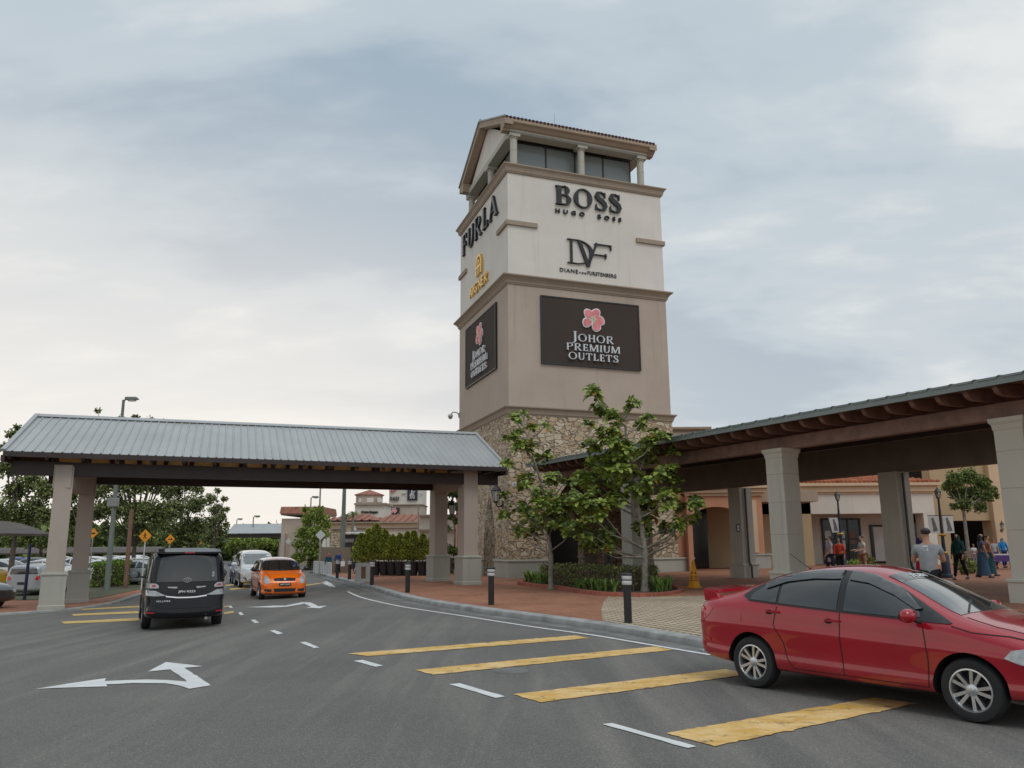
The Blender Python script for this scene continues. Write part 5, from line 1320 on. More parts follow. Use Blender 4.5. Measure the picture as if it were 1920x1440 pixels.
for k in range(14):
    y0, y1 = -.66+1.32*k/14, -.66+1.32*(k+1)/14
    f0, f1 = (1-abs(y0/.76)**6), (1-abs(y1/.76)**6)
    def pt(y, x, z, e_): return Vector((x+.09-.02*(1-(y/.75)**2), y, z-.065+.02*(1-(y/.75)**2)+e_))
    mb.hexa([pt(y0, -2.03, 1.205, -.02), pt(y0, -2.27, 1.225, -.018), pt(y1, -2.27, 1.225, -.018), pt(y1, -2.03, 1.205, -.02), pt(y0, -2.03, 1.205, .025), pt(y0, -2.27, 1.225, .022), pt(y1, -2.27, 1.225, .022), pt(y1, -2.03, 1.205, .025)])
mb.build('spoiler', M['red_paint'], red.root, merge=True, smooth=True, ang=40)
for sy in (-1, 1):
    mb = MB(); mb.hexa([Vector(q) for q in ((-1.92, sy*.69, 1.06), (-2.16, sy*.69, 1.02), (-2.16, sy*.62, 1.04), (-1.92, sy*.62, 1.09), (-1.97, sy*.70, 1.16), (-2.17, sy*.70, 1.175), (-2.17, sy*.64, 1.175), (-1.97, sy*.64, 1.16))]); mb.build('spoiler_foot', M['red_paint'], red.root, bevel=.012)
antenna(red, (-.92, 0, 1.455), lean=(-.30, 0, .20))
wfr = wm(red.root)
vt = lambda a, b, d: wfr @ Vector((.50-b*1.0, -a*-1.0*0+a, 1.42+(b)*.42+d))
def vis_fr(a, b, d):
    q = Vector((.53-b, a, 3)); loc, nr, ix, ds = red.bvh.ray_cast(Vector((q.x, q.y, 4)), Vector((0, 0, -1))); return wfr @ (loc+nr*(.012+d))
put_text(red.root, 'visor_lettering', '7CEN', vis_fr, -.20, .16, -.03, .05, .002, M['white'], bold=.02, shear=.3)

# ---- generic detailing used by the others
def side_kit(c, wins, gaps=(), handles=(), surround=None, glass=None):
    for sd_ in (-1, 1):
        if surround: c.patch('window_surround', surround, 'y', M['black'], .008, .06, c.root, .008, sd_)
        for w in wins: c.patch('side_window', w, 'y', glass or M['car_glass'], .016, .10, c.root, .008, sd_)
        for g in gaps: c.line('panel_gap', g, .012, 'y', M['gap'], side=sd_)
        for h in handles: c.handle(h[0], h[1], sd_)

# ---- black minivan seen from behind
VAN = [(-2.42, .40, .70, 1.04, .66, .60, 1.70, 1.72, .07), (-2.38, .30, .84, 1.10, .83, .70, 1.79, 1.82, .08), (-2.18, .25, .905, 1.12, .895, .76, 1.83, 1.865, .07), (-1.5, .23, .915, 1.10, .90, .77, 1.84, 1.88), (-.5, .23, .915, 1.08, .90, .77, 1.84, 1.88),
       (.45, .23, .915, 1.06, .90, .75, 1.80, 1.84), (1.0, .23, .915, 1.04, .89, .74, 1.62, 1.66), (1.55, .23, .91, 1.02, .87, .74, 1.22, 1.27), (1.95, .24, .89, .98, .82, .66, 1.05, 1.09), (2.28, .28, .80, .86, .72, .5, .90, .93), (2.40, .40, .6, .74, .56, .4, .76, .78)]
vr, vl_ = G(404, 1170), G(276, 1181)
vh = Vector((math.sin(math.radians(-25.5)), math.cos(math.radians(-25.5)), 0)); vc_ = Vector((-8.62, 21.35, 0))
VAN = [(q[0], q[1], q[2]*.965, q[3], q[4]*.965, q[5]*.965, *q[6:]) for q in VAN]
van = Car('minivan', 'black minivan with clear tail lamps seen from behind, driving away under the road canopy', 'minivan', VAN, M['black_paint'], (vc_.x, vc_.y, gz(vc_.x)), heading(vh.x, vh.y), (-1.40, 1.50), .335, 1.58, lvl=3, rim_kind='seven')
side_kit(van, [[(-2.0, 1.17), (-2.0, 1.66), (-1.1, 1.70), (-1.1, 1.16)], [(-1.02, 1.16), (-1.02, 1.70), (-.1, 1.69), (-.1, 1.14)], [(-.03, 1.14), (-.03, 1.69), (.6, 1.60), (.95, 1.40), (1.0, 1.12)]], [[(-.06, 1.1), (-.06, .35)], [(1.05, 1.05), (1.05, .35)], [(-1.1, 1.1), (-1.1, .8), (-.95, .5)]], [(-.2, .95), (-.35, .95)])
rr_ = van.root
van.patch('rear_window', [(-.66, 1.10), (.66, 1.10), (.64, 1.35), (.60, 1.60), (.56, 1.70), (-.56, 1.70), (-.60, 1.60), (-.64, 1.35)], 'x', M['car_glass'], .006, .08, rr_, .01, -1)
van.patch('tailgate_panel', [(-.86, .875), (.86, .875), (.86, .915), (.60, .93), (.56, 1.075), (-.56, 1.075), (-.60, .93), (-.86, .915)], 'x', M['black'], .008, .08, rr_, .01, -1)
for s_ in (-1, 1):
    van.patch('tail_light', [(s_*.60, 1.02), (s_*.66, 1.065), (s_*.74, 1.07), (s_*.85, 1.075), (s_*.85, .965), (s_*.60, .96)], 'x', M['tail_clear'] if 'tail_clear' in M else M['lamp_glass'], .014, .06, rr_, .012, -1)
    van.patch('tail_light', [(s_*.42, .79), (s_*.52, .83), (s_*.66, .905), (s_*.85, .915), (s_*.85, .80), (s_*.66, .785)], 'x', M['lamp_glass'], .014, .06, rr_, .012, -1)
    van.patch('reversing_light', [(s_*.22, .945), (s_*.40, .965), (s_*.42, .99), (s_*.20, .985)], 'x', M['lamp_glass'], .016, .06, rr_, .012, -1)
    van.patch('lamp_detail', [(s_*.66, .99), (s_*.74, .99), (s_*.74, 1.04), (s_*.68, 1.04)], 'x', M['lamp_red'], .020, .06, rr_, .004, -1)
    van.patch('reflector', [(s_*.66, .405), (s_*.83, .41), (s_*.83, .44), (s_*.66, .435)], 'x', M['lamp_red'], .012, .06, rr_, .01, -1)
    van.mirror(.95, 1.12, s_, sc=1.25)
van.line('chrome_strip', [(-.44, .775), (-.2, .745), (0, .74), (.2, .745), (.44, .775)], .028, 'x', M['chrome'], .018, -1, rr_)
van.line('bumper_seam', [(-.88, .60), (-.6, .56), (-.55, .50), (.55, .50), (.6, .56), (.88, .60)], .012, 'x', M['gap'], .004, -1)
van.line('tailgate_gap', [(-.74, 1.72), (-.79, 1.2), (-.66, .8), (-.62, .60)], .012, 'x', M['gap'], .004, -1)
van.line('tailgate_gap', [(.74, 1.72), (.79, 1.2), (.66, .8), (.62, .60)], .012, 'x', M['gap'], .004, -1)
van.plate(-1, 0, .87, .44, .115, 'JPN 9223')
mb = MB()
for k in range(14):
    y0, y1 = -.70+1.40*k/14, -.70+1.40*(k+1)/14
    def bx_(y): return -.05*(1-(y/.7)**2)
    mb.hexa([Vector(q) for q in ((-2.12, y0, 1.74), (-2.50+bx_(y0), y0, 1.735), (-2.50+bx_(y1), y1, 1.735), (-2.12, y1, 1.74), (-2.12, y0, 1.865-.03*abs(y0/.7)**3), (-2.50+bx_(y0), y0, 1.775), (-2.50+bx_(y1), y1, 1.775), (-2.12, y1, 1.865-.03*abs(y1/.7)**3))])
mb.build('spoiler', M['black_paint'], rr_, merge=True, smooth=True, ang=35)
mb = MB(); mb.box((-2.552, 0, 1.757), (.012, .22, .022)); mb.build('brake_light', M['lamp_red'], rr_)
emb = van.at('x', 0, 1.135, -1, .012); mb = MB()
def ell(cx, cz, rx, rz, w, n=26):
    for k in range(n):
        a0, a1 = 2*PI*k/n, 2*PI*(k+1)/n
        P = [Vector((-0, cx+rx*math.cos(a0), cz+rz*math.sin(a0))), Vector((0, cx+rx*math.cos(a1), cz+rz*math.sin(a1))), Vector((0, cx+(rx-w)*math.cos(a1), cz+(rz-w)*math.sin(a1))), Vector((0, cx+(rx-w)*math.cos(a0), cz+(rz-w)*math.sin(a0)))]
        mb.prism([emb+p for p in P], (-.012-.0002*(k % 5), 0, 0))
ell(0, 0, .085, .058, .012); ell(0, .004, .026, .052, .009); ell(0, .027, .062, .022, .009)
mb.build('emblem', M['chrome'], rr_)
q0 = van.at('x', .62, .66, -1, .012)
put_text(rr_, 'model_lettering', 'VELLFIRE', (lambda a, b, d: wm(rr_) @ Vector((van.at('x', -a, b, -1).x-.006-d, -a, b))), -.64, -.34, .655, .69, .006, M['chrome'], spacing=1.2)
for z in (1.29, 1.225):
    p = van.at('x', -.56, z, -1, .012); mb = MB(); mb.lathe([(.001, 0), (.030, 0), (.030, .004), (.001, .004)], (0, 0, 0), 14, M=Matrix.Rotation(-PI/2, 3, 'Y')); mb.v = [v+p for v in mb.v]; mb.build('window_sticker', M['lamp_glass'], rr_)
mb = MB(); mb.tube([(-2.50, -.45, .27), (-2.2, -.45, .27)], .035, 10); mb.build('exhaust_pipe', M['chrome'], rr_, smooth=True)

# ---- orange hatchback facing the camera
HAT = [(-1.84, .36, .62, .98, .58, .48, 1.28, 1.30), (-1.78, .24, .78, 1.00, .74, .60, 1.40, 1.42), (-1.45, .19, .84, 1.01, .80, .62, 1.455, 1.49), (-.8, .18, .845, 1.0, .81, .62, 1.48, 1.515), (-.1, .18, .845, .985, .81, .62, 1.475, 1.51), (.3, .18, .845, .975, .81, .62, 1.40, 1.44), (.72, .18, .845, .965, .80, .64, 1.17, 1.21),
       (1.02, .18, .845, .95, .79, .60, 1.01, 1.05), (1.40, .17, .84, .88, .76, .55, .92, .96), (1.68, .17, .80, .78, .66, .45, .81, .84), (1.82, .20, .70, .66, .56, .4, .69, .71), (1.87, .28, .52, .58, .46, .3, .60, .61)]
of = G(540, 1122); 
oc = Vector((-9.13, 31.9, 0)); od = Vector((.41, -.91, 0)).normalized()
ora = Car('car', 'orange small hatchback with white roof and black pillars, coming towards the camera', 'car', HAT, M['orange_paint'], (oc.x, oc.y, gz(oc.x)-.01), heading(od.x, od.y), (-1.17, 1.21), .295, 1.47, lvl=3, rim_kind='five')
orr = ora.root
side_kit(ora, [[(-.72, 1.04), (-.72, 1.36), (-1.25, 1.32), (-1.4, 1.06)], [(-.66, 1.04), (-.66, 1.37), (-.1, 1.36), (.3, 1.28), (.62, 1.08), (.66, 1.03)]], [[(-.69, 1.0), (-.69, .25)], [(.78, .95), (.78, .3)]], [(-.5, .88)],
         surround=[(-1.5, 1.03), (-1.35, 1.36), (-.7, 1.41), (0, 1.40), (.35, 1.32), (.72, 1.10), (.84, 1.0)])
ora.patch('windscreen', [(-.70, 1.03), (0, 1.015), (.70, 1.03), (.66, 1.18), (.60, 1.33), (.56, 1.40), (0, 1.425), (-.56, 1.40), (-.60, 1.33), (-.66, 1.18)], 'x', M['car_glass'], .005, .07, orr, .01, 1)
ora.patch('roof_panel', [(.12, -.60), (.16, 0), (.12, .60), (-1.4, .60), (-1.5, 0), (-1.4, -.60)], 'z', M['white_paint'], .005, .1, orr, .01)
for s_ in (-1, 1):
    ora.patch('headlight', [(s_*.53, .60), (s_*.56, .78), (s_*.64, .86), (s_*.70, .82), (s_*.745, .68), (s_*.70, .60), (s_*.62, .565)], 'x', M['lamp_glass'], .008, .05, orr, .012, 1)
    ora.patch('fog_recess', [(s_*.46, .30), (s_*.47, .385), (s_*.70, .40), (s_*.72, .32), (s_*.66, .28)], 'x', M['black_rough'], .004, .06, orr, .01, 1)
    ora.line('bumper_slot', [(s_*.44, .225), (s_*.68, .235)], .018, 'x', M['gap'], .004, 1)
    ora.mirror(.66, 1.02, s_, M['black'])
ora.patch('grille', [(-.36, .665), (.36, .665), (.40, .76), (.2, .775), (-.2, .775), (-.40, .76)], 'x', M['black_rough'], .005, .06, orr, .01, 1)
ora.patch('lower_grille', [(-.37, .285), (.37, .285), (.40, .41), (-.40, .41)], 'x', M['black_rough'], .005, .06, orr, .01, 1)
for z in (.70, .735): ora.line('grille_bar', [(-.38, z), (.38, z)], .008, 'x', M['gap'], .009, 1, orr)
for z in (.33, .37): ora.line('grille_bar', [(-.37, z), (.37, z)], .008, 'x', M['gap'], .009, 1, orr)
p = ora.at('x', 0, .72, 1, .012); mb = MB(); mb.lathe([(.001, 0), (.055, 0), (.05, .012), (.001, .014)], (0, 0, 0), 16, M=Matrix.Rotation(PI/2, 3, 'Y')); mb.v = [v+p for v in mb.v]; mb.build('emblem', M['chrome'], orr)
ora.plate(1, 0, .545, .42, .10, 'JNK 9222')
ora.line('bonnet_gap', [(1.05, -.62), (1.4, -.58), (1.72, -.48)], .01, 'z', M['gap']); ora.line('bonnet_gap', [(1.05, .62), (1.4, .58), (1.72, .48)], .01, 'z', M['gap'])
ora.line('wiper', [(-.45, 1.035), (.05, 1.05)], .018, 'x', M['black'], .012, 1)
p = ora.at('x', .52, 1.20, 1, .012); mb = MB(); mb.box(p, (.006, .10, .16)); mb.build('windscreen_sticker', M['sticker'] if 'sticker' in M else M['blue_paint'], orr)

# ---- white van coming behind it, blue car, olive suv
def front_kit(c, ws, lights, grille, plate_z=.5, low=None, m=None):
    c.patch('windscreen', ws, 'x', M['car_glass_clear'], .005, .12, c.root, .01, 1)
    for s_ in (-1, 1): c.patch('headlight', [(s_*a, b) for a, b in lights], 'x', M['lamp_glass'], .008, .08, c.root, .012, 1)
    c.patch('grille', grille, 'x', m or M['black_rough'], .005, .1, c.root, .01, 1)
    if low: c.patch('lower_grille', low, 'x', M['black_rough'], .005, .1, c.root, .01, 1)
    c.plate(1, 0, plate_z, .42, .11, None)
wsV = [(-.74, 1.16), (.74, 1.16), (.70, 1.45), (.64, 1.68), (-.64, 1.68), (-.70, 1.45)]
wc = Vector((-13.7, 43.5, 0)); wdv = Vector((.39, -.92, 0))
whv = Car('minivan', 'white minivan coming towards the camera behind the orange hatchback', 'minivan', VAN, M['white_paint'], (wc.x, wc.y, gz(wc.x)), heading(wdv.x, wdv.y), (-1.4, 1.5), .335, 1.56, rim_kind='five')
side_kit(whv, [[(-2.0, 1.17), (-2.0, 1.66), (-1.1, 1.70), (-1.1, 1.16)], [(-1.02, 1.16), (-1.02, 1.70), (-.1, 1.69), (-.1, 1.14)], [(-.03, 1.14), (-.03, 1.69), (.6, 1.60), (.95, 1.40), (1.0, 1.12)]])
front_kit(whv, wsV, [(.44, .80), (.46, .90), (.72, .97), (.80, .92), (.78, .82)], [(-.42, .78), (.42, .78), (.42, .92), (-.42, .92)], .5, [(-.5, .34), (.5, .34), (.46, .46), (-.46, .46)])
whv.patch('bonnet_trim', [(-.70, 1.0), (.70, 1.0), (.70, 1.02), (-.70, 1.02)], 'x', M['chrome'], .006, .1, whv.root, .01, 1)
for s_ in (-1, 1): whv.mirror(1.0, 1.10, s_, sc=1.3); whv.patch('fog_light', [(s_*.55, .38), (s_*.74, .40), (s_*.74, .56), (s_*.62, .54)], 'x', M['black_rough'], .005, .08, whv.root, .01, 1)
MPV = [(-2.1, .36, .66, 1.0, .62, .52, 1.50, 1.52, .06), (-2.03, .26, .82, 1.03, .79, .62, 1.60, 1.63, .05), (-1.6, .22, .86, 1.04, .83, .66, 1.66, 1.69), (-.6, .21, .865, 1.02, .835, .66, 1.68, 1.71), (.2, .21, .865, 1.0, .835, .66, 1.62, 1.66), (.75, .21, .865, .99, .83, .67, 1.35, 1.39), (1.15, .21, .86, .97, .81, .64, 1.08, 1.12),
       (1.6, .22, .84, .92, .76, .55, .97, 1.0), (1.92, .26, .76, .80, .66, .45, .84, .86), (2.05, .36, .55, .68, .5, .35, .70, .71)]
bc = Vector((-16.1, 49.5, 0))
blu = Car('car', 'bright blue people carrier partly hidden by the white minivan', 'car', MPV, M['blue_paint'], (bc.x, bc.y, gz(bc.x)), heading(.4, -1), (-1.3, 1.35), .31, 1.48, rim_kind='five')
side_kit(blu, [[(-1.9, 1.1), (-1.8, 1.5), (-.9, 1.56), (-.9, 1.07)], [(-.82, 1.07), (-.82, 1.56), (-.1, 1.55), (-.1, 1.05)], [(-.03, 1.05), (-.03, 1.55), (.35, 1.45), (.8, 1.18), (.85, 1.03)]])
wsM = [(-.68, 1.07), (.68, 1.07), (.62, 1.3), (.56, 1.55), (-.56, 1.55), (-.62, 1.3)]
front_kit(blu, wsM, [(.46, .70), (.50, .82), (.66, .95), (.74, .88), (.70, .72)], [(-.42, .72), (.42, .72), (.42, .80), (-.42, .80)], .5, [(-.5, .34), (.5, .34), (.46, .5), (-.46, .5)])
for s_ in (-1, 1): blu.mirror(.85, 1.02, s_)
sc_ = Vector((-21.0, 56.0, 0))
suv = Car('car', 'olive grey sport utility car turning at the far end of the drive', 'car', MPV, M['olive_paint'], (sc_.x, sc_.y, gz(sc_.x)), heading(.75, -1), (-1.3, 1.35), .35, 1.5, rim_kind='five')
side_kit(suv, [[(-1.9, 1.1), (-1.8, 1.5), (-.9, 1.56), (-.9, 1.07)], [(-.82, 1.07), (-.82, 1.56), (-.1, 1.55), (-.1, 1.05)], [(-.03, 1.05), (-.03, 1.55), (.35, 1.45), (.8, 1.18), (.85, 1.03)]])
front_kit(suv, wsM, [(.46, .74), (.50, .84), (.66, .88), (.74, .84), (.70, .76)], [(-.42, .66), (.42, .66), (.42, .82), (-.42, .82)], .5, [(-.5, .34), (.5, .34), (.46, .5), (-.46, .5)])
for s_ in (-1, 1): suv.mirror(.85, 1.02, s_)

# ---- cars of the left car park
def rear_kit(c, win, lights):
    c.patch('rear_window', win, 'x', M['car_glass'], .005, .12, c.root, .01, -1)
    for s_ in (-1, 1): c.patch('tail_light', [(s_*a, b) for a, b in lights], 'x', M['lamp_red'], .006, .08, c.root, .01, -1)
    c.plate(-1, 0, .62, .44, .11, None)
sil = Car('car', 'silver hatchback seen from behind, parked behind the slim post at far left', 'car', HAT, M['silver_paint'], (0, 0, 0), 0, (-1.17, 1.21), .295, 1.47, rim_kind='five')
p = D(57, 1060, 38.0); sil.root.location = (p.x, p.y+1.0, gz(p.x)); sil.root.rotation_euler = (0, 0, heading(-.12, 1))
side_kit(sil, [[(-.72, 1.04), (-.72, 1.36), (-1.25, 1.32), (-1.4, 1.06)], [(-.66, 1.04), (-.66, 1.37), (-.1, 1.36), (.3, 1.28), (.62, 1.08), (.66, 1.03)]])
sil.patch('windscreen', [(-.66, 1.04), (.66, 1.04), (.6, 1.33), (.56, 1.38), (-.56, 1.38), (-.6, 1.33)], 'x', M['car_glass_clear'], .005, .1, sil.root, .01, 1)
rear_kit(sil, [(-.60, 1.02), (.60, 1.02), (.52, 1.34), (-.52, 1.34)], [(.50, .78), (.56, .92), (.74, .98), (.76, .84), (.62, .74)])
park = Car('car', 'white parked sedan', 'car', SED, M['white_paint'], (0, 0, 0), 0, (-1.29, 1.36), .31, 1.5, lvl=1, rim_kind='five')
side_kit(park, [[(-.07, 1.02), (-.07, 1.38), (-.78, 1.33), (-1.25, 1.15), (-1.3, 1.07)], [(.02, 1.02), (.02, 1.38), (.58, 1.22), (.95, 1.0)]])
park.patch('windscreen', [(.41, -.46), (.41, .46), (1.2, .60), (1.2, -.60)], 'z', M['car_glass_clear'], .006, .15, park.root, .01)
park.patch('rear_window', [(-.98, -.44), (-.98, .44), (-1.62, .50), (-1.62, -.50)], 'z', M['car_glass'], .006, .15, park.root, .01)
for s_ in (-1, 1): park.patch('tail_light', [(s_*.50, .80), (s_*.72, .82), (s_*.72, .94), (s_*.50, .94)], 'x', M['lamp_red'], .006, .1, park.root, .01, -1); park.patch('headlight', [(s_*.45, .60), (s_*.68, .62), (s_*.66, .70), (s_*.45, .68)], 'x', M['lamp_glass'], .006, .1, park.root, .01, 1)
WPN = 'white_car_paint'
cars = [(12, 1049, 53, 'white_paint', 'long white car roof at the far left edge, behind the silver hatchback'), (96, 1047, 51, 'white_paint', 'white car just behind the silver hatchback roof'), (62, 1041, 62, 'maroon_paint', 'dark car in the second row between the slim post and the near column'), (28, 1038, 66, 'blue_paint', 'dark blue car roof in the far row at the left edge'),
        (140, 1041, 60, 'white_paint', 'white car seen between the two left canopy columns'), (188, 1045, 50, 'white_paint', 'white car behind the hedge, left of the lamp post'), (217, 1043, 54, 'silver_paint', 'silver car roof between the lamp post and the brown post'),
        (252, 1041, 56, 'white_paint', 'white car right of the brown post'), (275, 1040, 48, 'silver_paint', 'silver car half hidden by the black minivan'), (228, 1037, 68, 'white_paint', 'white car in the far row behind the brown post'), (205, 1036, 74, 'maroon_paint', 'dark car in the far row behind the lamp post'),
        (262, 1036, 74, 'white_paint', 'white car in the far row left of the minivan roof'), (110, 1036, 70, 'silver_paint', 'silver car in the far row behind the near column'), (172, 1037, 66, 'white_paint', 'white car in the far row beside the rear left column')]
for i, (px, py, Y, pn, lb) in enumerate(cars):
    o = park.root if i == 0 else dup(park.root, None, {WPN: M[pn]})
    p = D(px, py, Y); o.location = (p.x, p.y, gz(p.x)); o.rotation_euler = (0, 0, heading(random.choice((-1, 1))*.98, random.uniform(-.25, -.1)))
    o['label'] = lb; o['group'] = 'cars parked in the left car park'
yel = dup(park.root, None, {WPN: M['yellow_paint']}); p = G(8, 1112); yel.location = (p.x-3.1, p.y+1.5, gz(p.x)); yel.rotation_euler = (0, 0, heading(-1, .35)); yel['label'] = 'yellow car cut off by the left edge of the picture'; yel['group'] = 'cars parked in the left car park'
bk = dup(park.root, None, {WPN: M['maroon_paint']}); p = G(11, 1146); bk.location = (p.x-2.75, p.y+.9, gz(p.x)); bk.rotation_euler = (0, 0, heading(1, -.12)); bk['label'] = 'dark car nose with its headlight just entering at the left edge by the kerb'; bk['group'] = None or 'cars entering at the left edge'
del bk['group']
# ---------------------------------------------------------------- people
def skin(verts, edges, rad, m, parent, name, sub=1):
    me = bpy.data.meshes.new(name); me.from_pydata([tuple(v) for v in verts], edges, [])
    o = bpy.data.objects.new('tmp', me); COL.objects.link(o)
    md = o.modifiers.new('s', 'SKIN'); md.use_smooth_shade = True; md.branch_smoothing = .4
    sv_ = me.skin_vertices[0].data if me.skin_vertices else None
    if sv_ is None:
        bm = bmesh.new(); bm.from_mesh(me); bm.verts.layers.skin.verify(); bm.to_mesh(me); bm.free(); sv_ = me.skin_vertices[0].data
    for i, r in enumerate(rad): sv_[i].radius = (r, r) if isinstance(r, (int, float)) else r; sv_[i].use_root = (i == 0)
    ms_ = o.modifiers.new('u', 'SUBSURF'); ms_.levels = sub; ms_.render_levels = sub
    bpy.context.view_layer.update()
    r = bpy.data.meshes.new_from_object(o.evaluated_get(bpy.context.evaluated_depsgraph_get())); bpy.data.objects.remove(o)
    r.name = name; r.materials.clear(); r.materials.append(m); r.polygons.foreach_set('use_smooth', [True]*len(r.polygons))
    q = bpy.data.objects.new(name, r); COL.objects.link(q); q.parent = parent; return q
def cloth(name, rgb): return mat(name, rgb, .85, var=.15, vs=8, spec=.2, bump=.2, bs=60)
SKINM = mat('skin', (.38, .20, .13), .55, var=.05); SKIN2 = mat('pale_skin', (.50, .30, .21), .55, var=.05)
HAIR = mat('black_hair', (.012, .010, .009), .5, var=.3, vs=30); HAIR2 = mat('brown_hair', (.09, .045, .025), .5, var=.3, vs=30)
SHOE = mat('dark_shoe', (.03, .03, .035), .5)
def person(label, pos, rz, h=1.66, stride=.0, top=(.3, .3, .3), legs=(.03, .03, .035), skinm=None, hair='short', haircol=None, armL=(.06, .02), armR=(.06, .02), shorts=False, skirt=False, tunic=False, sleeve=False, stout=1.0, group=None):
    """local frame: +y is the way the person faces. arm = (elbow forward, wrist forward+up amount)"""
    skinm = skinm or SKINM; k = h/1.70
    P = thing('person', label, 'person', tuple(pos), rz, group); P.scale = (k, k, k)
    L = []; E_l = []; R = []
    def v(x, y, z, r, link=None):
        L.append(Vector((x, y, z))); R.append(r); i = len(L)-1
        if link is not None: E_l.append((link, i))
        return i
    w = stout
    pel = v(0, 0, .96, (.125*w, .10*w)); sp_ = v(0, .0, 1.14, (.125*w, .095*w), pel); ch = v(0, 0, 1.32, (.15*w, .10*w), sp_); nk = v(0, .0, 1.46, .055, ch); nk2 = v(0, .012, 1.51, .052, nk)
    jaw = v(0, .03, 1.55, (.064, .068), nk2); hm = v(0, .02, 1.625, (.082, .098), jaw); ht = v(0, .01, 1.69, (.062, .072), hm)
    arms = {}
    for s_, a in ((-1, armL), (1, armR)):
        sh = v(s_*.165*w, 0, 1.385, .062, ch); el_ = v(s_*(.215*w+a[0]*.05), a[0]*.9-.02, 1.385-.27+abs(a[0])*.10, .044, sh)
        wr_ = v(s_*(.22*w-a[1]*.22), L[el_].y+.05+a[1]*.9, L[el_].z-.235+a[1]*.85, .030, el_)
        d = (L[wr_]-L[el_]).normalized(); pm = v(*(L[wr_]+d*.055), .034, wr_); kn = v(*(L[wr_]+d*.095), (.036, .024), pm)
        side = Vector((0, 1, 0)) if abs(d.y) < .8 else Vector((1, 0, 0)); side = (side-d*side.dot(d)).normalized(); cur = d.cross(side).normalized()*(-s_)
        for q, (o_, ln) in enumerate(((-.028, .055), (-.010, .068), (.010, .064), (.027, .050))):
            f1 = v(*(L[kn]+side*o_+d*.03), .0095, kn); f2 = v(*(L[f1]+d*ln*.5+cur*.010), .0085, f1); v(*(L[f2]+d*ln*.35+cur*.022), .007, f2)
        t1 = v(*(L[pm]+side*.040+d*.005), .011, pm); v(*(L[t1]+side*.012+d*.035), .009, t1)
        arms[s_] = (sh, el_, wr_)
    legsi = {}
    for s_ in (-1, 1):
        st_ = s_*stride
        hp = v(s_*.085*w, 0, .90, .088*w, pel); kn = v(s_*.09, st_*.42+.02, .50, .058, hp); an = v(s_*.09, st_*.85-(.06 if st_ < 0 else 0), .085+(.05 if st_ < 0 else 0), .038, kn)
        he = v(s_*.09, L[an].y-.02, .045+(.05 if st_ < 0 else 0), .036, an); v(s_*.10, L[an].y+.14, .030, (.040, .026), he); legsi[s_] = (hp, kn, an)
    nose = v(0, .118, 1.615, .012, hm)
    skin(L, E_l, R, skinm, P, 'body')
    mt = cloth('top_fabric', top); ml = cloth('leg_fabric', legs)
    # shirt
    def chain(idx, add): return [(L[i], (R[i] if isinstance(R[i], tuple) else (R[i], R[i])), add) for i in idx]
    V, Ee, Rr = [], [], []
    def pushc(pts, start=None):
        prev = start
        for p, r in pts:
            V.append(Vector(p)); Rr.append(r); i = len(V)-1
            if prev is not None: Ee.append((prev, i))
            prev = i
        return prev
    zb = .60 if tunic else .86
    V.append(L[ch]); Rr.append((.168*w, .118*w))
    pushc([(L[sp_], (.145*w, .115*w)), (L[pel], (.150*w, .122*w)), (Vector((0, 0, zb)), (.160*w*(1.15 if tunic else 1), .130*w*(1.15 if tunic else 1)))], 0)
    pushc([(Vector((0, 0, 1.425)), (.085, .07))], 0)
    for s_ in (-1, 1):
        sh, el_, wr_ = arms[s_]
        pts = [(L[sh], .078), (L[sh].lerp(L[el_], .62), .064)]
        if sleeve: pts += [(L[el_], .056), (L[el_].lerp(L[wr_], .93), .044)]
        pushc(pts, 0)
    skin(V, Ee, Rr, mt, P, 'shirt')
    # legs
    if skirt:
        mb = MB(); mb.lathe([(.13*w, 1.0), (.17*w, .86), (.20*w, .5), (.25*w, .10), (.24*w, .09)], (0, 0, 0), 18); mb.build('skirt', ml, P, smooth=True)
    else:
        V, Ee, Rr = [Vector((0, 0, .95))], [], [(.138*w, .112*w)]
        for s_ in (-1, 1):
            hp, kn, an = legsi[s_]
            if shorts: pushc([(L[hp], .105*w), (L[hp].lerp(L[kn], .85), .085)], 0)
            else: pushc([(L[hp], .104*w), (L[kn], .076), (L[kn].lerp(L[an], .95), .062)], 0)
        skin(V, Ee, Rr, ml, P, 'trousers')
    for s_ in (-1, 1):
        mb = MB(); hp, kn, an = legsi[s_]; c = L[an]; zo = .05 if stride and s_*stride < 0 else 0
        mb.lathe([(.03, 0), (.05, .01), (.052, .04), (.038, .075), (.001, .085)], (0, 0, 0), 12)
        n_ = 5*12
        for q in range(len(mb.v)-n_, len(mb.v)): t = mb.v[q]; mb.v[q] = Vector((t.x*.9+c.x, t.y*2.3+c.y+.055, t.z+zo*.5))
        mb.build('shoe', SHOE, P, smooth=True, ang=60)
    hc = haircol or HAIR
    if hair == 'short': skin([(0, -.028, 1.60), (0, -.022, 1.655), (0, .006, 1.712)], [(0, 1), (1, 2)], [(.082, .080), (.098, .104), (.070, .084)], hc, P, 'hair')
    elif hair == 'bun': skin([(0, -.02, 1.59), (0, -.012, 1.655), (0, .010, 1.71), (0, -.11, 1.67)], [(0, 1), (1, 2), (1, 3)], [(.080, .080), (.098, .104), (.07, .08), (.045, .045)], hc, P, 'hair')
    elif hair == 'scarf': skin([(0, -.005, 1.655), (0, -.01, 1.55), (0, .0, 1.44), (0, .01, 1.34)], [(0, 1), (1, 2), (2, 3)], [(.098, .098), (.095, .10), (.13, .10), (.16, .12)], cloth('scarf_fabric', haircol or top), P, 'headscarf')
    # face: eyes and mouth
    mb = MB()
    for s_ in (-1, 1): mb.lathe([(.001, -.006), (.010, -.004), (.010, .004), (.001, .006)], (s_*.030, .104, 1.632), 8)
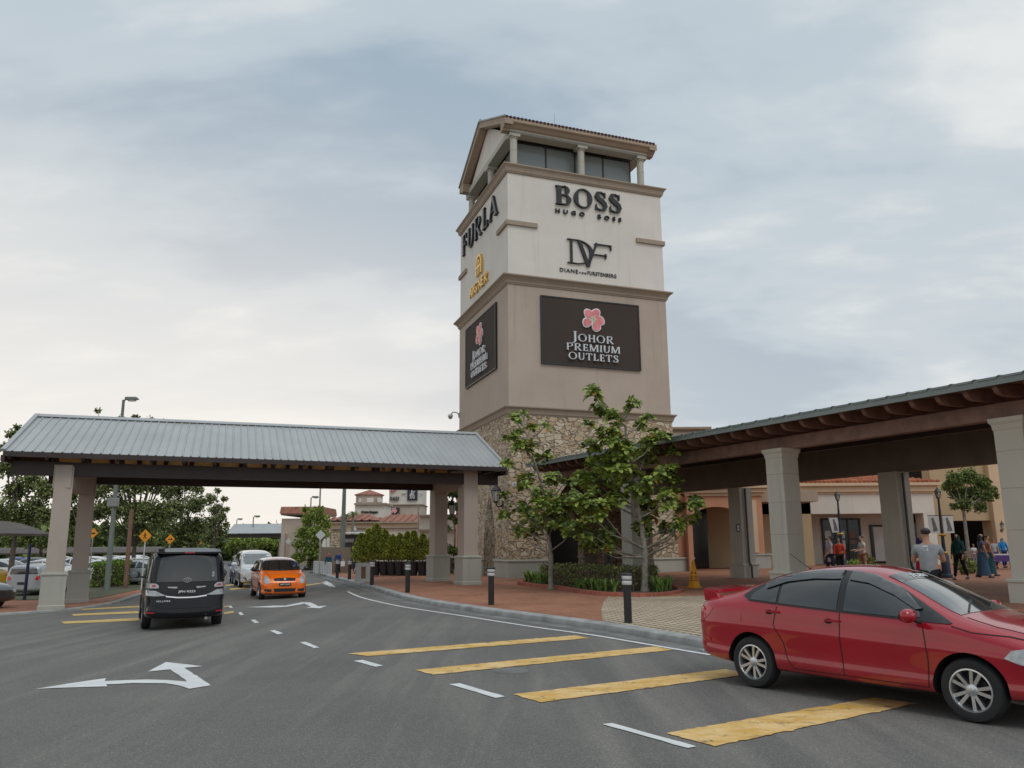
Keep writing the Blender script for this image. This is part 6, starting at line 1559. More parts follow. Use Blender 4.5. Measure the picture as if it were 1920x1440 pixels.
    mb.box((0, .098, 1.578), (.042, .012, .008)); mb.build('eyes_and_mouth', HAIR, P)
    return P
grey_top = (.24, .25, .27)
def facing(a): return math.radians(a)      # 0 = away from the camera, 180 = towards it
pp = D(1746, 1100, 15.6); pp.z = PZ(pp.x)
m1 = person('man in grey T-shirt and black trousers with his back turned, behind the red car', pp, facing(-28), 1.80, .10, top=grey_top, legs=(.012, .012, .014), armL=(.15, .30), armR=(.15, .34), stout=1.12)
fr_ = lambda a, b, d: wm(m1) @ Vector((-.0+a, -.130-d, b))
put_text(m1, 'shirt_print', 'crew', fr_, -.07, .02, 1.38, 1.41, .004, M['white'], bold=.04); put_text(m1, 'shirt_print', 'S', fr_, -.01, .02, 1.32, 1.36, .004, M['white'], bold=.02)
def pY(px, Y): p = D(px, 1000, Y); return Vector((p.x, p.y, PZ(p.x)))
a = person('woman with tied brown hair and long white and violet top by the shop door', pY(1553, 33.5), facing(95), 1.66, .16, top=(.50, .48, .60), legs=(.03, .03, .06), hair='bun', haircol=HAIR2, skinm=SKIN2, tunic=True, armL=(.1, .1))
person('person in a red top and black trousers behind the woman in the violet pattern', pY(1571, 35.5), facing(150), 1.55, .1, top=(.45, .06, .03), legs=(.015, .015, .015), hair='short', sleeve=True)
person('fair haired person in a white top and tan shorts in front of the shop', pY(1614, 34), facing(95), 1.62, .15, top=(.58, .60, .60), legs=(.36, .19, .12), hair='short', haircol=HAIR2, skinm=SKIN2, shorts=True, armL=(.05, .22), armR=(.07, .24))
person('person in turquoise and crimson clothes half hidden by the man in grey', pY(1722, 27), facing(-160), 1.58, .1, top=(.10, .40, .44), legs=(.40, .015, .09), hair='scarf', haircol=(.05, .05, .16), skirt=True)
person('person in a dark teal top and black trousers walking past the ornamental lamp', pY(1793, 29.5), facing(120), 1.62, .28, top=(.012, .06, .055), legs=(.010, .010, .012), hair='scarf', haircol=(.02, .045, .04), sleeve=True)
person('person in a slate blue dress walking past the trunk of the small tree', pY(1836, 31), facing(-100), 1.64, .2, top=(.085, .10, .16), legs=(.04, .075, .13), hair='scarf', haircol=(.035, .03, .035), skirt=True)
person('person in a teal skirt just beyond the one in the slate blue dress', pY(1848, 32.5), facing(-100), 1.58, .2, top=(.30, .14, .10), legs=(.015, .06, .075), hair='short', skirt=True)
person('person in a striped black and white top far back near the tan building', pY(1860, 41), facing(170), 1.45, .05, top=(.30, .30, .30), legs=(.09, .05, .15), hair='short')
person('person in a bright blue top with a grey blue headscarf beside the far right pier', pY(1877, 42), facing(180), 1.55, .05, top=(.02, .20, .48), legs=(.015, .03, .12), hair='scarf', haircol=(.16, .24, .28), sleeve=True)
person('small person in white standing left of the tree trunk in the shade', pY(1822, 43), facing(180), 1.2, .0, top=(.5, .5, .52), legs=(.2, .2, .25), hair='short')
q = G(621, 1079, .02); person('woman in a dark teal tunic with a pink edged headscarf beside the white barrier', Vector((q.x, q.y-1.0, q.z)), facing(175), 1.55, .05, top=(.01, .08, .11), legs=(.02, .06, .15), hair='scarf', haircol=(.42, .10, .14), tunic=True, sleeve=True)
q = G(633, 1077, .06); wq = person('person in a blue top and black trousers carrying a white bag beside the white barrier', Vector((q.x, q.y, q.z)), facing(165), 1.62, .12, top=(.03, .06, .19), legs=(.015, .015, .02), hair='short', sleeve=True)
bg = thing('shopping_bag', 'white carrier bag held by the person in the blue top', 'bag', (q.x+.36, q.y-.12, q.z+.55)); mb = MB()
mb.hexa([Vector(t) for t in ((-.13, -.06, 0), (.13, -.06, 0), (.13, .06, 0), (-.13, .06, 0), (-.15, -.04, .34), (.15, -.04, .34), (.15, .04, .34), (-.15, .04, .34))]); mb.build('bag_body', M['white'], bg, bevel=.01)
mb = MB(); mb.tube([(-.07, 0, .33), (-.04, 0, .47), (.04, 0, .47), (.07, 0, .33)], .008, 5); mb.build('handle', M['white'], bg)
# ---------------------------------------------------------------- vegetation
rnd = random.Random(11)
def rv(): 
    while True:
        v_ = Vector((rnd.uniform(-1, 1), rnd.uniform(-1, 1), rnd.uniform(-1, 1)))
        if .05 < v_.length < 1: return v_
def big_leaf(mb, base, d, up_, L_, W_, droop, mi=0):
    s_ = d.cross(up_).normalized(); n_ = s_.cross(d).normalized()
    prof = ((0, .03, 0), (.22, .16, .03), (.48, .38, .04), (.74, .50, .0), (.92, .34, -.08), (1.0, .03, -.13))
    Lp, C_, Rp = [], [], []
    for t, w, dz in prof:
        c = base+d*L_*t+n_*(dz*L_-droop*t*t*L_); C_.append(c); Lp.append(c-s_*w*W_+n_*w*W_*.35); Rp.append(c+s_*w*W_+n_*w*W_*.35)
    vs = []; 
    for i in range(len(prof)): vs += [Lp[i], C_[i], Rp[i]]
    fs = []
    for i in range(len(prof)-1): a = 3*i; fs += [(a, a+1, a+4, a+3), (a+1, a+2, a+5, a+4)]
    mb.add(vs, fs, mi)
def rosette(mb, c, ax, size, n, mi_y=.05):
    ax = ax.normalized(); o = ax.orthogonal().normalized(); q = ax.cross(o)
    ph = rnd.uniform(0, 6.28)
    for k in range(n):
        a = ph+k*2.399; el_ = .25+.9*(k/n); 
        d = (o*math.cos(a)+q*math.sin(a))*math.cos(el_*.9)+ax*math.sin(el_*.9)*1.0
        d.normalize(); L_ = size*rnd.uniform(.75, 1.1)*(1-.25*k/n)
        big_leaf(mb, c-ax*size*.12+d*size*.06, d, ax if abs(ax.dot(d)) < .93 else o, L_, L_*.60, rnd.uniform(.05, .35), 1 if rnd.random() < mi_y else 0)
def near_tree(label, px_base, py_base, Y, forks, blobs, seedv, trunk_r=.11, nmul=1.0, px_top=None, dens=1.0):
    rnd.seed(seedv)
    b = D(px_base, py_base, Y); t = thing('broadleaf_tree', label, 'tree', (b.x, b.y, PZ(b.x)))
    mb = MB(); lf = MB()
    nodes = []
    pts = [Vector((b.x, b.y, PAVE_Z))]+[D(x, y, Y+dy) for x, y, dy in forks]
    rr = [trunk_r*(1-.80*i/(len(pts)-1)) for i in range(len(pts))]
    fine = []; fr2 = []
    for i in range(len(pts)-1):
        for k in range(4): fine.append(pts[i].lerp(pts[i+1], k/4)+Vector((rnd.uniform(-.012, .012), rnd.uniform(-.012, .012), 0))); fr2.append(rr[i]+(rr[i+1]-rr[i])*k/4)
    fine.append(pts[-1]); fr2.append(rr[-1]); fr2[0] *= 1.35
    mb.tube(fine, fr2, 10)
    for (px, py, r) in blobs:
        r = r*1.03
        c = D(px, py, Y+rnd.uniform(-1.2, 1.2)); rad = r*Y/FPX
        # limb from the trunk to the clump
        cand = [(p, q) for p, q in zip(fine, fr2) if p.z < c.z-.1*(c-p).length and p.z > 1.2]
        if not cand: cand = [(fine[len(fine)//2], fr2[len(fine)//2])]
        p, q = min(cand, key=lambda z: (z[0]-c).length+abs((c.z-z[0].z)-.75*(Vector((c.x-z[0].x, c.y-z[0].y))).length)*.8)
        m1_ = p.lerp(c, .5)+Vector((0, 0, -.10*(c-p).length))+rv()*.05
        if (c-p).length > .15: mb.tube([p, p.lerp(m1_, .5), m1_, m1_.lerp(c, .55)+Vector((0, 0, .02)), c], [min(q*.55, .045), min(q*.45, .035), .022, .016, .010], 6)
        n = max(3, int(dens*8.5*(rad/.36)**1.9))
        for j in range(n):
            v_ = rv(); v_ = Vector((v_.x, v_.y, v_.z*.85)); e_ = c+v_*rad*.9
            ax = (v_*.7+Vector((0, 0, .8))+Vector((rnd.uniform(-.3, .3), rnd.uniform(-.3, .3), 0)))
            rosette(lf, e_, ax, rnd.uniform(.22, .34), rnd.randint(8, 12), .03)
            if j: mb.tube([c, c.lerp(e_, .6)+Vector((0, 0, -.02)), e_], [.011, .009, .006], 4, cap=False)
    mb.build('trunk', M['bark'], t, world=True, smooth=True, ang=60)
    lf.build('crown', [M['leaf_big'], M['leaf_yellow']], t, world=True, smooth=True, ang=80)
    return t
B2 = [(1112, 740, 17), (1104, 733, 9), (1128, 765, 18), (1150, 782, 18), (1190, 750, 9), (1183, 768, 10), (1150, 815, 30), (1165, 845, 30), (1200, 800, 9), (1212, 782, 9), (1108, 795, 9), (1105, 835, 18), (1128, 870, 26), (1086, 890, 20), (1118, 905, 30), (1165, 880, 26), (1232, 825, 26), (1210, 855, 26), (1262, 850, 14), (1196, 905, 30), (1244, 885, 28), (1276, 905, 14), (1117, 948, 32), (1078, 942, 22),
      (1155, 935, 26), (1210, 950, 26), (1254, 935, 26), (1284, 955, 16), (1095, 995, 30), (1132, 1010, 28), (1062, 985, 20), (1206, 985, 20), (1306, 945, 16), (1312, 962, 12), (1270, 985, 16), (1248, 992, 14), (1105, 1025, 18), (1140, 1030, 12), (1290, 975, 12)]
near_tree('taller young tree with large glossy leaves, its top reaching above the stone band', 1208, 1095, 28.8, [(1210, 1045, 0), (1203, 985, .1), (1190, 930, 0), (1180, 870, -.2), (1172, 800, 0), (1130, 752, .1)], B2, 5, .125)
B1 = [(962, 785, 14), (983, 778, 8), (993, 800, 13), (970, 812, 13), (1022, 800, 8), (986, 838, 22), (960, 822, 10), (1008, 866, 16), (1030, 850, 8), (1034, 895, 18), (985, 905, 20), (952, 872, 10), (1015, 925, 26), (1052, 938, 28), (975, 955, 20), (949, 965, 12), (1000, 975, 26), (1040, 975, 26), (972, 995, 16), (1000, 1003, 16), (1075, 955, 18), (1075, 925, 12), (948, 930, 8), (1018, 950, 20), (1060, 905, 12), (1080, 985, 10)]
near_tree('shorter young tree with large leaves left in the planter, in front of the stone corner', 1033, 1078, 31.5, [(1033, 1040, 0), (1030, 1015, 0), (1026, 975, .1), (1020, 925, 0), (1004, 870, -.2), (985, 810, 0)], B1, 9, .10)
# planter: kerb edging, soil, clipped shrubs, strap leaves
PE = smoothline([tuple(GP(x, y)[:2]) for x, y in [(990, 1091), (975, 1096), (1000, 1100), (1050, 1105), (1095, 1113), (1130, 1117), (1185, 1119), (1240, 1117), (1275, 1110), (1268, 1101), (1240, 1093)]], 4)
pl = thing('planter_edging', 'curved red brick edging of the planting bed under the two young trees', 'planter', (PE[10].x, PE[10].y, PAVE_Z))
mb = MB(); ofs = [offset(PE, o_) for o_ in (-.11, -.10, .10, .11)]; zs_ = [PAVE_Z-.02, PAVE_Z+.13, PAVE_Z+.13, PAVE_Z-.02]; n = len(PE)
mb.add([Vector((ofs[k][i].x, ofs[k][i].y, zs_[k])) for i in range(n) for k in range(4)], [(i*4+k, i*4+k+1, (i+1)*4+k+1, (i+1)*4+k) for i in range(n-1) for k in range(3)])
mb.build('edging', M['edging'], pl, world=True)
mb = MB(); mb.add([Vector((p.x, p.y, PAVE_Z+.06)) for p in PE], [list(range(n))]); mb.build('soil', M['soil'], pl, world=True)
def leaf_box(label, cat, outline, z0, z1, n, m, size, name='hedge', extra=None, round_=.12, core=True):
    """clipped hedge: outline polygon (x, y); leaves over the surface and inside"""
    xs = [p[0] for p in outline]; ys = [p[1] for p in outline]; c = Vector((sum(xs)/len(xs), sum(ys)/len(ys), 0))
    o = thing(name, label, cat, (c.x, c.y, z0)); mb = MB(); per = []
    N_ = len(outline)
    lens = [(Vector(outline[(i+1) % N_])-Vector(outline[i])).length for i in range(N_)]; tot = sum(lens)
    for k in range(n):
        if rnd.random() < .62:
            r = rnd.uniform(0, tot); i = 0
            while r > lens[i]: r -= lens[i]; i += 1
            a, b_ = Vector(outline[i]), Vector(outline[(i+1) % N_]); p = a.lerp(b_, r/lens[i]); p = p.lerp(Vector((c.x, c.y)), abs(rnd.gauss(0, .06))); z = rnd.uniform(z0+.04, z1)
        else:
            i = rnd.randrange(N_); a, b_ = Vector(outline[i]), Vector(outline[(i+1) % N_]); t1, t2 = rnd.random(), rnd.random()
            p = a.lerp(b_, t1).lerp(Vector((c.x, c.y)), t2); z = z1-abs(rnd.gauss(0, .05))
        bump_z = .07*noise.noise(Vector((p.x*1.5, p.y*1.5, 0)))+.05*noise.noise(Vector((p.x*6, p.y*6, 3)))
        q = Vector((p.x, p.y, z+bump_z*(z-z0)/(z1-z0)*1.6))+rv()*.04
        d = (rv()+Vector((0, 0, .4))).normalized(); s_ = d.orthogonal().normalized(); s_ = (s_*math.cos(k)+d.cross(s_)*math.sin(k)); L_ = size*rnd.uniform(.6, 1.3)
        mb.add([q, q+d*L_*.5-s_*L_*.28, q+d*L_, q+d*L_*.5+s_*L_*.28], [(0, 1, 2, 3)], 1 if (extra and rnd.random() < .10) else 0)
    mb.build('foliage', [m, extra or m], o, world=True)
    if core:
        mb = MB(); P = [Vector((p[0], p[1], z0)).lerp(Vector((c.x, c.y, z0)), .10) for p in outline]; mb.prism(P, (0, 0, (z1-z0)*.86)); mb.build('twigs', M['bark_dark'], o, world=True)
    return o
hp_ = [tuple(GP(x, y)[:2]) for x, y in [(1008, 1095), (1030, 1101), (1100, 1108), (1160, 1111), (1215, 1110), (1235, 1103)]]
bk_ = [tuple(Vector(hp_[-1])+Vector((.3, 2.2))), tuple(Vector(hp_[0])+Vector((1.0, 1.2)))]
leaf_box('low clipped dark leaved hedge filling the brick edged bed under two young trees', 'hedge', hp_+bk_, PAVE_Z+.05, PAVE_Z+.80, 9000, M['leaf_hedge'], .085, 'shrub_hedge', M['leaf_red'])
# strap-leaved clumps: every clump a thing
def clump(p, label, n, h, spread, group):
    o = thing('strap_leaf_plant', label, 'plant', tuple(p), 0, group); mb = MB()
    for k in range(n):
        a = rnd.uniform(0, 6.28); d = Vector((math.cos(a), math.sin(a), 0)); l = h*rnd.uniform(.6, 1.15); s_ = Vector((-d.y, d.x, 0))*.019; b_ = Vector((rnd.uniform(-.05, .05), rnd.uniform(-.05, .05), 0)); sp = spread*rnd.uniform(.3, 1)
        pts = [b_, b_+d*sp*.25+up*l*.55, b_+d*sp*.65+up*l*.92, b_+d*sp+up*l*.98]
        vs = []
        for i, q in enumerate(pts): w = (1, 1.1, .8, .05)[i]; vs += [q-s_*w, q+s_*w]
        mb.add(vs, [(0, 1, 3, 2), (2, 3, 5, 4), (4, 5, 7, 6)])
    mb.build('leaves', M['blade'], o); return o
spots = [(988, 1093), (996, 1096), (1004, 1098), (1013, 1100), (1022, 1100), (1085, 1108), (1098, 1110), (1112, 1111), (1124, 1112), (1137, 1112), (1151, 1113), (1230, 1111), (1239, 1111), (1248, 1109), (1256, 1106)]
for i, (x, y) in enumerate(spots):
    grp = ('strap leaved clumps at the left end of the bed' if i < 5 else 'strap leaved clumps along the front of the clipped shrub' if i < 11 else 'strap leaved clumps at the right end of the bed')
    p = GP(x, y); p.z = PAVE_Z+.06
    clump(p, ('green strap leaved clump at the left end of the brick edged bed', 'light green strap leaved clump before the clipped shrub', 'green strap leaved clump at the right end of the brick edged bed')[0 if i < 5 else 1 if i < 11 else 2], 34, .50 if i < 5 or i > 10 else .42, .38, grp)
# left clipped hedge
hL = [G(168, 1102, .07), G(212, 1099, .07), G(246, 1085, .07)]
hz = gz(hL[0].x)
hQ = D(248, 1085, hL[0].y+3.4); hL[1] = D(216, 1100, hL[0].y+.7)
hl_ = [(hL[0].x, hL[0].y), (hL[1].x, hL[1].y), (hQ.x, hQ.y), (hQ.x-.6, hQ.y+2.0), (hL[0].x-.8, hL[0].y+3.5)]
leaf_box('bright green clipped hedge behind the left canopy columns', 'hedge', hl_, hz+.05, hz+1.35, 6500, M['leaf_bright'], .13, 'clipped_hedge')
# generic far trees
def far_tree(label, Y, px, py_base, blobs, m, seedv, leaf=.30, dens=1.0, trunk=.16, name='tree', bark='bark_dark', grp=None, zb=None, stems=1, depth=1.0):
    rnd.seed(seedv); b = D(px, py_base, Y); z0 = gz(b.x) if zb is None else zb
    t = thing(name, label, 'tree', (b.x, b.y, z0), 0, grp); mb = MB(); lf = MB()
    ctrs = [(D(x, y, Y+rnd.uniform(-1, 1)*r*Y/FPX*depth), r*Y/FPX) for x, y, r in blobs]
    low = min(c.z-r for c, r in ctrs); topc = max(ctrs, key=lambda q: q[0].z)[0]
    base = Vector((b.x, b.y, z0)); fork = Vector((b.x, b.y, max(z0+.8, low+.3)))
    for s_ in range(stems):
        o_ = Vector((rnd.uniform(-.5, .5), rnd.uniform(-.3, .3), 0))*(stems > 1); mb.tube([base+o_, base.lerp(fork, .5)+o_*1.2, fork+o_*1.5], [trunk*1.2, trunk, trunk*.8], 8)
    for c, r in ctrs:
        mid = fork.lerp(c, .5)+Vector((0, 0, -.1*r)); mb.tube([fork, mid, c], [trunk*.55, trunk*.3, trunk*.1], 5)
        leaf_ = leaf*.8; n = int(dens*95*(r/leaf_)**1.75*.6)+12
        for k in range(n):
            v_ = rv().normalized()*(rnd.random()**.45); lump = .75+.5*noise.noise(v_*2.1+c*.7)
            q = c+Vector((v_.x, v_.y, v_.z*.9))*r*lump
            d = (rv()+Vector((0, 0, -.15))).normalized(); s2 = d.cross(rv()).normalized(); L_ = leaf_*rnd.uniform(.55, 1.3)
            f_ = d.cross(s2)*L_*.12
            lf.add([q, q+d*L_*.45-s2*L_*.30+f_, q+d*L_, q+d*L_*.45+s2*L_*.30+f_], [(0, 1, 2), (0, 2, 3)])
    mb.build('trunk', M[bark], t, world=True, smooth=True)
    lf.build('crown', m, t, world=True)
    return t
far_tree('dark green tree behind the carport at the far left, reaching above the canopy verge', 52, 22, 1055, [(12, 960, 34), (30, 920, 30), (14, 875, 28), (36, 855, 26), (22, 815, 13), (8, 838, 12), (34, 802, 7), (60, 900, 28), (62, 950, 30), (88, 920, 30), (86, 965, 24), (46, 985, 26), (108, 960, 20)], M['leaf_dark'], 21, .30, 1.0)
far_tree('large dark tree behind the lamp post, its tips showing above the canopy ridge', 56, 250, 1050, [(185, 920, 26), (215, 900, 34), (250, 905, 38), (290, 900, 40), (215, 950, 34), (255, 960, 38), (295, 960, 36), (185, 960, 26), (240, 870, 40), (290, 850, 38), (250, 815, 26), (215, 830, 24), (320, 830, 26), (282, 790, 11), (255, 782, 6), (345, 800, 9), (183, 770, 5), (310, 792, 7), (225, 785, 7), (275, 1000, 30), (205, 995, 24)], M['leaf_dark'], 22, .30, 1.0)
far_tree('dense dark green tree behind the black minivan', 64, 330, 1045, [(322, 920, 30), (350, 905, 26), (330, 955, 34), (366, 945, 28), (305, 975, 26), (345, 990, 34), (372, 985, 26), (320, 1010, 24), (362, 1012, 20), (372, 915, 14)], M['leaf_dark'], 23, .28, 1.0)
far_tree('airy tree at the right end of the left hand row, beside the distant canopy', 72, 400, 1045, [(395, 935, 16), (405, 955, 18), (420, 935, 8), (400, 980, 20), (415, 970, 14), (412, 1000, 16), (425, 955, 7), (392, 1010, 18), (408, 920, 7), (425, 985, 8)], M['leaf_dark'], 24, .26, .9)
far_tree('mid green tree in the car park between the canopy columns and the lamp post', 62, 150, 1050, [(130, 930, 26), (152, 960, 28), (128, 975, 26), (165, 995, 22), (110, 1000, 22), (150, 905, 22)], M['leaf_mid'], 25, .28, .9)
far_tree('low green tree under the far left carport roof', 70, 75, 1050, [(20, 1010, 20), (50, 1012, 20), (85, 1012, 22), (118, 1015, 18), (60, 995, 18)], M['leaf_mid'], 26, .3, 1.0)
far_tree('pale green roadside trees under the distant canopy, leftmost', 120, 448, 1040, [(440, 1015, 14), (455, 1018, 14), (432, 1022, 12), (468, 1016, 12)], M['leaf_light'], 27, .45, 1.0)
far_tree('pale green tree under the middle of the distant canopy', 120, 490, 1040, [(480, 1018, 13), (495, 1016, 13), (508, 1019, 11)], M['leaf_light'], 28, .45, 1.0)
far_tree('pale green tree under the right end of the distant canopy', 125, 522, 1040, [(518, 1020, 11), (530, 1022, 9)], M['leaf_light'], 29, .45, 1.0)
far_tree('feathery bright green tree in front of the red roofed block', 76, 590, 1060, [(590, 962, 14), (578, 975, 18), (604, 975, 17), (570, 1000, 20), (595, 1000, 24), (562, 1020, 16), (585, 1030, 22), (608, 1000, 12), (560, 1045, 16), (588, 1052, 16), (572, 955, 7), (601, 955, 8), (614, 985, 8)], M['leaf_light'], 31, .30, 1.2, stems=4)
far_tree('slim broad leaved tree seen between the two right columns of the road canopy', 54, 852, 1075, [(850, 925, 12), (842, 945, 12), (856, 950, 10), (846, 970, 9), (856, 975, 8), (840, 990, 6)], M['leaf_mid'], 32, .3, .8, trunk=.07, bark='bark')
far_tree('dark shrubbery behind the right canopy columns', 50, 845, 1080, [(842, 1030, 14), (856, 1035, 13), (848, 1055, 12), (860, 1055, 10)], M['leaf_mid'], 33, .24, 1.0, name='shrub')
far_tree('round headed small tree with a slender grey trunk in front of the tan building', 40, 1820, 1072, [(1790, 900, 22), (1815, 893, 22), (1842, 905, 20), (1798, 925, 22), (1825, 925, 24), (1850, 930, 14), (1775, 912, 12), (1808, 945, 16), (1838, 950, 14), (1862, 918, 8), (1790, 950, 8), (1868, 928, 6)], M['leaf_mid'], 34, .17, 1.5, trunk=.09, bark='bark', zb=PAVE_Z)
# palms
def palm(px, py, Y, r, label):
    c = D(px, py, Y); t = thing('palm_tree', label, 'tree', (c.x, c.y, 0)); mb = MB(); mb.tube([(c.x, c.y, 0), (c.x, c.y, c.z)], [.18, .12], 8); mb.build('trunk', M['bark'], t, world=True)
    mb = MB(); R_ = r*Y/FPX
    for k in range(22):
        a = k*2.4; e_ = .9-1.3*(k/22); d = Vector((math.cos(a)*math.cos(e_), math.sin(a)*math.cos(e_), math.sin(e_))); prev = c
        for j in range(1, 9):
            f_ = j/8; q = c+d*R_*f_+Vector((0, 0, -R_*.55*f_*f_)); s_ = (q-prev).cross(up).normalized(); wq_ = R_*.16*math.sin(PI*min(1, f_*.9+.1))
            for sg_ in (-1, 1): mb.add([prev, q, q+s_*sg_*wq_-up*wq_*.5], [(0, 1, 2)])
            prev = q
    mb.build('crown', M['leaf_mid'], t, world=True); return t
palm(648, 966, 84, 15, 'small palm left of the thick grey pole, over the beige building'); palm(662, 962, 82, 15, 'small palm right of the thick grey pole, over the beige building')
# potted conical shrubs
def potted(px, base, Y, top_px, wpx, label, i):
    b = D(px, base, Y); k = Y/FPX; z0 = PAVE_Z if b.x > -8 else gz(b.x)+.1
    o = thing('potted_shrub', label, 'potted plant', (b.x, b.y, z0), 0, 'potted conical shrubs beside the road canopy'); hp = .80
    mb = MB(); mb.lathe([(.22, 0), (.33, hp-.08), (.36, hp-.07), (.36, hp), (.31, hp), (.30, hp-.06), (.001, hp-.06)], (0, 0, 0), 16); mb.build('pot', M['black'], o, smooth=True, ang=30)
    H = D(px, top_px, Y).z-z0; W_ = wpx*k*1.45; mb = MB(); mb.tube([(0, 0, hp-.1), (0, 0, H*.8)], [.035, .015], 6); mb.build('stem', M['bark_dark'], o)
    lf = MB(); 
    for q in range(int(2600*max(.6, W_/1.0))):
        f_ = rnd.random()**.8; z = hp+.02+(H-hp)*f_; rr_ = W_/2*(1-f_)**.55*(1+.25*noise.noise(Vector((px+z*3, f_*5, q % 3))))*min(1, .55+f_*3); a = rnd.uniform(0, 6.28); rr2 = rr_*rnd.random()**.35
        p = Vector((math.cos(a)*rr2, math.sin(a)*rr2, z+rnd.uniform(-.05, .05))); d = (Vector((math.cos(a), math.sin(a), .9))+rv()*.8).normalized(); s_ = d.cross(rv()).normalized(); L_ = rnd.uniform(.07, .15)
        lf.add([p, p+d*L_*.5-s_*L_*.3, p+d*L_, p+d*L_*.5+s_*L_*.3], [(0, 1, 2, 3)])
    lf.build('foliage', [M['leaf_pot']], o)
    return o
M['leaf_pot'] = mat('potted_shrub_leaf', (.10, .13, .022), .55, var=.4, vs=1.2, rgb2=(.33, .36, .06), trans=.2, island=.6)
pots = [(676, 1072, 1003, 26, 'leftmost potted shrub, next to the leaning notice board'), (690, 1071, 994, 26, 'second potted shrub from the left'), (704, 1070, 985, 28, 'tallest potted shrub with a reddish tip'), (720, 1069, 996, 24, 'potted shrub just right of the tallest one'),
        (734, 1068, 1006, 26, 'potted shrub with a rounded top in the middle of the row'), (749, 1068, 1003, 22, 'fifth potted shrub from the notice board'), (763, 1067, 1000, 22, 'potted shrub behind the bollard left of the canopy column'), (775, 1067, 998, 20, 'potted shrub left of the slim grey pole'), (792, 1066, 1003, 18, 'narrow potted shrub right of the slim grey pole'), (808, 1066, 1008, 16, 'last potted shrub, half behind the rear canopy column')]
for i, (px, b_, t_, w_, lb) in enumerate(pots): potted(px, b_, 48-.15*i, t_, w_, lb, i)
# small white railing behind the pots
rl = thing('railing', 'white scrolled railing behind the row of potted shrubs', 'railing', tuple(D(735, 1066, 50))); mb = MB()
A_, B_ = D(672, 1064, 50.5), D(812, 1064, 49.5)
for z in (.25, 1.05): mb.tube([Vector((A_.x, A_.y, z)), Vector((B_.x, B_.y, z))], .022, 5)
for k in range(46):
    q = A_.lerp(B_, k/45); mb.tube([Vector((q.x, q.y, .12)), Vector((q.x, q.y, 1.05))], .012, 4)
    if k % 5 == 0: mb.tube([Vector((q.x-.3, q.y, .12)), Vector((q.x-.12, q.y, .7)), Vector((q.x, q.y, 1.05))], .02, 4); mb.tube([Vector((q.x+.3, q.y, .12)), Vector((q.x+.12, q.y, .7)), Vector((q.x, q.y, 1.05))], .02, 4)
mb.build('bars', M['white'], rl, world=True)
# near leaf at the lower left corner
p = G(2, 1432); cl_ = thing('roadside_shrub', 'tuft of bright green leaves just entering at the lower left corner', 'plant', (p.x-.36, p.y-.15, 0)); cl_.scale = (.75, .75, .5); mb = MB(); rnd.seed(3)
for k in range(260):
    v_ = rv(); q = Vector((v_.x*.38, v_.y*.38, .2+v_.z*.2)); d = (v_+Vector((0, 0, .5))).normalized(); s_ = d.cross(rv()).normalized(); L_ = rnd.uniform(.08, .14); mb.add([q, q+d*L_*.5-s_*L_*.3, q+d*L_, q+d*L_*.5+s_*L_*.3], [(0, 1, 2, 3)])
mb.build('leaves', M['leaf_light'], cl_)
mb = MB(); mb.tube([(0, 0, 0), (0, 0, .3)], .02, 5); mb.build('stem', M['bark_dark'], cl_)
# shop front planting and ground shrubs on the right
for (px, py, Y, r, lb, mm) in ((1625, 1050, 38, 12, 'flowering shrub beside the fair haired person', 'leaf_mid'), (1600, 1056, 37, 9, 'low light green plants in front of the shop door', 'leaf_light'), (1738, 1060, 33, 13, 'low shrub at the foot of the blue ornamental lamp', 'leaf_hedge'), (1806, 1052, 34, 12, 'rounded low shrub left of the small tree trunk', 'leaf_hedge'), (1822, 1060, 35, 8, 'pale spiky plant at the foot of the small tree', 'leaf_light')):
    c = D(px, py, Y); o = thing('shrub', lb, 'plant', (c.x, c.y, PZ(c.x))); lf = MB(); R_ = r*Y/FPX*1.4
    for k in range(700):
        v_ = rv().normalized()*rnd.random()**.4; q = Vector((v_.x*R_, v_.y*R_, max(.02, R_*.9+v_.z*R_*.95))); d = (rv()+Vector((0, 0, .4))).normalized(); s_ = d.cross(rv()).normalized(); L_ = rnd.uniform(.06, .13)
        lf.add([q, q+d*L_*.5-s_*L_*.3, q+d*L_, q+d*L_*.5+s_*L_*.3], [(0, 1, 2, 3)], 1 if ('flower' in lb and rnd.random() < .08) else 0)
    lf.build('leaves', [M[mm], M['lamp_red']], o); mb = MB(); mb.tube([(0, 0, 0), (0, 0, R_)], .03, 5); mb.build('stem', M['bark_dark'], o)
# distant woods
def woods(name, x0, x1, Y, z0, z1, n, m, leaf):
    rnd.seed(44); lf = MB()
    for k in range(n):
        x = rnd.uniform(x0, x1); zt = z1*(.75+.35*noise.noise(Vector((x*.06, Y*.1, 0)))+.15*noise.noise(Vector((x*.3, 0, 0)))); q = Vector((x, Y+rnd.uniform(-6, 6), z0+(zt-z0)*rnd.random()**.7))
        d = rv().normalized(); s_ = d.cross(rv()).normalized(); L_ = leaf*rnd.uniform(.6, 1.4); lf.add([q, q+d*L_*.5-s_*L_*.35, q+d*L_, q+d*L_*.5+s_*L_*.35], [(0, 1, 2, 3)])
    o = lf.build(name, m); o['kind'] = 'stuff'; o['label'] = 'far green wood closing the view behind the car park'; return o
woods('far_wood', -115, -18, 135, -1, 7.5, 16000, M['leaf_mid'], 1.1)
# ---------------------------------------------------------------- background buildings
def wbox(mb, x0, x1, y0, y1, z0, z1, mi=0): mb.box(((x0+x1)/2, (y0+y1)/2, (z0+z1)/2), (abs(x1-x0), abs(y1-y0), abs(z1-z0)), mi=mi)
def X(px, Y): return D(px, 1000, Y).x
def Zp(py, px, Y): return D(px, py, Y).z
